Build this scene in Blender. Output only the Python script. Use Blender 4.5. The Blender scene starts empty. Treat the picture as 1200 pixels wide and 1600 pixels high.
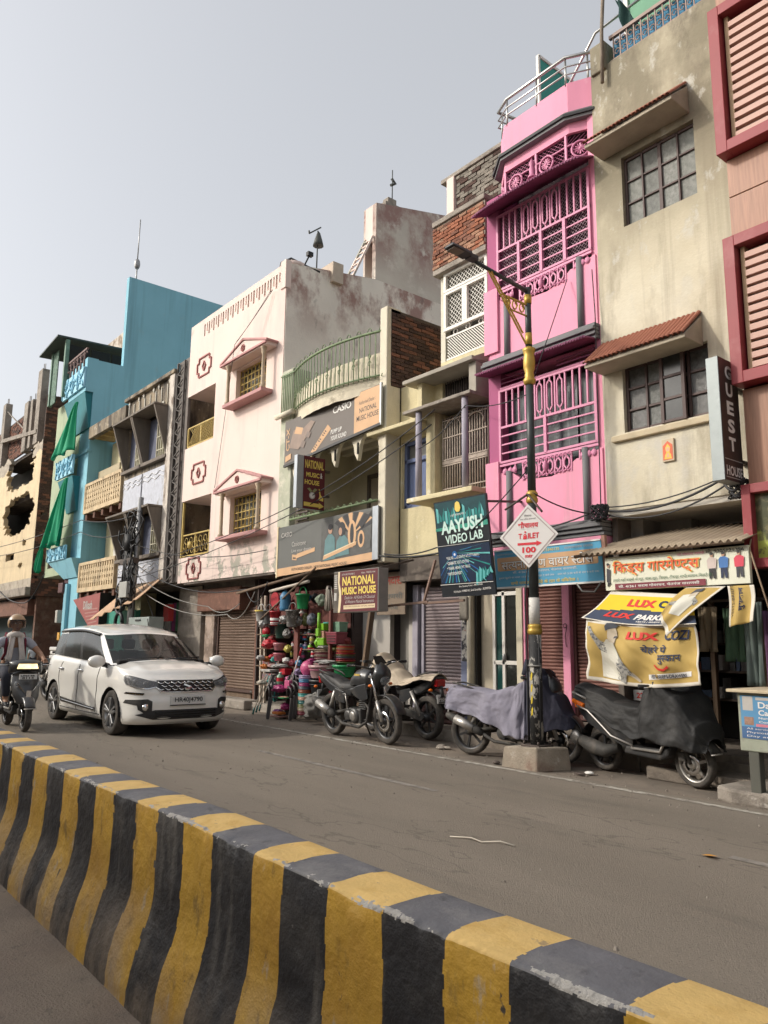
import bpy,bmesh,math,random
from mathutils import Vector,Matrix,Euler
random.seed(7)
PI=math.pi;R=math.radians
S=bpy.context.scene
COL=S.collection
# camera, sky, sun, exposure
cd=bpy.data.cameras.new('camera');cam=bpy.data.objects.new('camera',cd);COL.objects.link(cam)
cd.sensor_fit='HORIZONTAL';cd.sensor_width=36.0;cd.lens=36.0*1202/1200;cd.clip_start=.05;cd.clip_end=2000
psi,pit,rol=R(39.0),R(9.7),R(.68)
h=Vector((-math.cos(psi),math.sin(psi),0));F=h*math.cos(pit)+Vector((0,0,math.sin(pit)))
Rt=Vector((h.y,-h.x,0));U=Rt.cross(F)
R2=Rt*math.cos(rol)+U*math.sin(rol);U2=U*math.cos(rol)-Rt*math.sin(rol)
cam.matrix_world=Matrix(((R2.x,U2.x,-F.x,0),(R2.y,U2.y,-F.y,0),(R2.z,U2.z,-F.z,1.47),(0,0,0,1)))
S.camera=cam
SUN_AZ,SUN_EL=R(215),R(30)
W=bpy.data.worlds.new('World');S.world=W;W.use_nodes=True
wn,wl=W.node_tree.nodes,W.node_tree.links
sk=wn.new('ShaderNodeTexSky');sk.sky_type='NISHITA';sk.sun_disc=False
sk.sun_elevation=SUN_EL;sk.sun_rotation=SUN_AZ;sk.dust_density=5.0;sk.air_density=1.0;sk.ozone_density=1.0
hs=wn.new('ShaderNodeHueSaturation');hs.inputs['Saturation'].default_value=.38;hs.inputs['Value'].default_value=1.25
mxw=wn.new('ShaderNodeMix');mxw.data_type='RGBA';mxw.inputs[0].default_value=.5
mxw.inputs[7].default_value=(2.5,2.5,2.5,1)
wl.new(sk.outputs[0],hs.inputs['Color']);wl.new(hs.outputs[0],mxw.inputs[6])
wl.new(mxw.outputs[2],wn['Background'].inputs[0]);wn['Background'].inputs[1].default_value=.15
sd=bpy.data.lights.new('sun','SUN');sd.energy=1.35;sd.angle=R(3);sd.color=(1,.92,.80)
sun=bpy.data.objects.new('sun',sd);COL.objects.link(sun)
dsun=Vector((math.sin(SUN_AZ)*math.cos(SUN_EL),math.cos(SUN_AZ)*math.cos(SUN_EL),math.sin(SUN_EL)))
sun.rotation_euler=dsun.to_track_quat('Z','Y').to_euler();sun.location=dsun*60
S.view_settings.view_transform='Standard';S.view_settings.look='None';S.view_settings.gamma=1
S.view_settings.exposure=.68
try:S.view_settings.use_curve_mapping=False
except Exception:pass
S.render.engine='CYCLES';S.cycles.max_bounces=6;S.cycles.use_denoising=True
S.cycles.transparent_max_bounces=12
# materials
MATS={}
def M(name,col=(.5,.5,.5),rough=.75,n=.12,s=5.0,bump=.0,bs=40.0,metal=0.0,spec=.4,coat=0.0,patches=(),rv=0.0,emit=0,stretch=(1,1,1)):
 """procedural material; patches = (colour, scale, lo, hi, (stretch), zrange or None, bump)"""
 if name in MATS:return MATS[name]
 m=bpy.data.materials.new(name);m.use_nodes=True;MATS[name]=m
 N,L=m.node_tree.nodes,m.node_tree.links
 b=N['Principled BSDF'];b.inputs['Roughness'].default_value=rough;b.inputs['Metallic'].default_value=metal
 b.inputs['Specular IOR Level'].default_value=spec;b.inputs['Coat Weight'].default_value=coat
 b.inputs['Coat Roughness'].default_value=.08
 tc=N.new('ShaderNodeTexCoord');vec=tc.outputs['Object']
 oi=N.new('ShaderNodeObjectInfo')
 ad=N.new('ShaderNodeVectorMath');ad.operation='MULTIPLY_ADD'
 L.new(oi.outputs['Random'],ad.inputs[0]);ad.inputs[1].default_value=(37,19,53)if rv else(0,0,0);L.new(vec,ad.inputs[2]);vec=ad.outputs[0]
 def noise(scale,st=(1,1,1),det=5,ro=.6):
  mp=N.new('ShaderNodeVectorMath');mp.operation='MULTIPLY';mp.inputs[1].default_value=st;L.new(vec,mp.inputs[0])
  t=N.new('ShaderNodeTexNoise');t.inputs['Scale'].default_value=scale;t.inputs['Detail'].default_value=det;t.inputs['Roughness'].default_value=ro
  L.new(mp.outputs[0],t.inputs['Vector']);return t.outputs['Fac']
 def mrange(v,a,c,d=0.0,e=1.0):
  r=N.new('ShaderNodeMapRange');r.inputs[1].default_value=a;r.inputs[2].default_value=c;r.inputs[3].default_value=d;r.inputs[4].default_value=e
  L.new(v,r.inputs[0]);return r.outputs[0]
 def mix(f,a,c,bt='MIX'):
  x=N.new('ShaderNodeMix');x.data_type='RGBA';x.blend_type=bt
  if isinstance(f,float):x.inputs[0].default_value=f
  else:L.new(f,x.inputs[0])
  for i,q in((6,a),(7,c)):
   if isinstance(q,tuple):x.inputs[i].default_value=(*q[:3],1)
   else:L.new(q,x.inputs[i])
  return x.outputs[2]
 def mul(a,c):
  x=N.new('ShaderNodeMath');x.operation='MULTIPLY';L.new(a,x.inputs[0])
  if isinstance(c,float):x.inputs[1].default_value=c
  else:L.new(c,x.inputs[1])
  return x.outputs[0]
 c=tuple(col)
 if n>0:
  v=mrange(noise(s,stretch),.25,.75,1-n,1+n)
  x=N.new('ShaderNodeVectorMath');x.operation='SCALE';x.inputs[0].default_value=c;L.new(v,x.inputs['Scale']);c=x.outputs[0]
 if rv:
  v=mrange(oi.outputs['Random'],0,1,1-rv,1+rv)
  x=N.new('ShaderNodeVectorMath');x.operation='SCALE'
  if isinstance(c,tuple):x.inputs[0].default_value=c
  else:L.new(c,x.inputs[0])
  L.new(v,x.inputs['Scale']);c=x.outputs[0]
 bumps=[]
 for p in patches:
  pc,ps,lo,hi=p[:4];st=p[4]if len(p)>4 else(1,1,1);zr=p[5]if len(p)>5 else None
  nz=noise(ps,st,6,.65)
  if len(p)>8:
   sb=N.new('ShaderNodeMath');sb.operation='SUBTRACT';L.new(nz,sb.inputs[0]);sb.inputs[1].default_value=.5
   ab=N.new('ShaderNodeMath');ab.operation='ABSOLUTE';L.new(sb.outputs[0],ab.inputs[0]);nz=ab.outputs[0]
  f=mrange(nz,lo,hi)
  if zr:
   sx=N.new('ShaderNodeSeparateXYZ');L.new(tc.outputs['Object'],sx.inputs[0])
   f=mul(f,mrange(sx.outputs[2],zr[0],zr[1]))
  if len(p)>6 and p[6]is not None:f=mul(f,float(p[6]))
  c=mix(f,c,pc)
  if len(p)>7 and p[7]:bumps.append((f,p[7]))
 if isinstance(c,tuple):b.inputs['Base Color'].default_value=(*c,1)
 else:L.new(c,b.inputs['Base Color'])
 if emit:
  b.inputs['Emission Strength'].default_value=emit
  if isinstance(c,tuple):b.inputs['Emission Color'].default_value=(*c,1)
  else:L.new(c,b.inputs['Emission Color'])
 nrm=None
 if bump:
  bp=N.new('ShaderNodeBump');bp.inputs['Strength'].default_value=bump;bp.inputs['Distance'].default_value=.02
  L.new(noise(bs,(1,1,1),4),bp.inputs['Height']);nrm=bp.outputs[0]
 for f,k in bumps:
  bp=N.new('ShaderNodeBump');bp.inputs['Strength'].default_value=.6;bp.inputs['Distance'].default_value=k
  bp.invert=True;L.new(f,bp.inputs['Height'])
  if nrm:L.new(nrm,bp.inputs['Normal'])
  nrm=bp.outputs[0]
 if nrm:L.new(nrm,b.inputs['Normal'])
 return m
def glass(name,tint=(.02,.025,.03),rough=.03,alpha=.75):
 if name in MATS:return MATS[name]
 m=bpy.data.materials.new(name);m.use_nodes=True;MATS[name]=m
 N,L=m.node_tree.nodes,m.node_tree.links;b=N['Principled BSDF']
 b.inputs['Base Color'].default_value=(*tint,1);b.inputs['Roughness'].default_value=rough;b.inputs['Alpha'].default_value=alpha
 b.inputs['Specular IOR Level'].default_value=.6
 t=N.new('ShaderNodeTexNoise');t.inputs['Scale'].default_value=3;tc=N.new('ShaderNodeTexCoord');L.new(tc.outputs['Object'],t.inputs['Vector'])
 r=N.new('ShaderNodeMapRange');r.inputs[3].default_value=rough;r.inputs[4].default_value=rough+.05;L.new(t.outputs['Fac'],r.inputs[0]);L.new(r.outputs[0],b.inputs['Roughness'])
 return m
ORG={}
def root(name,label,cat,loc=(0,0,0),group=None,kind=None):
 o=bpy.data.objects.new(name,None);COL.objects.link(o);o.location=loc;o.empty_display_size=.2
 tag(o,label,cat,group,kind);ORG[o.name]=Vector(loc);return o
def tag(o,label=None,cat=None,group=None,kind=None):
 if label:o['label']=label
 if cat:o['category']=cat
 if group:o['group']=group
 if kind:o['kind']=kind
 return o
class Bd:
 def __init__(s):s.v=[];s.f=[];s.m=[];s.sm=[]
 def quad(s,*p,mi=0):i=len(s.v);s.v+=[tuple(q)for q in p];s.f.append(tuple(range(i,i+len(p))));s.m.append(mi);s.sm.append(False);return s
 def box(s,x0,x1,y0,y1,z0,z1,mi=0):
  return s.hexa([(x0,y0,z0),(x1,y0,z0),(x1,y1,z0),(x0,y1,z0),(x0,y0,z1),(x1,y0,z1),(x1,y1,z1),(x0,y1,z1)],mi)
 def hexa(s,p,mi=0):
  i=len(s.v);s.v+=[tuple(q)for q in p]
  for f in((0,3,2,1),(4,5,6,7),(0,1,5,4),(1,2,6,5),(2,3,7,6),(3,0,4,7)):
   s.f.append(tuple(i+k for k in f));s.m.append(mi);s.sm.append(False)
  return s
 def bar(s,a,b,w,d=None,up=(0,0,1),mi=0):
  """rectangular bar from a to b, width w (across), depth d (along up)"""
  a,b=Vector(a),Vector(b);d=d or w;t=(b-a).normalized();u=Vector(up)
  if abs(t.dot(u))>.98:u=Vector((0,1,0))
  sd=t.cross(u).normalized();u=sd.cross(t).normalized();q=[]
  for c in(a,b):
   for i,j in((-1,-1),(1,-1),(1,1),(-1,1)):q.append(c+sd*(i*w/2)+u*(j*d/2))
  return s.hexa(q,mi)
 def tube(s,pts,r,n=8,mi=0,cap=True,smooth=True,closed=False):
  pts=[Vector(p)for p in pts];k=len(pts);rs=r if isinstance(r,(list,tuple))else[r]*k;i0=len(s.v)
  ref=None
  for i,p in enumerate(pts):
   if closed:t=(pts[(i+1)%k]-pts[i-1])
   else:t=(pts[min(i+1,k-1)]-pts[max(i-1,0)])
   if t.length<1e-9:t=Vector((0,0,1))
   t.normalize()
   if ref is None:ref=Vector((0,0,1))if abs(t.z)<.9 else Vector((1,0,0))
   a=t.cross(ref)
   if a.length<1e-6:a=t.orthogonal()
   a.normalize();b=a.cross(t).normalized();ref=b
   for j in range(n):
    th=2*PI*j/n;s.v.append(tuple(p+(a*math.cos(th)+b*math.sin(th))*rs[i]))
  for i in range(k if closed else k-1):
   for j in range(n):
    a0=i0+i*n+j;a1=i0+i*n+(j+1)%n;c0=i0+((i+1)%k)*n+j;c1=i0+((i+1)%k)*n+(j+1)%n
    s.f.append((a0,c0,c1,a1));s.m.append(mi);s.sm.append(smooth)
  if cap and not closed:
   s.f.append(tuple(i0+j for j in range(n)));s.m.append(mi);s.sm.append(False)
   s.f.append(tuple(i0+(k-1)*n+j for j in reversed(range(n))));s.m.append(mi);s.sm.append(False)
  return s
 def lathe(s,prof,c=(0,0,0),n=20,axis='z',mi=0,smooth=True,cap=True,sc=(1,1)):
  i0=len(s.v);k=len(prof);c=Vector(c)
  for r,z in prof:
   for j in range(n):
    th=2*PI*j/n;x,y=r*math.cos(th)*sc[0],r*math.sin(th)*sc[1]
    q=(x,y,z)if axis=='z' else((z,x,y)if axis=='x' else(y,z,x));s.v.append(tuple(c+Vector(q)))
  for i in range(k-1):
   for j in range(n):
    s.f.append((i0+i*n+j,i0+i*n+(j+1)%n,i0+(i+1)*n+(j+1)%n,i0+(i+1)*n+j));s.m.append(mi);s.sm.append(smooth)
  if cap:
   for i,rev in((0,True),(k-1,False)):
    if prof[i][0]>1e-4:
     q=[i0+i*n+j for j in range(n)];s.f.append(tuple(reversed(q)if rev else q));s.m.append(mi);s.sm.append(False)
  return s
 def prism(s,poly,d0,d1,axis='y',mi=0,mside=None):
  """poly of 2-D points extruded along axis: y -> (x,z), x -> (y,z), z -> (x,y)"""
  def P(a,b,d):return(a,d,b)if axis=='y' else((d,a,b)if axis=='x' else(a,b,d))
  i0=len(s.v);n=len(poly)
  s.v+=[P(a,b,d0)for a,b in poly]+[P(a,b,d1)for a,b in poly]
  s.f.append(tuple(i0+i for i in range(n)));s.f.append(tuple(i0+n+i for i in reversed(range(n))));s.m+=[mi,mi];s.sm+=[False]*2
  for i in range(n):
   j=(i+1)%n;s.f.append((i0+j,i0+i,i0+n+i,i0+n+j));s.m.append(mi if mside is None else mside);s.sm.append(False)
  return s
 def grid(s,fn,nu,nv,mi=0,smooth=True,flip=False,closed=False,mf=None):
  i0=len(s.v)
  for i in range(nu+1):
   for j in range(nv+1):s.v.append(tuple(fn(i/nu,j/nv)))
  for i in range(nu):
   for j in range(nv):
    q=[i0+i*(nv+1)+j,i0+(i+1)*(nv+1)+j,i0+(i+1)*(nv+1)+j+1,i0+i*(nv+1)+j+1]
    s.f.append(tuple(reversed(q))if flip else tuple(q));s.m.append(mf((i+.5)/nu,(j+.5)/nv)if mf else mi);s.sm.append(smooth)
  return s
 def sphere(s,c,r,n=12,m=8,mi=0):
  c=Vector(c);rr=r if isinstance(r,(tuple,list))else(r,r,r)
  return s.grid(lambda u,v:c+Vector((rr[0]*math.sin(PI*v)*math.cos(2*PI*u),rr[1]*math.sin(PI*v)*math.sin(2*PI*u),rr[2]*math.cos(PI*v))),n,m,mi,flip=True)
 def add(s,me,mat=Matrix(),mi=0):
  i0=len(s.v);s.v+=[tuple(mat@v.co)for v in me.vertices]
  for p in me.polygons:s.f.append(tuple(i0+k for k in p.vertices));s.m.append(mi);s.sm.append(False)
  return s
 def build(s,name,mats,parent=None,bevel=0.0,seg=2,weld=False,sub=0,fix=True,solid=0):
  me=bpy.data.meshes.new(name);off=ORG.get(parent.name,Vector())if parent else Vector()
  o=off
  me.from_pydata([(v[0]-o.x,v[1]-o.y,v[2]-o.z)for v in s.v],[],s.f)
  me.polygons.foreach_set('material_index',s.m);me.polygons.foreach_set('use_smooth',s.sm)
  for m in(mats if isinstance(mats,(list,tuple))else[mats]):me.materials.append(m)
  if weld or fix:
   bm=bmesh.new();bm.from_mesh(me)
   if weld:bmesh.ops.remove_doubles(bm,verts=bm.verts,dist=weld if isinstance(weld,float)else 1e-4)
   if fix:bmesh.ops.recalc_face_normals(bm,faces=bm.faces)
   bm.to_mesh(me);bm.free()
  me.update()
  ob=bpy.data.objects.new(name,me);COL.objects.link(ob)
  if parent:ob.parent=parent
  ORG[ob.name]=off.copy()
  if solid:
   q=ob.modifiers.new('solid','SOLIDIFY');q.thickness=solid;q.offset=0
  if sub:
   q=ob.modifiers.new('sub','SUBSURF');q.levels=sub;q.render_levels=sub
  if bevel:
   q=ob.modifiers.new('bevel','BEVEL');q.width=bevel;q.segments=seg;q.limit_method='ANGLE';q.angle_limit=R(40);q.harden_normals=False
  return ob
def ibox(name,mats,parent,x0,x1,y0,y1,z0,z1,bevel=.004,**k):
 return Bd().box(x0,x1,y0,y1,z0,z1).build(name,mats,parent,bevel=bevel,**k)
UNIT={}
def piece(name,mat,parent,x0,x1,y0,y1,z0,z1,rot=None,key='box'):
 """a box piece that shares one unit mesh per material (bricks, slats, panes ...)"""
 k=(key,mat.name)
 if k not in UNIT:
  b=Bd()
  if key=='box':b.box(-.5,.5,-.5,.5,-.5,.5)
  elif key=='brick':
   for z,w in((-.5,.44),(-.38,.5),(.38,.5),(.5,.44)):
    for x,y in((-1,-1),(1,-1),(1,1),(-1,1)):b.v.append((x*w,y*w,z))
   b.f+=[(3,2,1,0),(12,13,14,15)]+[(i*4+j,i*4+(j+1)%4,i*4+4+(j+1)%4,i*4+4+j)for i in range(3)for j in range(4)]
   b.m+=[0]*len(b.f);b.sm+=[False]*len(b.f)
  elif key=='slat':
   pr=[(.5,-.5),(-.1,-.46),(-.5,-.1),(-.45,.25),(0,.44),(.5,.5)]
   b.prism(pr,-.5,.5,'x')
  me=bpy.data.meshes.new(name);me.from_pydata(b.v,[],b.f);me.materials.append(mat)
  bm=bmesh.new();bm.from_mesh(me);bmesh.ops.recalc_face_normals(bm,faces=bm.faces);bm.to_mesh(me);bm.free()
  UNIT[k]=me
 o=bpy.data.objects.new(name,UNIT[k]);COL.objects.link(o);o.parent=parent
 off=ORG.get(parent.name,Vector())if parent else Vector()
 o.location=Vector(((x0+x1)/2,(y0+y1)/2,(z0+z1)/2))-off;o.scale=(x1-x0,y1-y0,z1-z0)
 if rot:o.rotation_euler=rot
 return o
def copy_tree(o,parent=None,loc=None,rotz=None,scale=None):
 c=o.copy();COL.objects.link(c)
 if parent:c.parent=parent
 if loc is not None:c.location=loc
 if rotz is not None:c.rotation_euler=(0,0,rotz)
 if scale is not None:c.scale=scale
 for ch in list(o.children):copy_tree(ch,c)
 return c
TXT={}
def tmesh(body,bold=0.0):
 k=(body,bold)
 if k not in TXT:
  c=bpy.data.curves.new('lettering','FONT');c.body=body;c.resolution_u=3;c.offset=bold
  o=bpy.data.objects.new('lettering',c);me=bpy.data.meshes.new_from_object(o)
  bpy.data.objects.remove(o);bpy.data.curves.remove(c)
  TXT[k]=me
 return TXT[k]
HALF={'स':.43,'त':.36,'ण':.47,'क':.4}
def devmesh(word,bold=0.0):
 """a Devanagari word; '^x' = half form of x, '~' = reph over the previous letter. Returns (verts, faces, width)"""
 V,Fc,x=[],[],0.0;i=0
 def put(me,dx,clip=None):
  bm=bmesh.new();bm.from_mesh(me)
  if clip:bmesh.ops.bisect_plane(bm,geom=bm.verts[:]+bm.edges[:]+bm.faces[:],plane_co=(clip,0,0),plane_no=(1,0,0),clear_outer=True)
  k=len(V);bm.verts.index_update()
  V.extend([(v.co.x+dx,v.co.y)for v in bm.verts]);Fc.extend([tuple(k+v.index for v in f.verts)for f in bm.faces]);bm.free()
 run=''
 def flush():
  nonlocal run,x
  if not run:return
  put(tmesh(run,bold),x)
  a=max(v.co.x for v in tmesh(run+'।',0.0).vertices);b=max(v.co.x for v in tmesh('।',0.0).vertices)
  x+=a-b;run=''
 while i<len(word):
  ch=word[i]
  if ch=='^':
   flush();g=word[i+1];put(tmesh(g,bold),x,HALF[g]);x+=HALF[g]-.01;i+=2;continue
  if ch=='~':
   flush();me=tmesh('ॅ',bold)
   k=len(V);cx,cy=-.16,.76
   for v in me.vertices:
    px,py=v.co.x-cx,v.co.y-cy;V.append((x-.08-py*.9-px*.35,.78+px*.9-py*.3))
   Fc.extend([tuple(k+q for q in p.vertices)for p in me.polygons]);i+=1;continue
  run+=ch;i+=1
 flush()
 return V,Fc,x
def lettering(parent,body,mat,o,ux,uz,w=None,hgt=None,bold=0.0,dev=False,shear=0.0,nrm=None,name='lettering',surf=None,lift=.004,thick=.0):
 """flat print: body set on the plane through o (lower left of the text box) with unit axes ux (reading) and uz (up);
    w, hgt: width/height of the finished ink box. surf(u,v) maps to a curved sheet instead."""
 if dev:V,Fc,_=devmesh(body,bold)
 else:
  me=tmesh(body,bold);V=[(v.co.x,v.co.y)for v in me.vertices];Fc=[tuple(p.vertices)for p in me.polygons]
 if not V:return None
 x0,x1=min(v[0]for v in V),max(v[0]for v in V);y0,y1=min(v[1]for v in V),max(v[1]for v in V)
 sx=w/(x1-x0)if w else None;sy=hgt/(y1-y0)if hgt else None
 sx=sx or sy;sy=sy or sx
 b=Bd()
 if surf:
  for vx,vy in V:
   yy=(vy-y0)*sy;b.v.append(tuple(surf(o[0]+(vx-x0)*sx+shear*yy,o[1]+yy)))
 else:
  o,ux,uz=Vector(o),Vector(ux).normalized(),Vector(uz).normalized();nn=ux.cross(uz)*lift
  for vx,vy in V:
   yy=(vy-y0)*sy;b.v.append(tuple(o+ux*((vx-x0)*sx+shear*yy)+uz*yy+nn))
 b.f=Fc;b.m=[0]*len(Fc);b.sm=[False]*len(Fc)
 return b.build(name,mat,parent,fix=False)
def flat(parent,poly,mat,o,ux,uz,name='print',lift=.003,surf=None):
 """flat printed shape: 2-D polygon (in metres on the plane)"""
 b=Bd()
 if surf:b.quad(*[surf(p[0],p[1])for p in poly])
 else:
  o,ux,uz=Vector(o),Vector(ux).normalized(),Vector(uz).normalized();nn=ux.cross(uz)*lift
  b.quad(*[o+ux*p[0]+uz*p[1]+nn for p in poly])
 return b.build(name,mat,parent,fix=False)
def flats(parent,items,mats,o,ux,uz,name='print',lift=.003,step=.0004):
 """several flat shapes joined: items = (matindex, poly)"""
 b=Bd();o,ux,uz=Vector(o),Vector(ux).normalized(),Vector(uz).normalized();nn=ux.cross(uz)
 for k,(mi,poly)in enumerate(items):b.quad(*[o+ux*p[0]+uz*p[1]+nn*(lift+step*k)for p in poly],mi=mi)
 return b.build(name,mats,parent,fix=False)
def disc(cx,cy,rx,ry=None,n=16,a0=0,a1=2*PI):
 ry=ry or rx;return[(cx+rx*math.cos(a0+(a1-a0)*i/n),cy+ry*math.sin(a0+(a1-a0)*i/n))for i in range(n if a1-a0>6.2 else n+1)]
def shell(parent,name,mat,x0,x1,yf,yb,z0,z1,holes=(),depth=.18,top=True,bottom=True,back=True,mi_reveal=0,sides=True):
 """building block: front skin at yf with holes (x0,x1,z0,z1[,depth]) and reveals, side walls, roof"""
 b=Bd()
 xs=sorted({x0,x1,*[q for hh in holes for q in hh[:2]]});zs=sorted({z0,z1,*[q for hh in holes for q in hh[2:4]]})
 for i in range(len(xs)-1):
  for j in range(len(zs)-1):
   cx,cz=(xs[i]+xs[i+1])/2,(zs[j]+zs[j+1])/2
   if any(hh[0]<cx<hh[1]and hh[2]<cz<hh[3]for hh in holes):continue
   b.quad((xs[i],yf,zs[j]),(xs[i+1],yf,zs[j]),(xs[i+1],yf,zs[j+1]),(xs[i],yf,zs[j+1]))
 for hh in holes:
  a,c,d,e=hh[:4];y2=yf+(hh[4]if len(hh)>4 else depth)
  for p,q in(((a,d),(c,d)),((c,d),(c,e)),((c,e),(a,e)),((a,e),(a,d))):
   if abs(p[0]-q[0])<1e-6 and(abs(p[0]-x0)<1e-6 or abs(p[0]-x1)<1e-6):continue
   b.quad((p[0],yf,p[1]),(q[0],yf,q[1]),(q[0],y2,q[1]),(p[0],y2,p[1]),mi=mi_reveal)
 if sides:
  for x,hx in((x0,0),(x1,1)):
   cut=[hh for hh in holes if abs(hh[hx]-x)<1e-6];lo=z0
   for hh in sorted(cut,key=lambda q:q[2]):
    b.quad((x,yf,lo),(x,yb,lo),(x,yb,hh[2]),(x,yf,hh[2]));y2=yf+(hh[4]if len(hh)>4 else depth)
    b.quad((x,y2,hh[2]),(x,yb,hh[2]),(x,yb,hh[3]),(x,y2,hh[3]));lo=hh[3]
   b.quad((x,yf,lo),(x,yb,lo),(x,yb,z1),(x,yf,z1))
 if top:b.quad((x0,yf,z1),(x1,yf,z1),(x1,yb,z1),(x0,yb,z1))
 if bottom:b.quad((x0,yf,z0),(x1,yf,z0),(x1,yb,z0),(x0,yb,z0))
 if back:b.quad((x0,yb,z0),(x1,yb,z0),(x1,yb,z1),(x0,yb,z1))
 return b.build(name,mat,parent,weld=True,fix=True)
def panes_window(parent,x0,x1,z0,z1,y,cols,rows,mframe,mpane,fw=.03,name='window',sash=None,skip=()):
 """window > frame, pane ... : frame bars proud of each separate pane"""
 b=Bd();d=.035
 for i in range(cols+1):
  x=x0+(x1-x0)*i/cols;w=fw*(1.4 if i in(0,cols)or(sash and i%sash==0)else .7)
  b.box(x-w/2,x+w/2,y-d,y+d,z0,z1)
 for i in range(cols):
  xa,xb=x0+(x1-x0)*i/cols+fw*.5,x0+(x1-x0)*(i+1)/cols-fw*.5
  for j in range(rows+1):
   z=z0+(z1-z0)*j/rows;w=fw*(1.2 if j in(0,rows)else .7);b.box(xa,xb,y-d*.9,y+d*.9,z-w/2,z+w/2)
 fr=b.build(name,mframe,parent,bevel=.003,seg=1)
 for i in range(cols):
  for j in range(rows):
   if(i,j)in skip:continue
   mm=mpane[(i*7+j*3)%len(mpane)]if isinstance(mpane,list)else mpane
   piece('pane',mm,fr,x0+(x1-x0)*i/cols+fw*.3,x0+(x1-x0)*(i+1)/cols-fw*.3,y-.004,y+.004,z0+(z1-z0)*j/rows+fw*.3,z0+(z1-z0)*(j+1)/rows-fw*.3,rot=(random.uniform(-.012,.012),0,random.uniform(-.012,.012)))
 return fr
def shutter(parent,x0,x1,z0,z1,y,mat,mrail,pitch=.062,label=None,lock=True):
 """roller shutter: slats, guide rails, bottom bar"""
 b=Bd().box(x0,x1,y-.03,y+.03,z0,z0+.07)
 sh=b.build('roller_shutter',mrail,parent,bevel=.004)
 n=int((z1-z0-.07)/pitch)
 for i in range(n):
  piece('slat',mat,sh,x0+.02,x1-.02,y-.012,y+.012,z0+.07+i*pitch+.004,z0+.07+(i+1)*pitch,key='slat')
 Bd().box(x0+.01,x1-.01,y+.013,y+.02,z0+.07,z1).build('backing',mrail,sh)
 for x in(x0,x1):Bd().box(x-.03,x+.03,y-.045,y+.04,z0,z1).build('guide_rail',mrail,sh,bevel=.004)
 if lock:
  for x in(x0+.15,x1-.15):Bd().box(x-.04,x+.04,y-.045,y-.028,z0+.02,z0+.055).build('lock',M('lock_steel',(.25,.24,.22),.4,metal=.8),sh,bevel=.004)
 return sh
def brick_wall(parent,mats,mortar,o,ux,L,Hh,course=.075,length=.23,depth=.05,nmax=300,jit=.008,name='brick_wall',nrm=None,poly=None):
 """wall face of separate bricks: o lower-left corner, ux unit along; bricks stick out along nrm from a mortar bed"""
 o,ux=Vector(o),Vector(ux).normalized();nn=Vector(nrm).normalized()
 ang=math.atan2(ux.y,ux.x)
 b=Bd();p=[o-nn*.06,o+ux*L-nn*.06,o+ux*L+nn*0,o+nn*0]
 b.hexa([*p,*[q+Vector((0,0,Hh))for q in p]])
 w=b.build(name,mortar,parent)
 off=ORG[w.name];cnt=0;rest=Bd();nr=int(Hh/course)
 for j in range(nr):
  x=-(length/2 if j%2 else 0)
  while x<L:
   a,c=max(x,0)+.006,min(x+length,L)-.006;x+=length
   if c-a<.03:continue
   if poly and not poly((a+c)/2,(j+.5)*course):continue
   dz=random.uniform(-jit,jit)*.4;dd=random.uniform(-jit,jit);ctr=o+ux*((a+c)/2)+nn*(dd+.004)+Vector((0,0,(j+.5)*course+dz))
   mat=mats[random.randrange(len(mats))]
   if cnt<nmax:
    q=piece('brick',mat,w,0,1,0,1,0,1,key='brick');q.location=ctr-off;q.scale=(c-a,depth*.6,course-.012);q.rotation_euler=(random.uniform(-.01,.01),random.uniform(-.01,.01),ang+random.uniform(-.01,.01));cnt+=1
   else:
    h2=(course-.012)/2;e=nn*depth*.3;u2=ux*((c-a)/2);zz=Vector((0,0,h2))
    rest.hexa([ctr-u2+e-zz,ctr+u2+e-zz,ctr+u2-e-zz,ctr-u2-e-zz,ctr-u2+e+zz,ctr+u2+e+zz,ctr+u2-e+zz,ctr-u2-e+zz],mi=mats.index(mat))
 if rest.v:tag(rest.build('bricks',mats,w),kind='stuff')
 return w
def wire(name,pts,r,mat,label,group=None,sag=0.0,n=14,cat='cable'):
 """overhead cable through the points with a little sag between them"""
 P=[]
 for a,c in zip(pts[:-1],pts[1:]):
  a,c=Vector(a),Vector(c)
  for i in range(n):
   t=i/n;P.append(a.lerp(c,t)-Vector((0,0,sag*4*t*(1-t))))
 P.append(Vector(pts[-1]))
 o=Bd().tube(P,r,5).build(name,mat);tag(o,label,cat,group);return o
def arc(c,r,a0,a1,n,plane='xz',d=0.0):
 out=[]
 for i in range(n+1):
  a=a0+(a1-a0)*i/n;x,z=c[0]+r*math.cos(a),c[1]+r*math.sin(a)
  out.append((x,d,z)if plane=='xz' else((d,x,z)if plane=='yz' else(x,z,d)))
 return out
from mathutils import noise as NZ
m_ground=M('dusty_ground',(.20,.165,.13),.95,.25,1.2,.5,30,patches=[((.11,.095,.08),.8,.45,.7)])
m_road=M('asphalt',(.235,.203,.165),.9,.2,.7,.9,110,spec=.25,stretch=(.25,1,1),patches=[((.24,.205,.165),.5,.45,.75,(.3,1.6,1),None,.6),((.12,.105,.09),1.3,.58,.7,(.25,1.2,1),None,.5),((.33,.29,.24),38,.60,.70,(1,1,1),None,.6),((.10,.088,.074),60,.58,.68,(1,1,1),None,.6),((.13,.112,.092),.16,.0035,.001,(.6,1.5,1),None,.5,0,1),((.14,.12,.10),1.4,.66,.8,(.5,1,1),None,.55),((.30,.26,.21),.22,.55,.75,(.15,3.0,1),None,.55)])
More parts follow.
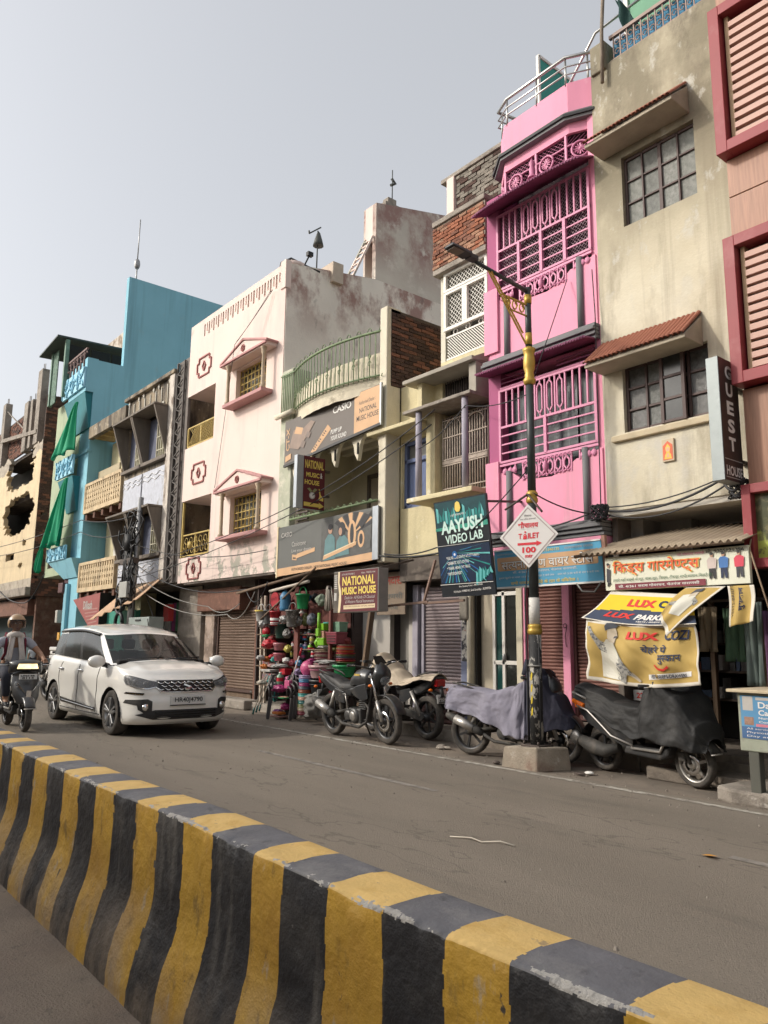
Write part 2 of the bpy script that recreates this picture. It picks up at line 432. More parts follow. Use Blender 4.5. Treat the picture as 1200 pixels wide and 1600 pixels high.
m_near=M('near_road',(.21,.165,.13),.95,.22,2.0,.8,90,patches=[((.25,.205,.16),1.4,.45,.65),((.07,.06,.05),14,.6,.7,(1,1,1),None,.6)])
m_line=M('worn_white_line',(.43,.40,.345),.85,.3,8,patches=[((.2,.175,.145),6,.42,.6)])
m_faint=M('faded_line',(.27,.245,.215),.9,.3,8,patches=[((.14,.125,.108),5,.4,.62)])
m_conc=M('old_concrete',(.3,.265,.225),.92,.22,3,.6,45,patches=[((.15,.13,.11),2.2,.5,.68),((.4,.37,.33),9,.6,.72)])
m_step=M('step_stone',(.2,.17,.14),.9,.25,4,.6,40,patches=[((.1,.085,.07),3,.5,.7)])
g=Bd().quad((-400,-400,-.012),(400,-400,-.012),(400,400,-.012),(-400,400,-.012)).build('ground',m_ground);tag(g,kind='structure')
def sheet(name,m,x0,x1,y0,y1,z,nx=1,ny=1,wob=0.0,kind='structure'):
 b=Bd()
 b.grid(lambda u,v:(x0+(x1-x0)*u,y0+(y1-y0)*v+(wob*NZ.noise(((x0+(x1-x0)*u)*.9,v*3,1.3))if 0<1 else 0),z),nx,ny,smooth=False)
 o=b.build(name,m);tag(o,kind=kind);return o
sheet('road',m_road,-120,40,1.5,7.42,-.004,200,1,.06)
sheet('near_road',m_near,-120,40,-8.5,1.5,-.004)
b=Bd()
b.grid(lambda u,v:(-60+90*u,7.20+.09*v+.02*NZ.noise((u*60,v,0)),0.0),240,1)
tag(b.build('edge_line',m_line),kind='structure')
b=Bd()
for x0,x1 in((-9.6,-6.0),(-2.95,-1.0),(-16.8,-13.4),(-24,-20.5)):b.quad((x0,5.56,0),(x1,5.54,0),(x1,5.63,0),(x0,5.65,0))
tag(b.build('lane_line',m_faint),kind='structure')
b=Bd()
def plinth(x0,x1,yf,z1,name='shop_plinth',m=None):
 q=Bd();n=max(2,int((x1-x0)/.25))
 def fn(u,v):
  x=x0+(x1-x0)*u;w=NZ.noise((x*1.7,v*2,yf))*.025
  return(x,[yf,yf+w,yf+.02+w,11.5][int(round(v*3))],[-.02,z1*.55,z1+w*.5,z1+w*.3][int(round(v*3))])
 q.grid(fn,n,3,smooth=False)
 o=q.build(name,m or m_conc);tag(o,kind='structure');return o
plinth(-34,-16.0,8.95,.12);plinth(-16.0,-12.6,8.72,.16);plinth(-12.6,-10.6,8.62,.12);plinth(-10.6,-8.55,8.55,.16);plinth(-8.55,-5.95,8.52,.2,m=m_step);plinth(-5.95,2,8.5,.22,m=m_step)
st=ibox('stone_step',m_conc,None,-17.6,-15.35,8.55,9.0,-.01,.2,.03);tag(st,'long worn stone step below the brown shutter left of the houseware stall','step')
st=ibox('stone_step',m_step,None,-5.2,-3.9,8.1,8.55,-.01,.13,.02);tag(st,'dark plank step at the open garment shop, behind the black-covered scooter','step')
# concrete divider with painted bands
yel=(.44,.26,.034)
m_by=M('barrier_yellow',yel,.6,.2,5,.7,13,patches=[((.36,.20,.03),3,.42,.66),((.16,.10,.03),12,.58,.68,(1,1,.4),None,.7),((.27,.21,.15),2.2,.40,.60,(1,1,.6),(.42,.06),.92),((.36,.3,.22),9,.6,.68,(1,1,.35)),((.06,.05,.04),16,.66,.7,(1,1,.5)),((.6,.55,.45),12,.72,.75)])
m_bk=M('barrier_black',(.018,.018,.02),.55,.3,5,.7,13,patches=[((.05,.047,.044),4,.5,.75),((.22,.175,.13),2.2,.42,.62,(1,1,.6),(.40,.06),.85),((.09,.084,.076),3,.56,.68,(2,1,.3)),((.2,.19,.17),18,.68,.73,(1,1,.5))])
m_ty=M('barrier_top_yellow',(.62,.42,.15),.75,.12,9,.3,60,patches=[((.5,.3,.07),6,.5,.75),((.35,.25,.13),18,.64,.7)])  # paler copy of the yellow for the top: sky light and dust in the colour
m_tk=M('barrier_top_grey',(.125,.125,.135),.75,.2,6,.3,60,patches=[((.2,.195,.19),5,.5,.7),((.06,.06,.062),9,.6,.7)])  # black bands lightened to grey on top: sky light and dust in the colour
m_chip=M('chipped_plaster',(.40,.38,.35),.9,.25,20,.8,60)
tops=[-1.0,-1.31,-1.53,-1.78,-2.05,-2.3,-2.49,-2.8,-3.06,-3.32,-3.56,-3.83,-4.09,-4.35,-4.61,-4.91,-5.19]
x=-5.19;k=0
while x>-34:x-=(.27,.26)[k%2];tops.append(x);k+=1
tops=[-1.0+.24*i for i in range(16,0,-1)]+tops
tops.sort()
import bisect
i_m1=min(range(len(tops)),key=lambda i:abs(tops[i]+1.0))
def band(x):
 return(bisect.bisect(tops,x)-1-i_m1)%2==0
PR0=[(1.358,-.02),(1.36,.05),(1.37,.12),(1.392,.20),(1.42,.28),(1.441,.35),(1.450,.42),(1.452,.54),(1.452,.62),(1.452,.69),(1.452,.735),(1.454,.746),(1.462,.751),(1.51,.753),(1.57,.755),(1.63,.754),(1.68,.75),(1.70,.742),(1.705,.70),(1.70,.5),(1.74,.25),(1.78,-.02)]
prof=[]
for(a,c),(d,e)in zip(PR0[:-1],PR0[1:]):
 k=max(1,int(math.hypot(d-a,e-c)/(.0045 if(c>.70 and a<1.5)else .03 if a<1.5 else .06)))
 prof+=[(a+(d-a)*i/k,c+(e-c)*i/k)for i in range(k)]
prof.append(PR0[-1]);JE=next(i for i,q in enumerate(prof)if abs(q[1]-.735)<1e-6);JT=next(i for i,q in enumerate(prof)if q[0]>1.69)
cum=[0]
for p,q in zip(prof[:-1],prof[1:]):cum.append(cum[-1]+math.hypot(q[0]-p[0],q[1]-p[1]))
def bpt(x,j):
 y,z=prof[j];n=NZ.noise((x*4,y*7,z*7))*.006+NZ.noise((x*19,y*30,z*30))*.003+.004*max(0,NZ.noise((x*9,z*13,8))-.15)
 e=0
 if z>.72 and y<1.50:e=(max(0,NZ.noise((x*5,3.1,0))-.05)*.028+max(0,NZ.noise((x*31,7.1,z*9)))*.009)*max(0,1-abs(z-.748)/.03-max(0,y-1.46)/.04)
 return(x,y-n+e*.9,z+n*.6-e+.012*NZ.noise((x*.8,0,5)))
b=Bd();xs=[];x=3.0
while x>-34:xs.append(x);x-=.006 if-3.2<x<.2 else .05 if x>.2 else .015 if x>-6 else(.04 if x>-13 else .12)
nj=len(prof)
for x in xs:b.v+=[bpt(x,j)for j in range(nj)]
for i in range(len(xs)-1):
 xm=(xs[i]+xs[i+1])/2
 for j in range(nj-1):
  zm=(prof[j][1]+prof[j+1][1])/2;ym=(prof[j][0]+prof[j+1][0])/2
  f=band(xm+.010*NZ.noise((xm*1.3,zm*1.5,ym*2))+.006*NZ.noise((xm*3,zm*30,ym*30)))
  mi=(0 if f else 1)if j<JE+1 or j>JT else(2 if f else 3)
  dz_=abs(zm-.748)+max(0,ym-1.465)+max(0,.74-zm)*.6
  if ym<1.53 and zm>.68 and dz_<.032*max(0,NZ.noise((xm*3.1,3.1,0))+.7*NZ.noise((xm*17,ym*40,zm*40))+.5*NZ.noise((xm*60,ym*90,zm*90))-.14):mi=4
  a=i*nj+j;b.f.append((a,a+1,a+nj+1,a+nj));b.m.append(mi);b.sm.append(True)
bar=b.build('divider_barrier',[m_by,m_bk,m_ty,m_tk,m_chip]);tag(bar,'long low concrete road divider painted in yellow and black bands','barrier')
o=Bd().tube([(-4.55,4.38,.004),(-4.4,4.46,.012),(-4.28,4.45,.006),(-4.18,4.55,.015),(-4.06,4.57,.004)],.006,5).build('string',M('pale_string',(.55,.5,.42),.9));tag(o,'pale piece of string lying on the open asphalt','string')
o=Bd().quad((-3.09,5.46,.006),(-3.0,5.44,.02),(-2.98,5.5,.012),(-3.07,5.53,.004)).build('wrapper',M('orange_wrapper',(.7,.33,.06),.4,.4,30));tag(o,'small crumpled orange wrapper on the road at the far right','litter')
for(x,y,r,l)in((-2.76,1.03,.035,'small broken brick chip on the near road beside the divider, left one'),(-2.55,1.1,.022,'small broken brick chip on the near road closest to the divider base')):
 q=Bd().sphere((x,y,r*.3),(r,r*.7,r*.45),7,5).build('brick_chip',M('chip_orange',(.4,.2,.1),.9,.3,30));tag(q,l,'debris')
m_opp=M('opposite_plaster',(.6,.55,.47),.9,.2,1.5)
b=Bd();xx=-75
for w,hh in((9,10.6),(7,11.6),(8,10.9),(6,12.0),(9,11.2),(7,11.8),(8,10.8),(7,11.6),(9,11.0),(8,10.2),(9,11.4),(8,11),(9,10.8)):
 hh-=3.1;b.box(xx,xx+w-.02,-16,-8.6,-.01,hh);b.box(xx+.5,xx+2.4,-15,-11,hh,hh+1.4)
 for k in range(2):b.box(xx+.3,xx+w-.4,-9.2,-8.3,2.9+k*3.0,3.05+k*3.0);b.box(xx+1,xx+2.2,-8.62,-8.56,1.0+k*3.0,2.4+k*3.0);b.box(xx+3.5,xx+4.8,-8.62,-8.56,1.0+k*3.0,2.4+k*3.0)
 xx+=w
tag(b.build('opposite_terrace',m_opp),kind='structure')
random.seed(31);b=Bd()
for k in range(900):
 y=random.choice((random.gauss(7.35,.35),random.gauss(1.95,.2),random.uniform(1.8,8.4)));x=random.uniform(-18,-.5)
 if y<1.78 or y>8.5:continue
 r=random.uniform(.004,.012)*(1.6 if random.random()<.06 else 1);a=random.random()*3;c,s_=math.cos(a)*r,math.sin(a)*r
 b.hexa([(x-c,y-s_,-.004),(x+s_,y-c,-.004),(x+c,y+s_,-.004),(x-s_,y+c,-.004),(x-c*.6,y-s_*.6,r*.8),(x+s_*.6,y-c*.6,r*.8),(x+c*.6,y+s_*.6,r*.8),(x-s_*.6,y+c*.6,r*.8)],k%2)
tag(b.build('gravel',[m_conc,m_step],fix=False),kind='stuff')
# shared paints
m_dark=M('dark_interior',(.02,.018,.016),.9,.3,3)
m_darkwall=M('dark_wall',(.12,.1,.085),.9,.3,2,patches=[((.2,.17,.14),4,.5,.7)])  # dark brown-grey with paler blotches, for recessed walls, ceilings and backings
m_iron=M('rusty_iron',(.09,.07,.06),.6,.3,20,metal=.3)
m_black=M('black_rubber',(.015,.015,.016),.6,.2,20)
m_cable=M('cable_black',(.02,.02,.022),.5,.1)
m_cableg=M('cable_grey',(.25,.24,.22),.6,.1)
m_wood=M('weathered_wood',(.16,.11,.075),.85,.3,6,.4,60,stretch=(1,1,.15))
m_brickA=M('brick_red',(.30,.115,.065),.92,.25,9,.6,60,rv=.28);m_brickB=M('brick_brown',(.2,.09,.06),.92,.25,9,.6,60,rv=.28);m_brickC=M('brick_pale',(.36,.2,.13),.92,.25,9,.6,60,rv=.25)
m_brickD=M('brick_dark',(.085,.05,.04),.95,.3,9,.6,60,rv=.35);m_brickG=M('brick_grey',(.24,.215,.18),.95,.25,9,.6,60,rv=.25)
m_mortar=M('mortar',(.25,.215,.17),.95,.2,12,.6,70);m_mortarD=M('sooty_mortar',(.1,.075,.06),.95,.25,12,.6,70)
m_clear=glass('window_glass',(.03,.035,.04),.05,.82)
m_metalgrey=M('grey_steel',(.3,.3,.3),.45,.15,10,metal=.7)
m_rustsheet=M('rusted_sheet',(.16,.075,.05),.75,.25,4,.2,40,patches=[((.25,.12,.08),6,.5,.7)])
m_cream=M('cream_paint',(.62,.50,.32),.85,.12,2,.25,40,patches=[((.42,.33,.22),1.1,.55,.75,(1,1,.4)),((.75,.68,.52),5,.62,.72)])
# half demolished cream house, far left
t=root('half_demolished_house','half demolished cream house with two broken window holes, far left end of the street','house',(-37,8.5,0))
b=Bd();nx,nz=200,110;X0,X1,Z0,Z1=-48,-33,3.5,10.1
def hole_in(x,z):
 for cx,cz,rx,rz,k in((-36.2,9.0,2.5,.95,0),(-36.2,6.85,2.6,.85,5),(-34.6,5.5,.3,.14,9),(-34.9,4.55,.32,.13,11)):
  a=math.atan2((z-cz)/rz,(x-cx)/rx);rr=math.hypot((x-cx)/rx,(z-cz)/rz)
  rr=(abs((x-cx)/rx)**3.2+abs((z-cz)/rz)**3.2)**(1/3.2)
  if rr**4<.8*(1+.9*NZ.noise((math.cos(a)*1.6+k,math.sin(a)*1.6,k))+.7*NZ.noise((math.cos(a)*6+k,math.sin(a)*6,k))):return True
 return-37.5<x<-36.1 and 4.85<z<5.2
for i in range(nx):
 for j in range(nz):
  xa,xb=X0+(X1-X0)*i/nx,X0+(X1-X0)*(i+1)/nx;za,zb=Z0+(Z1-Z0)*j/nz,Z0+(Z1-Z0)*(j+1)/nz
  if hole_in((xa+xb)/2,(za+zb)/2):continue
  if zb>9.75+.3*NZ.noise(((xa)*1.3,0,2)):continue
  b.quad((xa,8.5,za),(xb,8.5,za),(xb,8.5,zb),(xa,8.5,zb),mi=1 if zb>9.2+.25*NZ.noise((xa,0,7))or zb<3.95 else 0)
fw=b.build('front_wall',[m_cream,M('bare_plaster',(.42,.37,.3),.95,.25,2.5,.8,12,patches=[((.2,.16,.13),3,.5,.7)])],t,weld=True);q=fw.modifiers.new('s','SOLIDIFY');q.thickness=.2;q.offset=-1
m_oldbrickwall=M('old_brick_face',(.13,.07,.05),.95,.35,5,.8,30,patches=[((.24,.17,.13),2,.5,.7)])
Bd().box(-56,-33.02,9.75,9.9,3.4,9.9).build('inner_wall',M('inner_plaster',(.075,.07,.06),.9,.2,1),t)
Bd().box(-41.4,-33.02,8.9,9.75,7.62,7.8).build('floor_slab',m_darkwall,t)
Bd().box(-41.4,-33.02,8.9,9.75,9.75,9.9).build('roof_slab',m_darkwall,t)
for z in(6.25,8.3):
 Bd().box(-38.9,-37.2,9.7,9.76,z,z+.85).build('inner_doorway',m_dark,t);Bd().box(-37.1,-36.2,9.68,9.76,z,z+.55).build('inner_panel',M('inner_panel',(.3,.27,.23),.9),t)
brick_wall(t,[m_brickB,m_brickD,m_brickD],m_mortarD,(-33.0,8.5,3.2),(0,1,0),3.4,8.4,.1,.27,.05,0,.02,'side_brick_wall',(1,0,0))
brick_wall(t,[m_brickB,m_brickB,m_brickD],m_mortarD,(-46,8.75,9.9),(1,0,0),13,1.9,.1,.27,.05,0,.015,'upper_brick_wall',(0,-1,0))
for x,z1,w in((-40.3,12.9,.55),(-36.1,12.0,.6),(-35.2,11.9,.35),(-34.2,13.0,.6)):
 Bd().box(x-w/2,x+w/2,8.45,8.75,9.7,z1).tube([(x-.1,8.6,z1),(x-.12,8.6,z1+.35)],.02,5).tube([(x+.12,8.6,z1),(x+.1,8.6,z1+.3)],.02,5).build('concrete_column',m_conc,t,bevel=.03)
Bd().bar((-40.3,8.5,11.0),(-34,8.5,10.2),.18).bar((-40.3,8.55,12.6),(-36,8.55,10.6),.05).build('beam',m_conc,t,bevel=.01)
Bd().box(-48,-33,8.3,8.7,3.2,3.55).build('lintel',m_conc,t,bevel=.03)
Bd().box(-52,-33.35,9.6,9.7,0,3.3).build('shop_front',M('teal_shutter',(.03,.06,.065),.7,.2,3),t)
Bd().box(-48,-33.6,8.6,9.2,2.45,3.1).build('shop_fascia',m_rustsheet,t,bevel=.02)
Bd().box(-56,-33.02,11.4,14,0,9.8).box(-33.3,-33.07,8.8,11.4,0,3.6).box(-33.2,-33.07,8.82,11.4,3.6,9.9).build('rear_block',m_oldbrickwall,t)
t=root('background_house','pale peeling concrete house rising behind the half demolished cream house','house',(-40,14,0))
shell(t,'wall',M('peeling_white',(.55,.5,.43),.9,.12,1.5,patches=[((.24,.18,.13),.8,.52,.6)]),-44,-36.5,14,20,0,18.2)
Bd().box(-46,-44,14.5,18,0,16.6).build('lower_block',m_conc,t)
# light green house
m_lgreen=M('pale_green_paint',(.37,.43,.29),.85,.1,1.2,.15,40,patches=[((.25,.3,.21),1.5,.5,.75,(1,1,.3))])
t=root('green_house','narrow pale green house with a metal shed on its roof','house',(-29.5,8.5,0))
shell(t,'wall',m_lgreen,-31.25,-28.22,8.5,13,3.8,10.55,[(-30.9,-29.9,4.12,4.62)],.12)
b=Bd().box(-30.9,-29.9,8.6,8.62,4.12,4.62,0)
for k in range(5):b.bar((-30.9+.25*k,8.56,4.12),(-30.9+.25*k,8.56,4.62),.03,mi=1)
for s in range(2):b.tube(arc((-30.4,4.37),.12+.08*s,0,2*PI,10,d=8.56),.02,4,mi=1)
b.build('vent_grille',[m_dark,M('pink_iron',(.35,.2,.2),.7)],t)
Bd().box(-31.2,-27.5,9.3,13,0,3.8).build('ground_floor',m_darkwall,t)
Bd().box(-27.95,-27.65,8.6,9.3,0,3.8).build('pillar',M('yellow_green_paint',(.45,.43,.17),.85,.2),t,bevel=.02)
for x,y in((-31.0,8.1),(-31.0,10.4),(-29.3,8.1),(-29.3,10.6)):Bd().bar((x,y,10.5),(x,y,12.75),.14).build('shed_post',M('green_steel',(.15,.24,.18),.6,.3,4),t)
Bd().hexa([(-31.6,7.7,12.62),(-29.2,7.7,12.78),(-29.2,11.0,12.9),(-31.6,11.0,12.75),(-31.6,7.7,12.68),(-29.2,7.7,12.84),(-29.2,11.0,12.96),(-31.6,11.0,12.81)]).build('shed_roof',M('shed_roof',(.06,.075,.07),.7,.2),t)
m_mesh=M('green_mesh',(.12,.2,.15),.8,.3,12,patches=[((.05,.08,.06),9,.5,.6)])
for y0,y1 in((8.15,8.95),(9.0,9.75),(9.8,10.55)):ibox('shed_panel',m_dark,t,-29.33,-29.28,y0,y1,11.5,12.6,.01)
for y0,y1 in((8.15,10.55),):Bd().box(-29.34,-29.27,y0,y1,10.6,11.48).bar((-29.29,8.1,11.5),(-29.29,10.6,11.5),.08).build('shed_skirt',m_mesh,t)
ibox('shed_screen',m_mesh,t,-31.0,-30.3,8.08,8.12,10.5,12.65,.01)
# blue house
m_blue=M('sky_blue_paint',(.23,.49,.59),.8,.06,.8,.1,40,patches=[((.19,.42,.51),.7,.5,.8,(1,1,.25)),((.28,.53,.62),3,.6,.8),((.13,.28,.34),1.1,.52,.72,(2.5,2.5,.1),None,.6),((.26,.42,.47),1.6,.62,.74,(1,1,.6),None,.6)])
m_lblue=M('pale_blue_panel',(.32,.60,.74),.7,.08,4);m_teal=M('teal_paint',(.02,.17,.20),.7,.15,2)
t=root('blue_house','tall sky blue house with stepped roof and ornamental balconies','house',(-27.08,8.5,0))
shell(t,'wall',m_blue,-28.2,-27.08,8.5,13.9,0,11.42,[],.1)
Bd().box(-27.32,-27.085,9.5,13.8,11.38,14.95).build('stair_tower',m_blue,t)
Bd().box(-29.0,-27.07,8.22,8.6,10.3,11.45).box(-29.0,-27.075,8.22,8.5,10.2,10.3).build('balcony_wall',m_blue,t)
def orn_panel(x0,x1,y,z0,z1):
 b=Bd().box(x0,x1,y-.04,y+.04,z0,z1)
 p=b.build('balcony_panel',m_lblue,t,bevel=.015);w=(x1-x0);b=Bd()
 for k in range(4):b.tube(arc((x0+w*(k+.5)/4,z1-.02),w/8,PI,2*PI,6,d=y-.05),.035,5);b.tube(arc((x0+w*(k+.5)/4,z0+.03),w/9,0,PI,6,d=y-.05),.03,5)
 for k in range(3):b.bar((x0+w*(k+.12)/3+.05,y-.06,z0+.2),(x0+w*(k+.12)/3+.05,y-.06,z1-.2),.05)
 for k in range(3):
  c=x0+w*(k+.62)/3;zc=(z0+z1)/2
  b.tube(arc((c,zc+.07),.09,-.4*PI,PI,8,d=y-.06)+arc((c,zc-.1),.09,.6*PI,1.6*PI,6,d=y-.06),.025,4)
 b.build('ornament',M('blue_relief',(.2,.46,.60),.7),p)
orn_panel(-29.55,-27.1,8.18,10.35,11.1);orn_panel(-29.6,-27.7,8.2,7.3,8.0);orn_panel(-29.8,-27.75,8.2,4.25,4.75)
b=Bd()
for k in range(6):b.bar((-29.3+.38*k,8.2,11.1),(-29.3+.38*k,8.2,11.75),.05);b.tube(arc((-29.1+.38*k,11.6),.1,0,PI,6,d=8.2),.02,4)
for k in range(5):b.sphere((-29.1+.38*k,8.18,11.4),.05,6,4)
b.bar((-29.55,8.2,11.78),(-27.1,8.2,11.78),.07);b.build('balcony_railing',M('brown_iron',(.16,.09,.08),.6),t)
for z,ztop,x1 in((8.9,10.25,-27.15),(6.0,7.25,-27.8)):
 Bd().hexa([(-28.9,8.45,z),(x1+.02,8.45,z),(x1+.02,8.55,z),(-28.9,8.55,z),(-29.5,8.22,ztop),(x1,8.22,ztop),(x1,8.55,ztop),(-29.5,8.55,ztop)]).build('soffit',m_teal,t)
Bd().hexa([(-28.6,8.45,3.6),(-27.1,8.45,3.6),(-27.1,8.6,3.6),(-28.6,8.6,3.6),(-29.8,8.2,4.25),(-27.1,8.2,4.25),(-27.1,8.6,4.25),(-29.8,8.6,4.25)]).build('soffit',m_blue,t)
ibox('ledge',m_blue,t,-29.0,-27.05,8.42,8.6,8.0,8.12,.02);ibox('vent_shutter',M('maroon_vent',(.07,.02,.03),.7),t,-28.7,-28.05,8.52,8.56,3.22,3.82)
Bd().box(-28.2,-27.9,8.38,8.5,0,3.4).build('pilaster',m_blue,t,bevel=.01)
o=ibox('electric_meter',M('meter_grey',(.4,.38,.34),.6,.2),None,-28.75,-28.5,8.3,8.5,2.05,2.5,.03);tag(o,'grey electricity meter on the blue house wall above street level','meter')
o=ibox('wall_notice',M('orange_notice',(.6,.32,.06),.7,.2,9),None,-28.85,-28.6,8.46,8.5,1.45,1.72,.005);tag(o,'small orange notice stuck low on the blue house','notice')
o=ibox('switch_box',M('dark_red_box',(.1,.04,.04),.6,.2),None,-28.65,-28.15,8.3,8.5,3.1,3.45,.02);tag(o,'dark red box fixed under the lowest blue balcony','box')
o=Bd().tube([(-27.5,9.9,14.9),(-27.5,9.9,15.6)],.03,6).sphere((-27.5,9.9,15.75),(.12,.12,.22),8,6).tube([(-27.5,9.9,15.9),(-27.48,9.9,17.6)],.022,6).build('lightning_rod',m_metalgrey);tag(o,'thin lightning rod on the corner of the blue stair tower','rod')
m_gcloth=M('green_cloth',(.0,.27,.13),.75,.12,3)
def hung(name,label,xa,za,pts,y,seed):
 """cloth gathered at the top (xa,za) falling to a wide hem; pts = (x,z) hem left / right"""
 (xl,zl),(xr,zr)=pts;b=Bd()
 def fn(u,v):
  w=v**.8;x=xa+(u-.5)*.12+((xl+(xr-xl)*u)-xa)*w;z=za+((zl+(zr-zl)*u)-za)*v
  return(x,y+.10*w*math.sin(u*13+seed+2*v)+.04*math.sin(u*29+seed),z-.05*math.sin(u*13+seed)*w)
 o=b.grid(fn,40,16).build(name,m_gcloth,fix=False,solid=.012);tag(o,label,'cloth','green cloths hung from the blue balconies');return o
hung('green_cloth','green cloth gathered under the top blue balcony, uppermost of the three',-27.2,9.75,((-29.75,8.1),(-27.35,8.05)),8.0,0)
hung('green_cloth','green cloth hung between the two lower blue balconies, longest of the three',-27.75,7.1,((-30.0,4.75),(-28.0,4.75)),8.02,2)
hung('green_cloth','small green cloth hanging at the left edge of the pale green house',-31.3,5.0,((-31.95,4.1),(-31.35,4.0)),8.35,4)
# old grey timber-and-concrete house
m_grey=M('stained_concrete',(.33,.27,.19),.9,.25,1.6,.5,22,patches=[((.075,.065,.055),1.8,.38,.58,(1.3,1,.3)),((.5,.45,.36),4,.6,.7),((.06,.05,.042),2.2,.58,.7,(2.5,1,.12))])
m_jali=M('lattice_concrete',(.56,.44,.28),.9,.2,2.5,.4,30,patches=[((.2,.155,.11),2.2,.54,.72,(1,1,.5))])
m_palewall=M('pale_yellow_wall',(.62,.56,.36),.85,.1);m_silver=M('flaking_white_metal',(.46,.48,.54),.6,.15,8,.2,40,patches=[((.22,.2,.17),9,.6,.7,(1,1,.2))])
t=root('grey_house','old stained grey house with tilted box windows and pierced lattice balconies','house',(-23,8.5,0))
shell(t,'wall',m_grey,-23.45,-19.75,8.5,13,3.0,8.95,[(-23.25,-20.2,6.6,8.0),(-23.25,-20.2,3.85,5.1)],.25)
Bd().box(-27.0,-23.46,9.3,13,0,8.4).build('side_wall',m_palewall,t)
Bd().box(-25.9,-24.0,9.2,9.31,3.2,5.6).build('white_panel',M('white_paint_old',(.62,.6,.54),.85,.1),t)
ibox('dark_vent',m_dark,t,-24.9,-24.0,9.1,9.2,3.9,5.1);bb=Bd()
for k in range(9):bb.bar((-24.9,9.07,4.0+.12*k),(-24.0,9.07,4.0+.12*k),.03)
bb.build('louvre',m_iron,t)
Bd().box(-24.6,-23.7,9.2,9.29,6.8,7.5).lathe([(.45,0),(.45,.09)],(-24.15,9.2,7.5),16,'y').build('arched_window',m_dark,t)
bb=Bd()
for k in range(5):bb.bar((-24.55+.2*k,9.15,6.8),(-24.55+.2*k,9.15,7.85),.025)
for k in range(3):bb.bar((-24.6,9.15,6.95+.3*k),(-23.7,9.15,6.95+.3*k),.025)
bb.build('window_bars',m_iron,t)
Bd().box(-26.98,-23.5,8.42,8.6,8.42,8.86).box(-26.98,-23.5,8.6,9.3,8.78,8.86).build('eave',m_grey,t,bevel=.02)
for k in range(6):Bd().box(-26.9+.63*k,-26.74+.63*k,8.6,9.3,8.45,8.78).build('eave_beam',M('ochre_paint',(.5,.36,.16),.85,.2),t,bevel=.01)
def lattice(z0,z1,xr):
 b=Bd();x0,x1=-27.0,xr;b.box(x0,x1,8.44,8.56,z0,z0+.14).box(x0,x1,8.44,8.56,z1-.1,z1).box(x0,x0+.12,8.44,8.56,z0+.14,z1-.1).box(x1-.1,x1,8.44,8.56,z0+.14,z1-.1)
 nx=int((x1-x0-.22)/.2);nz=max(3,int((z1-z0-.24)/.16));dx,dz=(x1-x0-.22)/nx,(z1-z0-.24)/nz
 for i in range(nx+1):b.box(x0+.12+i*dx-.055,x0+.12+i*dx+.055,8.46,8.54,z0+.14,z1-.1)
 for j in range(1,nz):
  for i in range(nx):b.box(x0+.12+i*dx+.055,x0+.12+(i+1)*dx-.055,8.47,8.53,z0+.14+j*dz-.05,z0+.14+j*dz+.05)
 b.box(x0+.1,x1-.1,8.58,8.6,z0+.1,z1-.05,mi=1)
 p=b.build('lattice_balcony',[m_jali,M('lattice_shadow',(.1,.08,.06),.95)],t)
 for k in range(5):Bd().box(x0+.1+(x1-x0-.3)*k/4,x0+.28+(x1-x0-.3)*k/4,8.5,9.3,z0-.22,z0-.01).build('beam_end',M('red_brown_beam',(.12,.055,.035),.8,.2),p)
 Bd().box(x0,x1,8.57,9.3,z0-.01,z0+.05).build('floor',m_grey,p)
lattice(5.75,6.8,-23.55);lattice(3.05,4.05,-23.6)
ibox('yellowish_panel',M('khaki_panel',(.42,.36,.24),.85,.1),t,-26.95,-24.9,8.85,8.9,6.8,7.3)
def box_window(x0,x1,z0,z1):
 yb,yt=8.42,8.0
 fr=Bd()
 for x in(x0,x1):fr.hexa([(x-.04,yb,z0),(x+.04,yb,z0),(x+.04,8.6,z0),(x-.04,8.6,z0),(x-.04,yt,z1),(x+.04,yt,z1),(x+.04,8.6,z1),(x-.04,8.6,z1)])
 fr.hexa([(x0-.1,yb-.06,z0-.1),(x1+.1,yb-.06,z0-.1),(x1+.1,8.6,z0-.1),(x0-.1,8.6,z0-.1),(x0-.1,yb-.06,z0),(x1+.1,yb-.06,z0),(x1+.1,8.6,z0),(x0-.1,8.6,z0)])
 fr.hexa([(x0-.06,yt-.02,z1),(x1+.06,yt-.02,z1),(x1+.06,8.6,z1),(x0-.06,8.6,z1),(x0-.06,yt-.02,z1+.06),(x1+.06,yt-.02,z1+.06),(x1+.06,8.6,z1+.06),(x0-.06,8.6,z1+.06)])
 w=fr.build('box_window',M('grey_timber',(.17,.145,.12),.85,.25,5,.3,50,stretch=(1,1,.2)),t,bevel=.008)
 ww=x1-x0;b=Bd();a,c=x0+ww*.42,x1-.06
 for i in range(7):b.bar((a+(c-a)*i/6,8.55,z0),(a+(c-a)*i/6,8.55,z1-.15),.03)
 for j in range(3):b.bar((a,8.55,z0+.3+.4*j),(c,8.55,z0+.3+.4*j),.025)
 b.build('bars',M('pale_bars',(.5,.47,.36),.7,.2),w)
 piece('pane',M('curtain_green',(.32,.3,.2),.85,.3,4),w,a,c,8.62,8.64,z0,z1-.1);piece('shutter_leaf',M('blue_grey_shutter',(.1,.11,.16),.7,.2),w,x0+.04,a-.02,8.58,8.62,z0,z1-.05)
for z0,z1 in((6.62,8.0),(3.87,5.1)):box_window(-23.3,-21.9,z0,z1);box_window(-21.8,-20.15,z0,z1)
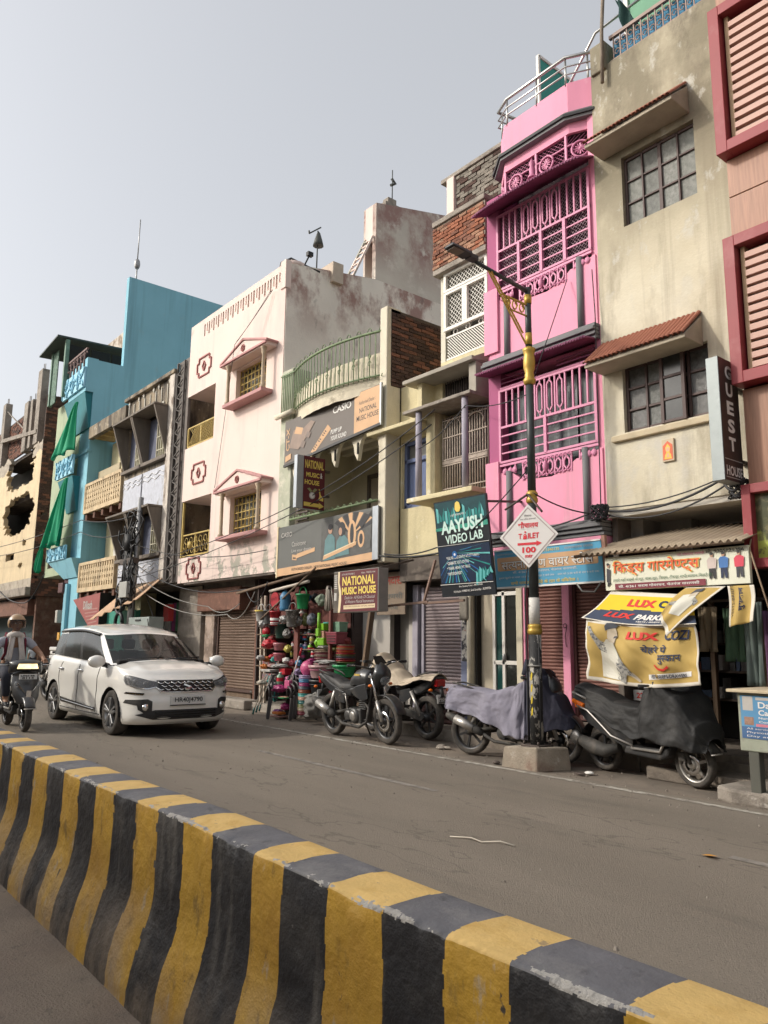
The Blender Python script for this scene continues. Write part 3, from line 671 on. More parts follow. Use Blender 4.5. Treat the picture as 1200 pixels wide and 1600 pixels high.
for z0,z1 in((5.15,6.35),(3.08,3.72)):
 for x0,x1 in((-23.3,-21.9),(-21.8,-20.0)):
  p=ibox('metal_panel',m_silver,t,x0,x1,8.46,8.5,z0,z1,.006);b=Bd()
  for k in range(2):b.tube([(x0+(x1-x0)*i/16,8.455,z1-.15-.13*k+.045*math.sin(i*1.25))for i in range(17)],.018,4)
  b.build('wavy_rib',M('white_rib',(.62,.62,.63),.6),p)
  pass
ibox('cornice',m_grey,t,-23.5,-19.75,8.36,8.5,8.9,9.02,.02)
b=Bd()
for k in range(10):b.sphere((-23.3+.38*k,8.47,8.82-.6*(k%3==1)),(.05,.03,.09),6,4)
for k in range(9):b.tube([(-23.35+.42*k,8.48,8.75),(-23.3+.42*k,8.48,8.15)],.018,4)
tag(b.build('plaster_drops',M('lime_white',(.6,.57,.5),.9),t),kind='stuff')
Bd().box(-20.1,-19.78,8.4,8.5,3.0,8.9).build('corner_post',M('peeling_post',(.55,.5,.44),.9,.2,6,patches=[((.2,.16,.13),5,.5,.62,(1,1,.4))]),t,bevel=.01)
ibox('grey_board',M('grey_board',(.155,.135,.12),.8,.15,3),t,-19.74,-19.06,8.52,8.6,3.0,9.2)
b=Bd().bar((-19.72,8.47,3.0),(-19.72,8.47,9.15),.05).bar((-19.28,8.47,3.0),(-19.28,8.47,9.15),.05)
for k in range(18):z=3.05+k*.34;b.bar((-19.7,8.47,z),(-19.3,8.47,z+.17),.03).bar((-19.3,8.47,z+.17),(-19.7,8.47,z+.34),.03)
b.build('lattice_girder',M('dark_girder',(.09,.078,.07),.7),t)
brick_wall(t,[m_brickD,m_brickB],m_mortarD,(-23.0,9.6,8.95),(0,1,0),1.4,1.0,.1,.3,.08,60,.03,'roof_brick_pier',(1,0,0));Bd().box(-23.7,-23.06,9.6,11,8.95,9.9).build('roof_pier',m_mortarD,t)
Bd().box(-27.0,-19.2,9.8,10,0,3.0).build('shop_recess',m_dark,t);Bd().box(-27,-19.1,8.6,13,2.94,3.0).build('shop_ceiling',m_darkwall,t)
ibox('green_counter',M('green_counter',(.05,.27,.2),.6,.1),t,-24.8,-21.9,8.55,8.7,.1,2.35);ibox('pier',m_conc,t,-20.0,-18.6,9.0,9.3,0,2.9,.02)
for k,(x,c)in enumerate(((-21.3,(.3,.3,.32)),(-20.95,(.25,.05,.2)),(-20.7,(.06,.2,.12)),(-20.4,(.28,.02,.02)))):ibox('hung_goods',M('hung_goods_%d'%k,c,.7,.3,9),t,x-.14,x+.14,9.3,9.4,1.75,2.55,.02)
o=Bd();pts=[]
def awnf(u,v):
 x=-23.4+3.6*u;zt=2.62+.5*u;return(x,7.75+.85*v+.03*math.sin(u*31)*(1-v),zt-.55+.75*v-.05*abs(math.sin(u*17))*(1-v))
o=Bd().grid(awnf,36,8).build('tan_awning',M('tan_canvas',(.5,.33,.21),.85,.15,4),fix=False,solid=.012);tag(o,'sagging tan canvas awning over the dark shop of the grey house','awning')
ibox('red_box_sign',M('red_lamp_box',(.4,.03,.03),.5),t,-20.3,-19.95,8.7,8.85,2.0,2.45)
# pale pink house
m_pp=M('pale_pink_paint',(.73,.595,.53),.8,.05,.9,.12,40,patches=[((.62,.45,.42),1.0,.5,.8,(1,1,.3)),((.60,.47,.42),5,.62,.8),((.50,.40,.36),1.6,.58,.76,(3,1,.1),None,.6),((.40,.34,.29),3.0,.6,.72,(1,1,.6),(8.6,9.9),.7),((.36,.35,.29),2.2,.5,.56,(1,1,.8),(4.15,3.2),1.0,.02)])
m_pside=M('weathered_side_wall',(.76,.70,.62),.92,.1,1.2,.35,25,patches=[((.30,.17,.145),1.1,.44,.56,(1,1,.7),(8.2,9.6),.9),((.18,.15,.135),2.0,.62,.75,(1,1,.5)),((.74,.7,.63),3,.6,.75)])
m_psidehi=M('weathered_upper_wall',(.58,.53,.46),.92,.1,1.2,.35,25,patches=[((.30,.17,.15),1.1,.36,.54,(1,1,.8),(10.6,11.6),.9),((.66,.61,.54),2.6,.56,.7)])
m_mar=M('dusty_maroon_paint',(.33,.12,.11),.75,.15,5);m_dpink=M('dusky_pink_paint',(.47,.25,.24),.8,.1,3)
m_gold=M('yellow_grille_paint',(.46,.34,.10),.6,.2,8)
t=root('pale_pink_house','three storey pale pink house with pedimented grille windows','house',(-16.5,8.5,0))
holes=[(-19.05,-17.4,6.55,8.0,1.3),(-19.05,-17.33,3.6,5.11,1.3),(-16.3,-14.86,7.12,8.02,.2),(-16.32,-14.86,3.92,4.86,.2)]
x=-18.25;k=0
while x<-14.4:
 holes+=[(x,x+.075,9.52,9.86,.08),(x+.15,x+.205,9.62,9.86,.08)];x+=.262
w=shell(t,'front_wall',m_pp,-19.05,-14.13,8.5,10.2,2.95,10.02,holes,.2,sides=True)
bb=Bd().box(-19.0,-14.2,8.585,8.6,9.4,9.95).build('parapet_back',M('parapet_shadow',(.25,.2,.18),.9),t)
b=Bd();b.prism([(8.52,2.9),(13.6,2.9),(13.6,10.42),(11.06,10.42),(8.52,10.0)],-14.25,-14.11,'x')
b.build('side_wall',m_pside,t)
b=Bd();b.prism([(11.06,10.42),(13.6,10.42),(13.6,13.1),(11.06,12.5)],-14.25,-14.11,'x');b.build('upper_wall',m_psidehi,t);b=Bd();b.prism([(11.06,10.2),(13.6,10.2),(13.6,13.1),(11.06,12.5)],-14.62,-14.55,'x')
b.build('upper_wall',m_psidehi,t)
b=Bd().box(-14.55,-14.25,11.06,11.16,11.55,12.5);b.build('upper_front',m_pp,t)
ibox('upper_door',m_dpink,t,-14.55,-14.26,11.5,11.56,10.2,11.55);
ibox('rooftop_pier',m_conc,t,-14.45,-14.15,11.4,11.95,12.55,12.72,.01);ibox('rooftop_pier',m_conc,t,-14.4,-14.18,11.5,11.78,12.72,12.88,.01)
ibox('corner_pillar',m_pp,t,-14.32,-14.1,8.47,8.62,9.4,10.08,.01)
Bd().box(-19.05,-14.14,10.2,13.6,0,9.4).build('rear_block',m_darkwall,t)
Bd().box(-18.7,-14.2,8.52,9.9,2.9,2.95).build('floor_soffit',m_darkwall,t)
m_corr=M('grey_corrugated',(.17,.155,.145),.8,.12,4)
for z0,z1 in((6.56,8.0),(3.61,5.1)):
 b=Bd();b.grid(lambda u,v:(-19.0+1.6*u,9.75+.03*math.sin(u*2*PI*11),z0+(z1-z0)*v),132,1);b.build('corrugated_screen',m_corr,t)
def lat_rail(z0,z1,curly):
 b=Bd();xa,xb=-19.0,-17.45
 for z in(z0,z1):b.bar((xa,8.56,z),(xb,8.56,z),.035)
 for x in(xa,(xa+xb)/2,xb):b.bar((x,8.56,z0),(x,8.56,z1+(.0 if not curly else 0)),.04)
 n=17
 for i in range(n):
  x=xa+(xb-xa)*i/n
  if curly:b.tube(arc((x+.05,z0+.15+.3*((i*7)%3)/2.5),.085,0,2*PI,8,d=8.56),.011,4)
  else:
   hh=z1-z0;b.bar((x,8.55,z0),(min(x+hh,xb),8.55,z0+min(hh,xb-x)),.012);b.bar((x+.09,8.565,z1),(min(x+.09+hh,xb),8.565,z1-min(hh,max(xb-x-.09,.01))),.012)
 if curly:b.lathe([(.0,-.03),(.1,-.02),(.1,.02),(0,.03)],((xa+xb)/2-.3,8.54,(z0+z1)/2),8,'y')
 return b.build('balcony_railing',m_gold,t)
lat_rail(6.6,7.12,False);lat_rail(3.65,4.2,True);Bd().bar((-18.98,8.54,3.62),(-18.98,8.54,5.08),.05).build('corner_post',m_gold,t)
def ped_window(x0,x1,z0,z1,zsill):
 b=Bd()
 for x in[x0+(x1-x0)*i/8 for i in range(9)]:b.tube([(x,8.62,z0),(x,8.62,z1)],.016,6)
 for j in range(6):b.tube([(x0,8.62,z0+(z1-z0)*j/5),(x1,8.62,z0+(z1-z0)*j/5)],.014,6)
 for i in range(8):
  for j in range(5):b.lathe([(.0,-.02),(.03,0),(0,.02)],(x0+(x1-x0)*(i+.5)/8,8.62,z0+(z1-z0)*j/5+.04),5,'y')if(i+j)%2 else None
 w=b.build('window_grille',m_gold,t)
 for i in range(4):
  piece('pane',M('amber_pane',(.09,.085,.065),.25,.3,5,rv=.3),w,x0+(x1-x0)*i/4+.015,x0+(x1-x0)*(i+1)/4-.015,8.7,8.71,z0,z1)
 ibox('window_sill',m_dpink,t,x0-.12,x1+.34,8.2,8.52,zsill-.09,zsill,.012)
 zc=z1+.07
 for x in(x0-.01,x1+.26):
  c=Bd().lathe([(.07,zsill),(.07,zsill+.05),(.045,zsill+.08),(.038,zc-.16),(.06,zc-.12),(.045,zc-.09),(.075,zc-.03),(.075,zc)],(x,8.28,0),10).build('window_column',M('tan_column',(.46,.36,.25),.7,.2),t)
 xa,xb=x0-.28,x1+.46;xm=(xa+xb)/2
 b=Bd().prism([(xa,zc),(xb,zc),(xb,zc+.1),(xm,zc+.40),(xa,zc+.1)],8.22,8.52,'y');p=b.build('pediment',m_pp,t,bevel=.008)
 r=Bd()
 for q0,q1 in(((xa-.05,zc+.1),(xm,zc+.44)),((xm,zc+.44),(xb+.05,zc+.1))):r.bar((q0[0],8.36,q0[1]),(q1[0],8.36,q1[1]),.34,.05,up=(0,0,1))
 r.bar((xa-.03,8.2,zc+.05),(xb+.03,8.2,zc+.05),.05);r.build('pediment_trim',m_dpink,p,bevel=.006)
 Bd().tube(arc((xm,zc+.22),.075,0,2*PI,14,d=8.21),.016,5,closed=False).bar((xm-.02,8.21,zc+.17),(xm+.03,8.21,zc+.27),.025).build('medallion',m_mar,p)
ped_window(-16.28,-14.88,7.13,8.0,7.1);ped_window(-16.3,-14.88,3.93,4.84,3.88)
for zc in(8.66,5.76,3.29):
 b=Bd();y=8.485;w0,w1,h0,h1=.4,.3,.19,.26;c=-18.12
 pts=[(c-w0,zc-h0*.7),(c-w1,zc-h0*.7),(c-w1,zc-h1),(c+w1,zc-h1),(c+w1,zc-h0*.7),(c+w0,zc-h0*.7),(c+w0,zc+h0*.7),(c+w1,zc+h0*.7),(c+w1,zc+h1),(c-w1,zc+h1),(c-w1,zc+h0*.7),(c-w0,zc+h0*.7)]
 for p,q in zip(pts,pts[1:]+pts[:1]):b.bar((p[0],y,p[1]),(q[0],y,q[1]),.035,.032)
 dd=[(c-.09,zc),(c,zc-.13),(c+.09,zc),(c,zc+.13)]
 for p,q in zip(dd,dd[1:]+dd[:1]):b.bar((p[0],y,p[1]),(q[0],y,q[1]),.035,.032)
 b.build('wall_motif',m_mar,t)
ibox('shop_fascia',m_rustsheet,t,-18.55,-16.3,8.85,9.6,2.22,2.78,.015);ibox('pier',M('peeling_pier',(.42,.33,.27),.9,.25,5,patches=[((.2,.15,.12),3,.45,.6),((.55,.5,.45),6,.6,.7)]),t,-18.35,-17.85,9.0,9.3,.1,2.3,.02)
ibox('pier',m_rustsheet,t,-15.8,-15.6,9.0,9.3,.1,2.3,.02)
m_brsh=M('brown_shutter',(.16,.105,.075),.6,.15,3,metal=.2,patches=[((.24,.18,.14),3,.5,.7)]);m_brrail=M('brown_rail',(.08,.045,.035),.65,.2,5)
shutter(t,-17.78,-15.86,.3,2.28,9.12,m_brsh,m_brrail,.066);ibox('door_board',m_wood,t,-17.3,-16.1,9.14,9.2,.14,.29)
Bd().box(-19,-15.6,9.25,9.4,.1,2.95).box(-18.3,-15.7,8.9,9.3,2.75,2.94).build('shop_backing',m_darkwall,t)
# music shop house (cream-white, curved terrace)
m_ww=M('chalky_white_paint',(.62,.57,.45),.9,.12,1.6,.35,25,patches=[((.38,.33,.24),1.6,.55,.75,(1,1,.35)),((.2,.17,.13),4,.68,.8)])
m_rough=M('rough_whitewash',(.64,.58,.45),.95,.15,4,1.0,10,patches=[((.25,.21,.15),3,.6,.75)]);m_grn=M('green_iron_paint',(.17,.23,.12),.6,.2,8);m_room=M('balcony_wall_paint',(.47,.43,.31),.85,.1,1.5)
t=root('music_shop_house','cream two storey house with curved terrace and green iron railing','house',(-12.3,8.5,0))
Bd().box(-14.08,-13.6,8.46,8.9,2.86,7.35).build('column',M('greenish_column',(.42,.43,.33),.9,.2,2,patches=[((.6,.57,.47),3,.5,.65),((.2,.19,.15),5,.6,.72)]),t,bevel=.02)
Bd().box(-10.63,-10.42,8.46,8.8,2.88,7.66).build('column',m_ww,t,bevel=.02)
brick_wall(t,[m_brickD,m_brickD,m_brickB],m_mortarD,(-10.42,8.56,6.12),(0,1,0),1.33,1.5,.072,.21,.05,300,.01,'terrace_brick_wall',(1,0,0))
Bd().box(-10.6,-10.49,8.8,9.9,5.9,7.6).build('terrace_side_wall',m_mortarD,t)
m_cor2=M('sooty_cornice',(.3,.27,.2),.9,.2,3)
def bow(s,off=0.0):
 a=PI*(.06+.90*s);x=-13.55+2.95*s;return Vector((x,8.62-(.36*math.sin(a)**.75)-off,0))
b=Bd();b.grid(lambda u,v:bow(u)+Vector((0,-.02*math.sin(v*PI),6.06+.76*v-.1*(1-u)*v+.02*NZ.noise((u*9,v*3,1)))),40,6)
b.grid(lambda u,v:bow(u)+Vector((0,.14*v,6.82-.1*(1-u)+.02*NZ.noise((u*9,3,1)))),40,1);b.grid(lambda u,v:bow(u)+Vector((0,.14,6.06+.76*v-.1*(1-u)*v)),40,1)
b.build('terrace_parapet',m_rough,t,fix=False)
b=Bd()
for z,rr in((6.36,.018),(7.22,.026)):b.tube([bow(i/40,.06)+Vector((0,0,z))for i in range(41)],rr,6)
for i in range(25):
 p=bow(i/24,.06);b.tube([p+Vector((0,0,6.3)),p+Vector((0,0,7.22))],.011,5)
 b.tube([p+Vector((0,0,6.36)),p+Vector((.07,-.05,6.31)),p+Vector((.12,-.08,6.34))],.01,4)
 if i%2==0:b.tube([p+Vector((.06*math.cos(a*.5)-.0,-.012,7.24+.075*math.sin(a*.5)))for a in range(0,7)],.01,4)
 if i%3==1:
  for zc,s in((6.62,1),(6.78,-1)):b.tube([p+Vector((.055*math.cos(a*.9)*(1-a*.08),-.01,zc+s*.06*math.sin(a*.9)*(1-a*.08)))for a in range(8)],.009,4)
b.build('terrace_railing',m_grn,t)
b=Bd()
for k in range(7):b.tube([(-14.0+.07*k,8.42+.0*k,6.35),(-14.0+.07*k,8.42,7.25)],.011,5)
b.bar((-14.05,8.42,7.22),(-13.5,8.42,7.22),.025).bar((-14.05,8.42,6.36),(-13.5,8.42,6.36),.02).build('railing_end',m_grn,t);Bd().tube([(-14.1,8.36,6.3),(-13.4,8.36,6.3)],.06,10).build('pipe',m_ww,t)
Bd().box(-14.0,-10.6,8.7,13.4,5.68,5.9).build('terrace_slab',m_cor2,t);Bd().box(-14.05,-10.45,8.5,11.5,3.7,3.88).build('balcony_slab',m_cor2,t,bevel=.01)
Bd().box(-14.05,-10.43,10.0,13.4,2.9,5.68).build('rear_wall',m_room,t);Bd().box(-10.6,-10.44,8.8,10.0,3.88,5.68).build('balcony_side',m_room,t);Bd().box(-13.6,-13.5,8.6,10,3.88,5.68).build('balcony_side',m_room,t)
b=Bd().box(-12.75,-11.75,9.96,10.02,3.88,4.95,0);b.build('door_leaf',M('tan_door',(.3,.26,.19),.7,.15,4),t);bb=Bd()
for x in(-12.8,-11.72):bb.bar((x,9.96,3.88),(x,9.96,5.0),.08)
bb.bar((-12.84,9.96,5.0),(-11.68,9.96,5.0),.08).build('door_frame',M('dark_frame',(.1,.085,.07),.7),t);ibox('side_window',m_dark,t,-11.1,-10.75,9.93,9.99,4.2,5.0)
Bd().box(-11.15,-11.08,9.94,9.98,4.15,5.05).build('window_frame',M('dark_frame',(.1,.085,.07)),t)
poly=[(-13.55,5.62),(-13.55,5.0)]
for k in range(4):
 xa=-13.55+.735*k;poly+=[(xa+.06,4.86),(xa+.10,5.0)]+[(xa+.40-.30*math.cos(a*PI/8),5.0+.36*math.sin(a*PI/8))for a in range(1,8)]+[(xa+.70,5.0)]
poly+=[(-10.63,4.9),(-10.63,5.62)]
Bd().prism(poly,8.48,8.56,'y').build('scalloped_valance',m_ww,t)
for k in range(1,4):ibox('drip_slot',m_dark,t,-13.47+.735*k-.02,-13.47+.735*k+.02,8.46,8.484,4.98,5.2,0)
for k in range(3):Bd().box(-13.5,-10.65,8.9+.4*k,9.05+.4*k,5.55,5.68).build('ceiling_beam',m_ww,t)
b=Bd().tube([(-13.5,8.42,3.98),(-10.6,8.42,4.0)],.025,6)
for k in range(14):b.tube(arc((-13.4+.2*k,3.99),.055,0,PI,6,d=8.42),.012,4)
b.build('balcony_rail',m_grn,t);bb=Bd()
for k in range(5):bb.box(-13.5,-13.05,8.55,8.6,3.9+.07*k,3.93+.07*k)
bb.build('vent_slats',m_iron,t)
Bd().box(-15.5,-12.05,10.3,10.4,.1,2.9).box(-12.1,-12.05,9.0,10.3,.1,2.9).box(-15.55,-15.5,8.9,10.3,.1,2.9).build('stall_recess',M('stall_recess',(.07,.05,.045),.9,.2),t);Bd().box(-14.0,-10.45,8.6,10.4,2.78,2.88).build('shop_ceiling',m_darkwall,t)
m_shopw=M('shop_white_wall',(.46,.43,.39),.8,.1,1.5)
ibox('shop_wall',m_shopw,t,-12.04,-11.2,9.25,9.35,.14,2.3);ibox('shop_wall',M('shop_grey_wall',(.3,.285,.26),.8,.1),t,-11.2,-10.35,9.5,9.55,.14,2.4);ibox('shop_wall',m_shopw,t,-10.5,-10.3,9.1,9.3,.14,2.3,.01)
ibox('shop_lintel',m_dark,t,-12.05,-10.3,8.9,9.4,2.2,2.78);o=Bd().bar((-11.75,8.95,.1),(-11.2,8.82,2.15),.09).build('leaning_plank',m_wood,t)
# yellow house with blue door
m_yel=M('faded_yellow_wash',(.60,.53,.33),.92,.14,1.4,.35,22,patches=[((.36,.31,.2),1.3,.5,.72,(1,1,.35)),((.16,.14,.11),1.6,.58,.75,(1,1,.5),(5.3,6.2),.8),((.7,.66,.55),4,.62,.72)])
m_lilac=M('lilac_grey_paint',(.33,.31,.36),.8,.15,4);m_bdoor=M('blue_door_paint',(.12,.155,.28),.7,.18,4,.15,50,stretch=(1,1,.2))
t=root('yellow_house','faded yellow house with a blue door, grille bay and brick top','house',(-9.3,8.8,0))
shell(t,'wall',m_yel,-10.40,-9.3,8.8,13,2.95,6.12,[(-10.37,-9.58,3.84,5.08)],.2)
ibox('chajja',m_yel,t,-10.85,-9.5,8.35,8.8,5.2,5.27,.012)
w=Bd()
for x in(-10.34,-9.61):w.bar((x,8.9,3.86),(x,8.9,5.06),.07)
for z in(3.88,4.72,5.04):w.bar((-10.37,8.9,z),(-9.58,8.9,z),.07)
w=w.build('door_frame',m_bdoor,t,bevel=.006)
for a,c in((-10.3,-9.99),(-9.96,-9.65)):
 d=ibox('door_leaf',m_bdoor,t,a,c,8.92,8.95,3.92,4.68,.008);poly=[(a+.05,3.98),(c-.05,3.98),(c-.05,4.5)]+[((a+c)/2+(c-a-.1)/2*math.cos(q),4.5+.1*math.sin(q))for q in(.5,1.1,1.57,2.0,2.6)]+[(a+.05,4.5)]
 Bd().prism(poly,8.895,8.925,'y').build('door_panel',m_bdoor,d,bevel=.012)
piece('pane',M('dusty_pane',(.16,.16,.15),.3,.3,6),w,-10.3,-9.65,8.93,8.94,4.76,5.0)
Bd().box(-9.28,-8.12,8.95,13,3.0,7.86).build('bay_wall',m_yel,t)
ibox('upper_chajja',M('grey_cement',(.34,.31,.26),.9,.2,3),t,-9.85,-8.15,8.35,8.95,5.93,6.0,.012)
Bd().prism([(8.35,5.93),(8.95,6.0),(8.95,6.25),(8.42,6.0)],-9.82,-8.14,'x').build('chajja_slope',M('grey_cement',(.34,.31,.26)),t)
ibox('shelf_slab',m_conc,t,-9.78,-8.15,8.3,8.95,5.36,5.42,.012);ibox('bay_cheek',m_yel,t,-9.62,-9.5,8.5,8.95,5.42,5.93,.01);ibox('bay_cheek',M('grey_cement',(.34,.31,.26)),t,-8.32,-8.16,8.45,8.95,5.42,5.93,.01)
b=Bd()
for i in range(16):b.tube([(-9.2+.055*i,8.78,5.43),(-9.2+.055*i,8.78,5.9)],.01,4)
b.build('loft_grille',m_iron,t);ibox('loft_dark',m_dark,t,-9.45,-8.33,8.88,8.94,5.43,5.92)
ibox('sill_slab',m_yel,t,-9.6,-8.08,8.25,8.95,3.78,3.86,.012);ibox('bay_cheek',m_yel,t,-9.5,-9.28,8.6,8.95,3.86,5.36,.01)
for x in(-9.46,-8.36):Bd().tube([(x,8.4,3.86),(x,8.4,5.36)],.055,12).build('bay_post',m_lilac,t)
ibox('bay_dark',m_dark,t,-9.24,-8.16,8.86,8.94,3.87,5.3);b=Bd();x0,x1=-9.22,-8.18
for i in range(19):b.tube([(x0+(x1-x0)*i/18,8.74,3.88),(x0+(x1-x0)*i/18,8.74,5.25)],.013,5)
for z in(3.92,4.02,4.42,4.52,4.9,5.2):b.bar((x0,8.73,z),(x1,8.73,z),.02)
b.box(x0,x1,8.72,8.75,4.44,4.5)
for k in range(2):b.tube(arc((-8.96+.52*k,5.0),.2,0,PI,10,d=8.72),.014,4)
b.build('bay_grille',M('rusty_cream_iron',(.36,.3,.25),.7,.3,10),t)
m_wht=M('white_iron_paint',(.72,.70,.64),.6,.06,6)
ibox('upper_post',M('pale_upper_wall',(.6,.57,.47),.9,.1),t,-9.32,-9.2,8.78,8.95,6.12,7.88,.01);ibox('upper_post',m_yel,t,-8.16,-7.98,8.78,8.95,6.0,7.9,.01)
ibox('upper_low_wall',m_yel,t,-9.3,-8.0,8.76,8.95,6.02,6.28,.01);ibox('window_dark',M('curtain_dark',(.1,.09,.075),.9,.3,5),t,-9.2,-8.17,8.9,8.94,6.3,7.87)
def diamond(b,x0,x1,z0,z1,y,p,r):
 """diagonal wire mesh clipped to a rectangle"""
 for s in(1,-1):
  c=-2.0*(z1-z0)
  while c<(x1-x0)+(z1-z0):
   pts=[]
   za,zb=z0,z1;xa,xb=(x0+c,x0+c+(z1-z0))if s>0 else(x0+c+(z1-z0),x0+c)
   t0,t1=0.0,1.0;dx=xb-xa
   for lim,lo in((x0,True),(x1,False)):
    q=(lim-xa)/dx
    if(dx>0)==lo:t0=max(t0,q)
    else:t1=min(t1,q)
   if t1-t0>.02:b.bar((xa+dx*t0,y+.004*s,za+(zb-za)*t0),(xa+dx*t1,y+.004*s,za+(zb-za)*t1),r)
   c+=p
 return b
for x0,x1,z0,z1 in((-9.17,-8.72,6.84,7.5),(-8.66,-8.19,6.84,7.5),(-9.17,-8.19,7.54,7.86)):
 b=Bd()
 for z in(z0,z1):b.bar((x0-.03,8.76,z),(x1+.03,8.76,z),.06)
 for x in(x0,x1):b.bar((x,8.76,z0+.03),(x,8.76,z1-.03),.06)
 f=b.build('mesh_sash',m_wht,t,bevel=.005);diamond(Bd(),x0,x1,z0,z1,8.8,.085,.009).build('wire_mesh',m_wht,f)
b=Bd()
for z in(6.3,6.7):b.bar((-9.16,8.78,z),(-8.18,8.78,z),.03)
for k in range(26):
 x=-9.5+.055*k;a0=max(0,(-9.14-x)/.38);a1=min(1,(-8.2-x)/.38)
 if a1-a0>.05:b.bar((x+.38*a0,8.78,6.68-.38*a0),(x+.38*a1,8.78,6.68-.38*a1),.016)
for k in range(3):b.tube(arc((-8.95+.3*k,6.76),.05,0,2*PI,8,d=8.78),.01,4)
b.build('lower_rail',m_wht,t)
brick_wall(t,[m_brickA,m_brickA,m_brickC,m_brickB],m_mortar,(-9.38,8.66,7.98),(1,0,0),1.26,.82,.066,.19,.07,300,.012,'brick_parapet',(0,-1,0))
Bd().box(-9.38,-8.1,8.64,9.6,7.88,7.98).build('overhang_slab',m_conc,t,bevel=.01);Bd().box(-9.38,-8.1,8.62,8.95,8.8,8.9).build('parapet_cap',m_conc,t,bevel=.015);Bd().box(-9.36,-8.1,8.73,9.6,7.98,8.8).build('parapet_back',m_mortar,t)
Bd().box(-9.3,-7.9,9.05,11.5,8.8,9.85).build('stair_head',m_mortarD,t)
brick_wall(t,[m_brickG,m_brickG,m_brickD],m_mortarD,(-9.12,9.0,8.85),(1,0,0),1.25,1.0,.07,.2,.05,300,.012,'stair_brick_wall',(0,-1,0));Bd().box(-9.5,-7.9,8.95,11.5,9.85,9.93).build('stair_roof',m_conc,t,bevel=.01)
ibox('stair_edge',m_pp,t,-9.32,-9.14,8.93,9.05,8.8,9.85,.005)
m_psh=M('mauve_shutter',(.23,.185,.19),.6,.15,3,metal=.2,patches=[((.30,.265,.26),3,.5,.7)])
shutter(t,-10.1,-9.08,.75,2.45,9.12,m_psh,m_lilac,.058)
for x in(-10.22,-9.02):ibox('shutter_post',m_lilac,t,x-.09,x+.05,9.02,9.2,.16,2.5,.008)
b=Bd().box(-10.1,-9.6,9.08,9.12,.16,.73).box(-9.58,-9.08,9.08,9.12,.16,.73);lg=b.build('louvred_base',M('maroon_base',(.1,.05,.045),.7,.2),t)
for k in range(7):
 for x in(-10.08,-9.56):piece('slat',M('maroon_slat',(.15,.085,.08),.7,.2),lg,x,x+.46,9.045,9.075,.2+.075*k,.24+.075*k)
ibox('poster_remnant',M('torn_posters',(.5,.48,.44),.9,.3,8,patches=[((.06,.06,.07),7,.5,.56),((.3,.12,.1),11,.62,.66)]),t,-9.05,-8.93,8.985,9.0,1.2,1.95,0);ibox('blue_plinth',M('slate_blue',(.16,.18,.27),.8,.2),t,-9.06,-8.9,8.98,9.06,.16,1.2,.005)
ibox('cream_pier',M('cream_post',(.55,.5,.38),.85,.15),t,-8.87,-8.78,8.95,9.1,.2,2.5,.01);Bd().tube([(-8.82,8.93,.2),(-8.82,8.93,2.5)],.04,8).build('drain_pipe',M('cream_pipe',(.62,.57,.45),.7,.15),t)
ibox('dark_gap',m_dark,t,-8.76,-8.72,9.0,9.2,.2,2.5,0);ibox('cream_panel',M('panel_cream',(.42,.37,.28),.85,.12),t,-8.72,-8.42,9.1,9.15,.2,2.5)
Bd().box(-10.4,-8.0,9.2,9.4,.1,2.95).box(-10.4,-8.0,8.8,9.3,2.55,2.94).build('shop_backing',m_darkwall,t)
m_alu=M('aluminium',(.62,.6,.56),.5,.08,6,metal=.3)
b=Bd()
for x in(-8.42,-8.22,-7.9):b.bar((x,9.1,.3),(x,9.1,2.3),.06)
for z in(.34,1.2,2.26):b.bar((-8.42,9.1,z),(-7.9,9.1,z),.06)
d=b.build('aluminium_door',m_alu,t,bevel=.004)
for x0,x1 in((-8.39,-8.25),(-8.19,-7.93)):
 for z0,z1 in((.37,1.17),(1.23,2.23)):piece('pane',M('green_curtain_glass',(.01,.05,.045),.12,.3,3,spec=.7)if x0<-8.3 else M('dark_glass',(.02,.022,.02),.1,.2,3,spec=.7),d,x0,x1,9.1,9.112,z0,z1)
Bd().sphere((-8.2,9.05,1.28),(.03,.02,.06),8,6).build('lock',m_metalgrey,d);ibox('door_post',M('cream_post'),t,-7.88,-7.76,8.98,9.12,.2,2.5,.008)
o=Bd().box(-9.0,-8.8,8.86,9.0,1.85,2.25).build('meter_box',M('old_meter',(.2,.18,.15),.8,.3,8),bevel=.04,seg=3);tag(o,'old rounded electricity meter box beside the mauve shutter','meter')
# bright pink house
m_pink=M('bright_pink_paint',(.74,.29,.41),.7,.05,1.0,.08,40,patches=[((.60,.23,.33),.9,.5,.8,(1,1,.3)),((.76,.40,.5),4,.64,.8),((.46,.25,.28),1.4,.55,.74,(3,1,.1),None,.75),((.42,.2,.25),3.2,.64,.76,(1,1,.5),None,.6)])
m_dkpink=M('deep_pink_paint',(.36,.085,.19),.75,.08,2);m_piron=M('pink_iron_paint',(.60,.225,.36),.55,.06,8)
m_gband=M('grey_band_paint',(.16,.16,.165),.7,.1,3);m_gband2=M('dark_band_paint',(.045,.047,.05),.7,.1,3)
m_pdark=M('frieze_shade_dark',(.03,.018,.022),.9,.3,4);m_corrp=M('corrugated_plum',(.23,.06,.13),.6,.2,5)
m_refl=M('reflecting_glass',(.05,.058,.066),.25,.35,2.5,spec=.25,patches=[((.16,.18,.19),2.2,.5,.6,(1,1,.3))])
t=root('pink_house','narrow bright pink house with ornamental pink iron grilles and grey bands','house',(-6.9,8.5,0))
X0,X1=-7.93,-5.9
PL=[(-7.8,8.72),(-7.46,8.42),(-6.22,8.42),(-5.82,8.62)]
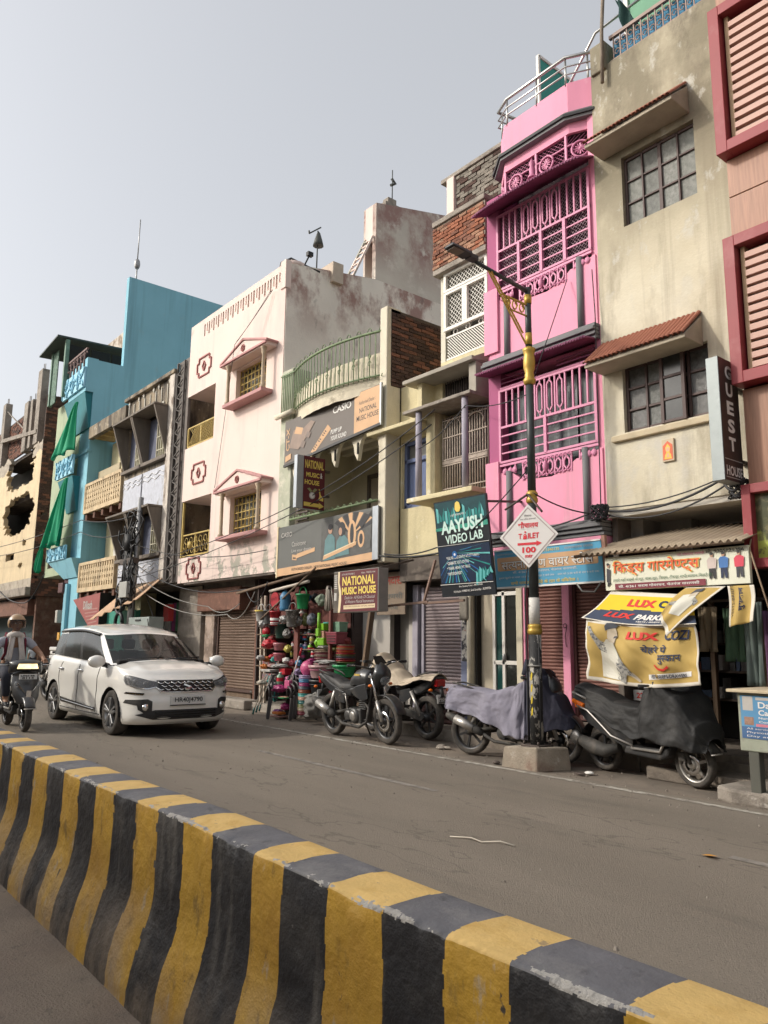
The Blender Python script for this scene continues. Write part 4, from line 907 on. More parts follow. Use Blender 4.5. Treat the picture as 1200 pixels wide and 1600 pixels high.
def bowstrip(b,z0,z1,off,mi=0,back=9.2):
 p=[(x+(-off*.6 if i==0 else(off*.0)),y-off)for i,(x,y)in enumerate(PL)]
 for(xa,ya),(xb,yb)in zip(p[:-1],p[1:]):
  b.hexa([(xa,ya,z0),(xb,yb,z0),(xb,back,z0),(xa,back,z0),(xa,ya,z1),(xb,yb,z1),(xb,back,z1),(xa,back,z1)],mi)
 return b
bowstrip(Bd(),9.14,9.66,0,back=8.95).build('roof_parapet',m_pink,t,fix=True)
Bd().box(-7.8,-5.83,8.9,13.5,9.0,9.2).build('roof_slab',m_pink,t)
b=Bd()
for k,(dz,of)in enumerate(((0,.10),(.045,.13),(.09,.09))):bowstrip(b,9.0+dz,9.042+dz,of,k%2,back=8.9)
b.build('cornice',[m_gband,m_gband2],t)
bowstrip(Bd(),8.84,9.0,.0,back=8.9).build('top_beam',m_pink,t);bowstrip(Bd(),8.822,8.836,-.05,back=8.9).build('frieze_shade_plate',m_pdark,t)  # dark plate added under the pink beam; its colour stands for shade behind the mesh
Bd().box(X0,X1,9.3,13.5,2.6,9.0).build('rear_block',m_pink,t)
for x0,x1,z0,z1 in((-7.95,-7.7,2.85,8.6),(-5.97,-5.86,3.1,9.0)):Bd().box(x0,x1,8.52,9.3,z0,z1).build('pilaster',m_pink if x1>-6 else m_dkpink,t)
Bd().box(-7.98,-7.7,8.46,8.52,5.95,7.0).build('pilaster_face',m_pink,t);Bd().box(-7.98,-7.72,8.46,8.52,3.1,4.2).build('pilaster_face',m_pink,t)
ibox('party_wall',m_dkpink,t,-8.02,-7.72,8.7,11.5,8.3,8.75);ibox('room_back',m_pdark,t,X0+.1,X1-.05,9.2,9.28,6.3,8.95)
ibox('floor_slab',m_pink,t,X0+.05,X1-.02,8.55,9.3,5.6,5.9)
def corr_canopy(zf,zb,yf,yb,xa,xb,n=44,name='canopy',bow=0.0,m=None):
 b=Bd();b.grid(lambda u,v:(xa+(xb-xa)*u,yf-bow*math.sin(PI*u)**.6*(1-v)+(yb-yf)*v,zf+(zb-zf)*v+.018*math.sin(u*2*PI*n)),n*8,5);return b.build(name,m or m_corrp,t,fix=False,solid=.012)
corr_canopy(8.17,8.40,8.16,8.62,-7.95,-5.88,bow=.1);corr_canopy(5.56,5.62,8.2,8.6,-7.95,-5.9)
def onplan(s):
 L=[math.dist(PL[i],PL[i+1])for i in range(3)];T=sum(L);d=s*T
 for i in range(3):
  if d<=L[i]or i==2:
   q=min(d/L[i],1);return Vector((PL[i][0]+(PL[i+1][0]-PL[i][0])*q,PL[i][1]+(PL[i+1][1]-PL[i][1])*q+.02,0))
  d-=L[i]
b=Bd()
for z in(8.44,8.66):b.tube([onplan(i/30)+Vector((0,0,z))for i in range(31)],.016,5)
for s in(.03,.21,.5,.76,.98):b.bar(onplan(s)+Vector((0,0,8.36)),onplan(s)+Vector((0,0,8.85)),.035)
for s in(.11,.32,.6,.87):
 c=onplan(s)+Vector((0,-.03,8.55));dx=(onplan(min(s+.02,1))-onplan(s-.02)).normalized()
 b.tube([c+dx*(.125*math.cos(a*PI/9))+Vector((0,0,.125*math.sin(a*PI/9)))for a in range(19)],.018,5)
 for k in range(12):b.bar(c,c+dx*(.085*math.cos(k*PI/6))+Vector((0,-.005,.085*math.sin(k*PI/6))),.022,.012)
 b.sphere(c,.03,6,4)
c=onplan(.47)+Vector((0,-.03,0));b.lathe([(.07,8.46),(.06,8.5),(.035,8.52),(.045,8.6),(.03,8.66),(.05,8.7),(.0,8.8)],c,8)
b.build('wheel_frieze',m_piron,t)
b=Bd()
for s in range(-8,30):
 for sg in(1,-1):
  a0,a1=s/30,(s+8*sg)/30
  p=[(a0+(a1-a0)*q/4,8.36+.49*q/4)for q in range(5)];p=[q for q in p if 0<=q[0]<=1]
  if len(p)>1:b.tube([onplan(q[0])+Vector((0,.03+.004*sg,q[1]))for q in p],0.0032,3,cap=False)
b.build('wire_mesh',m_piron,t)
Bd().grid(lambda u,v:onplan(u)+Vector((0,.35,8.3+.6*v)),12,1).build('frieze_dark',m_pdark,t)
def hexagon(b,cx,cz,w,hh,y,r):
 p=[(cx,cz-hh),(cx+w,cz-hh+w*1.3),(cx+w,cz+hh-w*1.3),(cx,cz+hh),(cx-w,cz+hh-w*1.3),(cx-w,cz-hh+w*1.3)]
 for q,s in zip(p,p[1:]+p[:1]):b.bar((q[0],y,q[1]),(s[0],y,s[1]),r)
def grille(z0,z1,zlow,nbars,secs,zdecor,mesh):
 """upper row of bars with hexagons, lower row of horizontal rails"""
 xa,xb=-7.7,-5.97;y=8.5;b=Bd()
 for z in(z0,z1,zlow,zlow-.05):b.bar((xa-.02,y,z),(xb+.02,y,z),.034)
 for x in(xa,xb):b.bar((x,y,zlow),(x,y,z1),.04)
 for i in range(1,secs):b.bar((xa+(xb-xa)*i/secs,y,zlow),(xa+(xb-xa)*i/secs,y,z0),.05)
 for j in range(1,4):b.bar((xa,y,zlow+(z0-zlow)*j/4),(xb,y,zlow+(z0-zlow)*j/4),.021)
 W=xb-xa;ed=[.0,.075,.145,.215,.29]
 for e in ed[1:]:b.bar((xa+W*e,y,z0),(xa+W*e,y,z1),.024).bar((xb-W*e,y,z0),(xb-W*e,y,z1),.024)
 hx=[.365+.09*i for i in range(4)]
 for i in range(4):c=xa+W*(.29+.42*(i+.5)/4);hexagon(b,c,(z0+z1)/2,.045,(z1-z0)/2-.06,y-.01,.02);b.bar((c,y,z0),(c,y,z0+.06),.02).bar((c,y,z1-.06),(c,y,z1),.02)
 for i in range(1,4):b.bar((xa+W*(.29+.42*i/4),y,z0),(xa+W*(.29+.42*i/4),y,z1),.024)
 g=b.build('iron_grille',m_piron,t)
 if mesh:diamond(Bd(),xa,xb,zlow,z1,8.56,.06,.006).build('wire_mesh',M('plum_wire',(.32,.2,.25),.6),g)
 b=Bd();za,zb=zlow-.05,zdecor
 for i in range(2,11):
  x=xa+W*i/12
  dz=zb+(0 if 3<=i<=9 else .14)
  b.bar((x,y,dz),(x,y,za),.022)
 for i in range(6):
  x=xa+W*(3.5+i)/12;hexagon(b,x,(za+zb)/2-.01,.045,(za-zb)/2-.05,y-.01,.022)
  for k in range(4):b.sphere((x-.05+.035*k,y-.01,za-.03-.015*(k%2)),.02,5,3).sphere((x-.05+.035*k,y-.01,zb+.02+.012*(k%2)),.018,5,3)
 for i in(.6,1.3,1.9,10.4,11.0,11.6):
  x=xa+W*i/12;b.tube([(x,y,za),(x,y,za-.06)],.008,4);b.sphere((x,y-.01,za-.1),(.045,.02,.05),7,5)
 c=xa+W*.5;b.lathe([(0,-.1),(.03,-.06),(.045,0),(.02,.06),(0,.1)],(c,y-.03,(za+zb)/2),8)
 b.build('hanging_ornament',m_piron,t)
 xa2,xb2=X0+.02,X1-.0;zt=zlow-.16
 top=[(xa2,zt),(-7.58,zt),(-7.46,zt-.04),(-7.3,zt-.15),(-7.1,zdecor),(-6.75,zdecor-.02),(-6.5,zdecor+.05),(-6.32,zdecor+.16),(-6.2,zt-.02),(-6.1,zt+.02),(xb2,zt+.05)]
 zb2=zlow-1.12
 Bd().prism([(xa2,zb2),(xb2,zb2)]+top[::-1],8.5,8.62,'y').build('parapet',m_pink,t)
 for x,zz in((-7.53,zt+.0),(-6.16,zt+.1)):Bd().tube([(x,8.49,zb2),(x,8.49,zz)],.05,12).build('half_column',m_gband,t)
 return zb2
grille(7.6,8.2,6.95,0,4,6.62,True)
grille(4.72,5.3,4.18,0,2,3.84,False)
ibox('room_back',m_pdark,t,X0+.1,X1-.05,9.0,9.08,3.2,5.6)
fr=ibox('sliding_window',m_pdark,t,-7.72,-5.96,8.7,8.74,3.84,3.9)
for i in range(4):piece('pane',m_refl,fr,-7.7+.435*i,-7.28+.435*i,8.68+.02*(i%2),8.69+.02*(i%2),3.9,5.28,rot=(random.uniform(-.02,.02),0,random.uniform(-.02,.02)))
lv=ibox('louvre_frame',m_piron,t,-7.7,-5.97,8.5,8.54,5.33,5.36)
for x0,x1 in((-7.68,-7.0),(-6.62,-5.98)):
 for k in range(3):piece('slat',m_corrp,lv,x0,x1,8.5,8.58,5.36+.07*k,5.375+.07*k,rot=(.5,0,0))
for z in(5.6,2.9):
 for k,(dz,of)in enumerate(((0,.06),(.055,.10),(.11,.14),(.165,.10))):
  ibox('band',m_gband if k!=2 else m_gband,t,-7.97,-5.88,8.5-of,8.62,z+dz,z+dz+.048,.006)
 Bd().box(-7.95,-5.9,8.47,8.6,z+.02,z+.2).build('band_core',m_gband2,t)
ibox('lower_beam',m_pink,t,-7.95,-5.9,8.45,8.8,2.78,2.895)
m_ss=M('brushed_steel',(.5,.49,.47),.3,.1,12,metal=.85)
b=Bd();P2=[(-7.62,8.9),(-7.7,8.55),(-7.4,8.42),(-6.25,8.42),(-5.86,8.66),(-5.86,8.8)]
for z,r in((10.1,.028),(9.95,.013),(9.82,.013)):b.tube([(x,y,z)for x,y in P2],r,7)
for x,y in((-7.66,8.6),(-7.4,8.43),(-6.8,8.43),(-6.25,8.43),(-5.98,8.6)):b.tube([(x,y,9.62),(x,y,10.1)],.016,6)
b.build('steel_railing',m_ss,t)
Bd().tube([(-6.7,8.9,9.9),(-6.1,9.0,10.75),(-5.2,9.05,10.85)],.022,6).build('stair_rail',m_ss,t)
pn=Bd()
for p,q in(((9.3,9.7),(9.3,11.4)),((9.3,11.4),(11.6,11.35)),((11.6,11.35),(11.6,9.7))):pn.bar((-7.45,p[0],p[1]),(-7.45,q[0],q[1]),.05)
pf=pn.build('screen_frame',m_wht,t);m_gpan=M('green_panel',(.01,.26,.20),.5,.1,4)
for i in range(4):piece('panel',m_gpan,pf,-7.46,-7.44,9.32+.57*i,9.88+.57*i,9.6,11.36)
m_msh=M('maroon_shutter',(.22,.10,.08),.6,.15,3,metal=.15,patches=[((.27,.16,.125),3,.5,.7)]);m_mrail=M('maroon_rail',(.12,.05,.045),.65,.2,5)
shutter(t,-7.72,-7.05,.45,2.5,9.12,m_msh,m_mrail,.05);shutter(t,-6.88,-5.96,.45,2.5,9.12,m_msh,m_mrail,.05)
ibox('pink_post',m_pink,t,-7.03,-6.9,9.0,9.2,.2,2.6,.008);ibox('pink_post',m_pink,t,-7.77,-7.72,9.0,9.15,.2,2.5,.005)
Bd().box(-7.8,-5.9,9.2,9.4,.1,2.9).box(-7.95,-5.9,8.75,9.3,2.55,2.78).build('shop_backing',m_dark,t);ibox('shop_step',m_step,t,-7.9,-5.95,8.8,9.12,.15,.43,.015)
o=Bd().tube(arc((-6.965,1.75),.03,0,2*PI,8,d=8.98)+[(-6.965,8.98,1.6),(-6.95,8.98,1.45)],.006,4).build('iron_hook',m_iron);tag(o,'small iron hook on the pink strip between the maroon shutters','hook')
# beige guest house
m_beige=M('aged_beige_plaster',(.52,.465,.345),.92,.1,1.3,.3,20,patches=[((.64,.595,.475),1.0,.35,.6,(1,1,.8),(7.0,5.8)),((.21,.185,.13),1.1,.24,.52,(1,1,.7),(6.3,7.8),.92),((.12,.10,.075),2.6,.56,.72,(1,1,.5),(7.2,9.0),.8),((.30,.26,.19),2.2,.52,.7,(1,1,.3),None,.8),((.52,.5,.44),3.6,.56,.64,(1,1,.6),(5.2,7.0),.8,.006),((.09,.075,.06),2.5,.56,.7,(1,1,.6),(9.0,9.8)),((.22,.185,.135),.9,.52,.72,(2.5,1,.12),None,.8),((.50,.48,.44),1.5,.5,.66,(1,1,.6),(4.6,3.9),.9)])
m_tile=M('terracotta_tile',(.30,.115,.07),.85,.2,8,.2,40);m_wfr=M('dark_brown_frame',(.085,.055,.05),.6,.2,6)
m_pan=[M('frosted_pane_a',(.17,.175,.155),.35,.5,5,.4,60,spec=.6),M('frosted_pane_b',(.13,.135,.12),.3,.5,4,.4,60,spec=.6),M('frosted_pane_c',(.21,.215,.195),.4,.5,6,.4,60,spec=.5)]
m_pan2=[M('grey_pane_a',(.08,.08,.076),.2,.5,4,.3,60,spec=.6),M('grey_pane_b',(.15,.155,.145),.3,.55,6,.4,60,spec=.5),M('clear_dark_pane',(.035,.038,.038),.2,.3,3,spec=.3)]
t=root('guest_house','beige plastered guest house with two tiled window hoods','house',(-5.0,8.5,0))
shell(t,'wall',m_beige,-5.86,-3.4,8.5,13.5,3.2,9.62,[(-5.43,-4.38,7.04,8.06),(-5.55,-4.37,4.2,5.1)],.14)
ibox('parapet_pier',m_beige,t,-5.84,-5.6,8.46,8.8,9.55,10.0,.015)
panes_window(t,-5.42,-4.39,7.06,8.04,8.6,4,3,m_wfr,m_pan,.035,'window',2)
wn2=panes_window(t,-5.54,-4.38,4.22,5.08,8.6,4,3,m_wfr,m_pan2,.045,'window',2,skip=((2,0),(2,1),(2,2)))
sh=Bd();xa,xb=-4.99,-4.70
for x in(xa,xb):sh.bar((x,8.5,4.2),(x,8.5,5.1),.045)
for j in range(4):sh.bar((xa,8.5,4.22+.285*j),(xb,8.5,4.22+.285*j),.035)
sh=sh.build('open_sash',m_wfr,t,bevel=.004)
for j in range(3):piece('pane',m_pan2[2],sh,xa+.02,xb-.02,8.5,8.506,4.24+.285*j,4.49+.285*j)
ibox('window_dark',m_dark,t,-5.56,-4.36,8.66,8.7,4.15,8.1,0)
ibox('window_sill',M('cream_sill',(.5,.42,.29),.85,.15),t,-5.72,-4.33,8.44,8.52,4.09,4.17,.012)
def hood(zf,x0,x1):
 yf,yb=8.08,8.5;zb=zf+.36
 h0=Bd().hexa([(x0,yf,zf-.05),(x1,yf,zf-.05),(x1,yb,zf-.05),(x0,yb,zf-.05),(x0,yf,zf),(x1,yf,zf),(x1,yb,zb-.02),(x0,yb,zb-.02)]).build('window_hood',M('hood_cement',(.40,.35,.27),.9,.2,3,.3,30),t,bevel=.01)
 n=22;w=(x1-x0)/n;k=('tile',0)
 if k not in UNIT:
  b=Bd();b.grid(lambda u,v:(math.cos(PI*(1-u))*.5,-.5+v,math.sin(PI*u)*.5),6,1);b.grid(lambda u,v:(math.cos(PI*(1-u))*.36,-.5+v,math.sin(PI*u)*.36-.02),6,1,flip=True);UNIT[k]=b.build('x',m_tile,fix=False).data;bpy.data.objects.remove(bpy.data.objects['x'])
 sl=math.atan2(zb-zf,yb-yf);L=math.hypot(zb-zf,yb-yf)+.04
 for i in range(n):
  o=bpy.data.objects.new('tile',UNIT[k]);COL.objects.link(o);o.parent=h0
  o.location=Vector((x0+w*(i+.5),(yf+yb)/2-.02,(zf+zb)/2+.012+random.uniform(-.003,.003)))-ORG[h0.name];o.scale=(w*.95,L,.06);o.rotation_euler=(sl,0,random.uniform(-.01,.01))
hood(8.22,-5.72,-4.42);hood(5.10,-5.84,-4.42)
m_bl=M('blue_sheet',(.02,.20,.36),.6,.12,2)
b=Bd();m_rr=M('brown_rail_paint',(.28,.2,.17),.6,.2)
b.bar((-5.56,8.55,10.03),(-3.5,8.55,10.03),.05);b.bar((-5.56,8.55,9.65),(-3.5,8.55,9.65),.03)
for i in range(19):
 x=-5.5+.11*i;b.bar((x,8.55,9.62),(x,8.55,10.03),.016)
 for zc,s in((9.76,1),(9.92,-1)):b.tube([(x+.055+.045*math.cos(a*.8)*(1-a*.06),8.55,zc+s*.05*math.sin(a*.8)*(1-a*.06))for a in range(9)],.009,4)
rl=b.build('roof_railing',m_rr,t);Bd().box(-5.55,-3.5,8.62,8.64,9.6,10.0).build('blue_sheet',m_bl,t)
o=Bd().tube([(-5.62,8.42,9.3),(-5.6,8.42,10.1),(-5.55,8.44,10.9),(-5.52,8.44,11.8)],.026,8).build('bamboo_pole',M('bamboo_grey',(.22,.18,.14),.85,.3,20,stretch=(1,1,.3)));tag(o,'weathered bamboo pole standing at the corner of the guest house roof','pole')
pt=root('roof_screen','green panelled roof screen with white frame above the guest house','screen',(-5.5,9.6,9.6));b=Bd()
for p,q in(((-5.85,9.6),(-5.85,11.9)),((-5.85,11.9),(-4.6,11.75)),((-4.6,11.75),(-4.6,9.6))):b.bar((p[0],9.5,p[1]),(q[0],9.5,q[1]),.07)
b.build('frame',m_wht,pt);ibox('panel',M('leaf_green_panel',(.10,.27,.16),.6,.1),pt,-5.82,-4.62,9.5,9.52,9.7,11.75,0)
o=Bd().grid(lambda u,v:(-5.6+.5*v*(.3+.4*u)+.1*u,8.8+.05*math.sin(v*9+u*6),10.85-.75*v-.1*u),8,14).build('dark_net',M('dark_green_net',(.015,.05,.045),.9),fix=False,solid=.01);tag(o,'dark green net bundle hanging from the roof rail of the guest house','net')
Bd().box(-5.86,-3.4,8.52,9.9,3.12,3.2).build('slab_soffit',M('soffit_white',(.5,.47,.41),.85,.12),t)
Bd().box(-5.86,-5.78,8.6,10.2,.2,3.12).build('side_wall',m_darkwall,t);Bd().box(-3.5,-3.4,8.6,10.2,.2,3.12).build('side_wall',m_darkwall,t)
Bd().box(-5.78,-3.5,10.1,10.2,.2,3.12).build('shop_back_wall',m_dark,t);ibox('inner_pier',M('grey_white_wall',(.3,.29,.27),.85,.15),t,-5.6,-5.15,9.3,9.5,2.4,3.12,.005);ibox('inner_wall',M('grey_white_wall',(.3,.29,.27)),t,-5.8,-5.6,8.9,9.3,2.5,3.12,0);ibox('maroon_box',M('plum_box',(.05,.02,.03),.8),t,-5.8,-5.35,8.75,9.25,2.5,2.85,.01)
Bd().box(-5.8,-3.4,8.55,10.2,.2,.3).build('shop_floor',m_step,t)
m_shelf=M('shelf_wood',(.08,.06,.05),.8,.2)
for z in(.8,1.15,1.5,1.85):ibox('shelf',m_shelf,t,-5.7,-3.6,9.7,10.05,z,z+.03,.004)
for x in(-5.1,-4.45):ibox('shelf_post',m_wood,t,x-.03,x+.03,9.55,9.62,.3,2.2,.004)
b=[Bd()for _ in range(5)]
for z in(.83,1.18,1.53):
 x=-5.65
 while x<-3.7:
  w=random.uniform(.06,.16);hh=random.uniform(.08,.26);b[random.randrange(5)].box(x,x+w-.012,9.75,9.98,z+.002,z+hh);x+=w
for k,c in enumerate(((.22,.2,.19),(.2,.045,.03),(.06,.09,.15),(.26,.18,.1),(.1,.1,.1))):tag(b[k].build('shelf_stock',M('stock_%d'%k,c,.7,.3,20),t),kind='stuff')
# red-framed shopping building, right edge
m_red=M('red_panel',(.25,.035,.042),.5,.08,3,spec=.35,patches=[((.32,.1,.1),2,.55,.8)]);m_wal=M('walnut_laminate',(.33,.17,.11),.5,.25,3.5,spec=.4,stretch=(9,9,.6))
m_lou=M('pink_beige_slat',(.50,.31,.25),.55,.1,4)
t=root('red_framed_building','building with red box frames, louvred screens and walnut panels at the right edge','building',(-3.0,8.4,0))
Bd().box(-3.88,1.5,8.3,13.5,2.3,11.5).build('core',m_dark,t)
for z0,z1 in((6.08,6.62),(6.625,7.1),(3.21,4.3),(8.98,9.6)):
 for k in range(6):ibox('walnut_panel',m_wal,t,-3.87+.9*k,-3.87+.9*k+.892,8.24,8.3,z0,z1-.008,.003)
def redframe(z0,z1,x0=-3.9,x1=1.5,dep=.24,w=.13):
 b=Bd();y0,y1=8.3-dep,8.3
 for x in(x0,x1-w):b.box(x,x+w,y0,y1,z0,z1)
 b.box(x0+w,x1-w,y0,y1,z0,z0+w).box(x0+w,x1-w,y0,y1,z1-w,z1);return b.build('red_frame',m_red,t,bevel=.006)
for z0,z1 in((7.1,9.0),(4.32,6.05)):
 fr=redframe(z0,z1);ibox('cream_jamb',M('tan_jamb',(.4,.27,.16),.6,.1),fr,-3.75,-3.7,8.16,8.3,z0+.13,z1-.13,.003)
 n=13
 for i in range(n):
  z=z0+.17+(z1-z0-.34)*i/n;piece('slat',m_lou,fr,-3.70,1.35,8.15,8.21,z,z+.068)
 Bd().box(-3.7,1.35,8.27,8.295,z0+.13,z1-.13).build('screen_back',M('screen_dark',(.06,.04,.038),.8,.3,3),fr)
fr=redframe(2.3,3.2,dep=.2,w=.1)
ibox('poster_panel',M('olive_poster',(.07,.075,.035),.3,.5,7,patches=[((.42,.47,.10),1.7,.48,.56),((.16,.14,.07),14,.5,.6)]),fr,-3.8,1.4,8.2,8.26,2.4,3.1,0)
Bd().box(-3.9,1.5,8.6,13,0,2.3).build('ground_floor',m_darkwall,t)
# sign paints
p_white=M('print_white',(.72,.70,.66),.6,.05);p_cream=M('print_cream',(.68,.56,.36),.6,.06);p_black=M('print_black',(.03,.03,.033),.6,.1)
p_yel=M('print_yellow',(.72,.55,.12),.6,.06);p_red=M('print_red',(.62,.045,.035),.6,.06);p_maroon=M('sign_maroon',(.105,.016,.022),.5,.12,3)
p_tan=M('print_tan',(.58,.36,.20),.65,.1,3);p_gbr=M('banner_grey_brown',(.135,.115,.10),.6,.12,1.5);p_gslate=M('banner_slate',(.115,.118,.11),.6,.12,1.5)
p_teal=M('print_teal',(.10,.20,.21),.6,.15,6);p_lt=M('print_light_grey',(.45,.43,.40),.6,.1);p_blue=M('sign_blue',(.10,.36,.56),.5,.1,2);p_navy=M('print_navy',(.02,.03,.07),.6,.1)
p_dkgr=M('print_dark_green',(.05,.12,.06),.6);p_mag=M('print_magenta',(.5,.05,.17),.6);p_alu=M('sign_edge_metal',(.36,.39,.42),.4,.1,5,metal=.5)
XX,ZZ=Vector((1,0,0)),Vector((0,0,1))
# keyboard banner above the balcony
m_frame=M('dark_sign_frame',(.05,.05,.05),.6,.1)
t=root('upper_banner','long brown keyboard banner with CASIO lettering above the scalloped arches','sign',(-12.1,8.38,5.2))
Bd().prism([(-13.75,5.17),(-10.5,5.40),(-10.5,6.14),(-13.75,6.13)],8.385,8.42,'y').build('board',p_gbr,t);o0=(-13.75,8.383,5.17)
Bd().bar((-13.75,8.39,5.15),(-10.48,8.39,5.38),.05).build('bottom_rail',m_frame,t);Bd().bar((-10.48,8.39,5.36),(-10.48,8.39,6.16),.04).build('side_rail',p_alu,t)
flat(t,[(2.47,.185),(3.24,.24),(3.24,.96),(2.47,.955)],p_tan,o0,XX,ZZ,'tan_panel')
kb=[(0,[(.9,.02),(1.05,.0),(1.72,.45),(1.6,.56)]),(1,[(.95,.05),(1.03,.0),(1.08,.03),(1.0,.09)])]
for k in range(14):
 a=.96+.045*k;kb.append((2,[(a,.06+.032*k),(a+.05,.03+.032*k),(a+.07,.045+.032*k),(a+.02,.075+.032*k)]))if k%7 not in(2,6)else None
kb+=[(3,[(.2,.35),(.55,.25),(.9,.5),(1.15,.72),(1.0,.78),(.7,.66),(.35,.7)]),(0,[(.38,.62),(.66,.55),(.72,.68),(.45,.76)]),(4,[(.62,.3),(.75,.24),(.83,.36),(.7,.42)]),(4,[(.8,.47),(.95,.42),(1.02,.52),(.88,.57)]),(0,[(.06,.06),(.28,.1),(.28,.22),(.06,.18)])]
flats(t,kb,[p_tan,p_cream,p_black,M('print_dusk',(.26,.19,.15),.6,.15),M('print_mid',(.2,.15,.125),.6)],o0,XX,ZZ,'keyboard_print')
lettering(t,'CASIO',p_white,(-11.98,8.383,5.9),XX,ZZ,w=.6,hgt=.14,bold=.02)
lettering(t,'PUMP UP',p_white,(-12.05,8.383,5.5),XX,ZZ,w=.36,hgt=.09,bold=.015,shear=.2);lettering(t,'YOUR SOUND',p_white,(-12.05,8.383,5.37),XX,ZZ,w=.52,hgt=.09,bold=.015,shear=.2)
lettering(t,'Authorised Dealer :',p_black,(-11.13,8.383,5.88),XX,ZZ,w=.5,hgt=.07);lettering(t,'NATIONAL',p_black,(-11.12,8.383,5.72),XX,ZZ,w=.52,hgt=.095,bold=.01);lettering(t,'MUSIC HOUSE',p_black,(-11.2,8.383,5.57),XX,ZZ,w=.66,hgt=.1,bold=.01)
lettering(t,'CT-X',p_tan,(-13.55,8.383,5.46),ZZ,-XX,w=.5,hgt=.13,bold=.03);lettering(t,'XEY',p_black,(-13.66,8.383,5.25),XX,ZZ,w=.15,hgt=.06)
# big lower banner
t=root('lower_banner','wide slate grey CASIO banner with two people at a keyboard, along the balcony front','sign',(-12.2,8.4,2.85))
Bd().prism([(-13.92,2.82),(-10.52,2.93),(-10.52,3.88),(-13.92,3.85)],8.405,8.45,'y').build('board',p_gslate,t);ob=(-13.92,8.403,2.82);Bd().bar((-13.93,8.42,2.8),(-13.93,8.42,3.87),.05).build('edge_strip',p_cream,t)
Bd().prism([(-10.68,2.93),(-10.52,2.93),(-10.52,3.89),(-10.68,3.89)],8.385,8.404,'y').build('grey_end_strip',p_alu,t)
flat(t,[(0,0),(3.24,.105),(3.24,.25),(0,.16)],p_tan,ob,XX,ZZ,'tan_strip')
lettering(t,'AUTHORISED DEALER - NEW NATIONAL MUSIC HOUSE',p_black,(-13.35,8.4,2.905),XX,Vector((-.03,0,1)),w=1.9,hgt=.055)
lettering(t,'CASIO',p_lt,(-13.78,8.4,3.62),XX,ZZ,w=.42,hgt=.1,bold=.015);lettering(t,'Casiotone',p_lt,(-13.36,8.4,3.40),XX,ZZ,w=.52,hgt=.1);lettering(t,'Live your dream',p_lt,(-13.36,8.4,3.26),XX,ZZ,w=.72,hgt=.085)
it=[(0,[(.58,.31),(.75,.29),(.75,.40),(.58,.42)]),(0,[(.75,.33),(1.4,.42),(1.4,.50),(.75,.42)]),(3,[(.61,.33),(.72,.32),(.72,.35),(.61,.36)])]
it+=[(5,[(1.62,.19),(3.2,.25),(3.2,1.0),(1.62,.98)])]
for k in range(9):
 a=.5+k*.23;it.append((0 if k%2 else 3,[(2.62,.62),(2.62+.75*math.cos(a-.09),.62+.42*math.sin(a-.09)),(2.62+.75*math.cos(a+.09),.62+.42*math.sin(a+.09))]))
it+=[(0,disc(2.62,.64,.13,.26,14)),(3,disc(2.62,.64,.06,.2,12)),(0,disc(2.9,.52,.1,.16,12)),(3,disc(2.9,.52,.055,.1,12)),(3,[(2.9,.7),(3.18,.92),(3.18,.98),(2.84,.8)]),(5,[(3.0,.3),(3.18,.34),(3.18,.5),(3.0,.44)])]
it+=[(1,[(1.72,.2),(2.1,.22),(2.08,.62),(1.98,.7),(1.86,.7),(1.76,.6)]),(2,disc(1.93,.79,.07,.085)),(3,disc(1.93,.84,.075,.06)),(1,[(2.1,.24),(2.55,.27),(2.5,.55),(2.4,.64),(2.25,.64),(2.15,.55)]),(3,disc(2.3,.76,.12,.14)),(2,disc(2.26,.72,.055,.075))]
it+=[(0,[(1.7,.22),(2.75,.42),(2.77,.49),(1.72,.3)]),(4,[(1.74,.29),(2.72,.475),(2.72,.49),(1.74,.31)])]
flats(t,it,[p_tan,p_teal,M('print_skin',(.42,.25,.17),.6),p_black,p_cream,M('print_shade',(.085,.085,.08),.6,.3,6)],ob,XX,ZZ,'photo_print',.004)
# vertical sign, stands out from the balcony
t=root('vertical_sign','narrow maroon NATIONAL MUSIC HOUSE sign sticking out above the lower banner','sign',(-12.36,8.0,4.0))
Bd().box(-12.42,-12.312,7.8,8.45,4.02,5.06).build('sign_box',p_alu,t,bevel=.006);ibox('bracket',m_iron,t,-12.4,-12.34,8.45,8.6,4.3,4.35);ibox('bracket',m_iron,t,-12.4,-12.34,8.45,8.6,4.8,4.85)
YY=Vector((0,1,0));ov=(-12.309,7.8,4.02);flat(t,[(.15,.0),(.65,.0),(.65,1.04),(.15,1.04)],p_maroon,ov,YY,ZZ,'maroon_face',.002)
yl=lambda s,y,z,w,hh,m=p_yel,bo=.03:lettering(t,s,m,(-12.309,7.8+y,4.02+z),YY,ZZ,w=w,hgt=hh,bold=bo,lift=.005)
yl('NATIONAL',.18,.80,.44,.17);yl('MUSIC',.21,.63,.31,.095);yl('&',.54,.63,.05,.11,p_white);yl('HOUSE',.18,.48,.34,.095)
flats(t,[(0,disc(.36,.27,.07,.07)),(1,disc(.36,.27,.05,.05)),(2,[(.24,.4),(.3,.42),(.36,.36),(.32,.33)]),(2,[(.48,.4),(.42,.42),(.36,.36),(.4,.33)]),(3,[(.5,.2),(.62,.18),(.63,.24),(.56,.3),(.53,.42),(.51,.42),(.53,.28)]),(3,[(.17,.05),(.52,.05),(.52,.02),(.64,.08),(.52,.15),(.52,.12),(.17,.13)])],[p_lt,p_white,M('print_olive',(.25,.26,.12),.6),p_yel],ov,YY,ZZ,'instrument_print',.005)
yl('Mob:-7985921464',.19,.07,.34,.035,p_maroon,0)
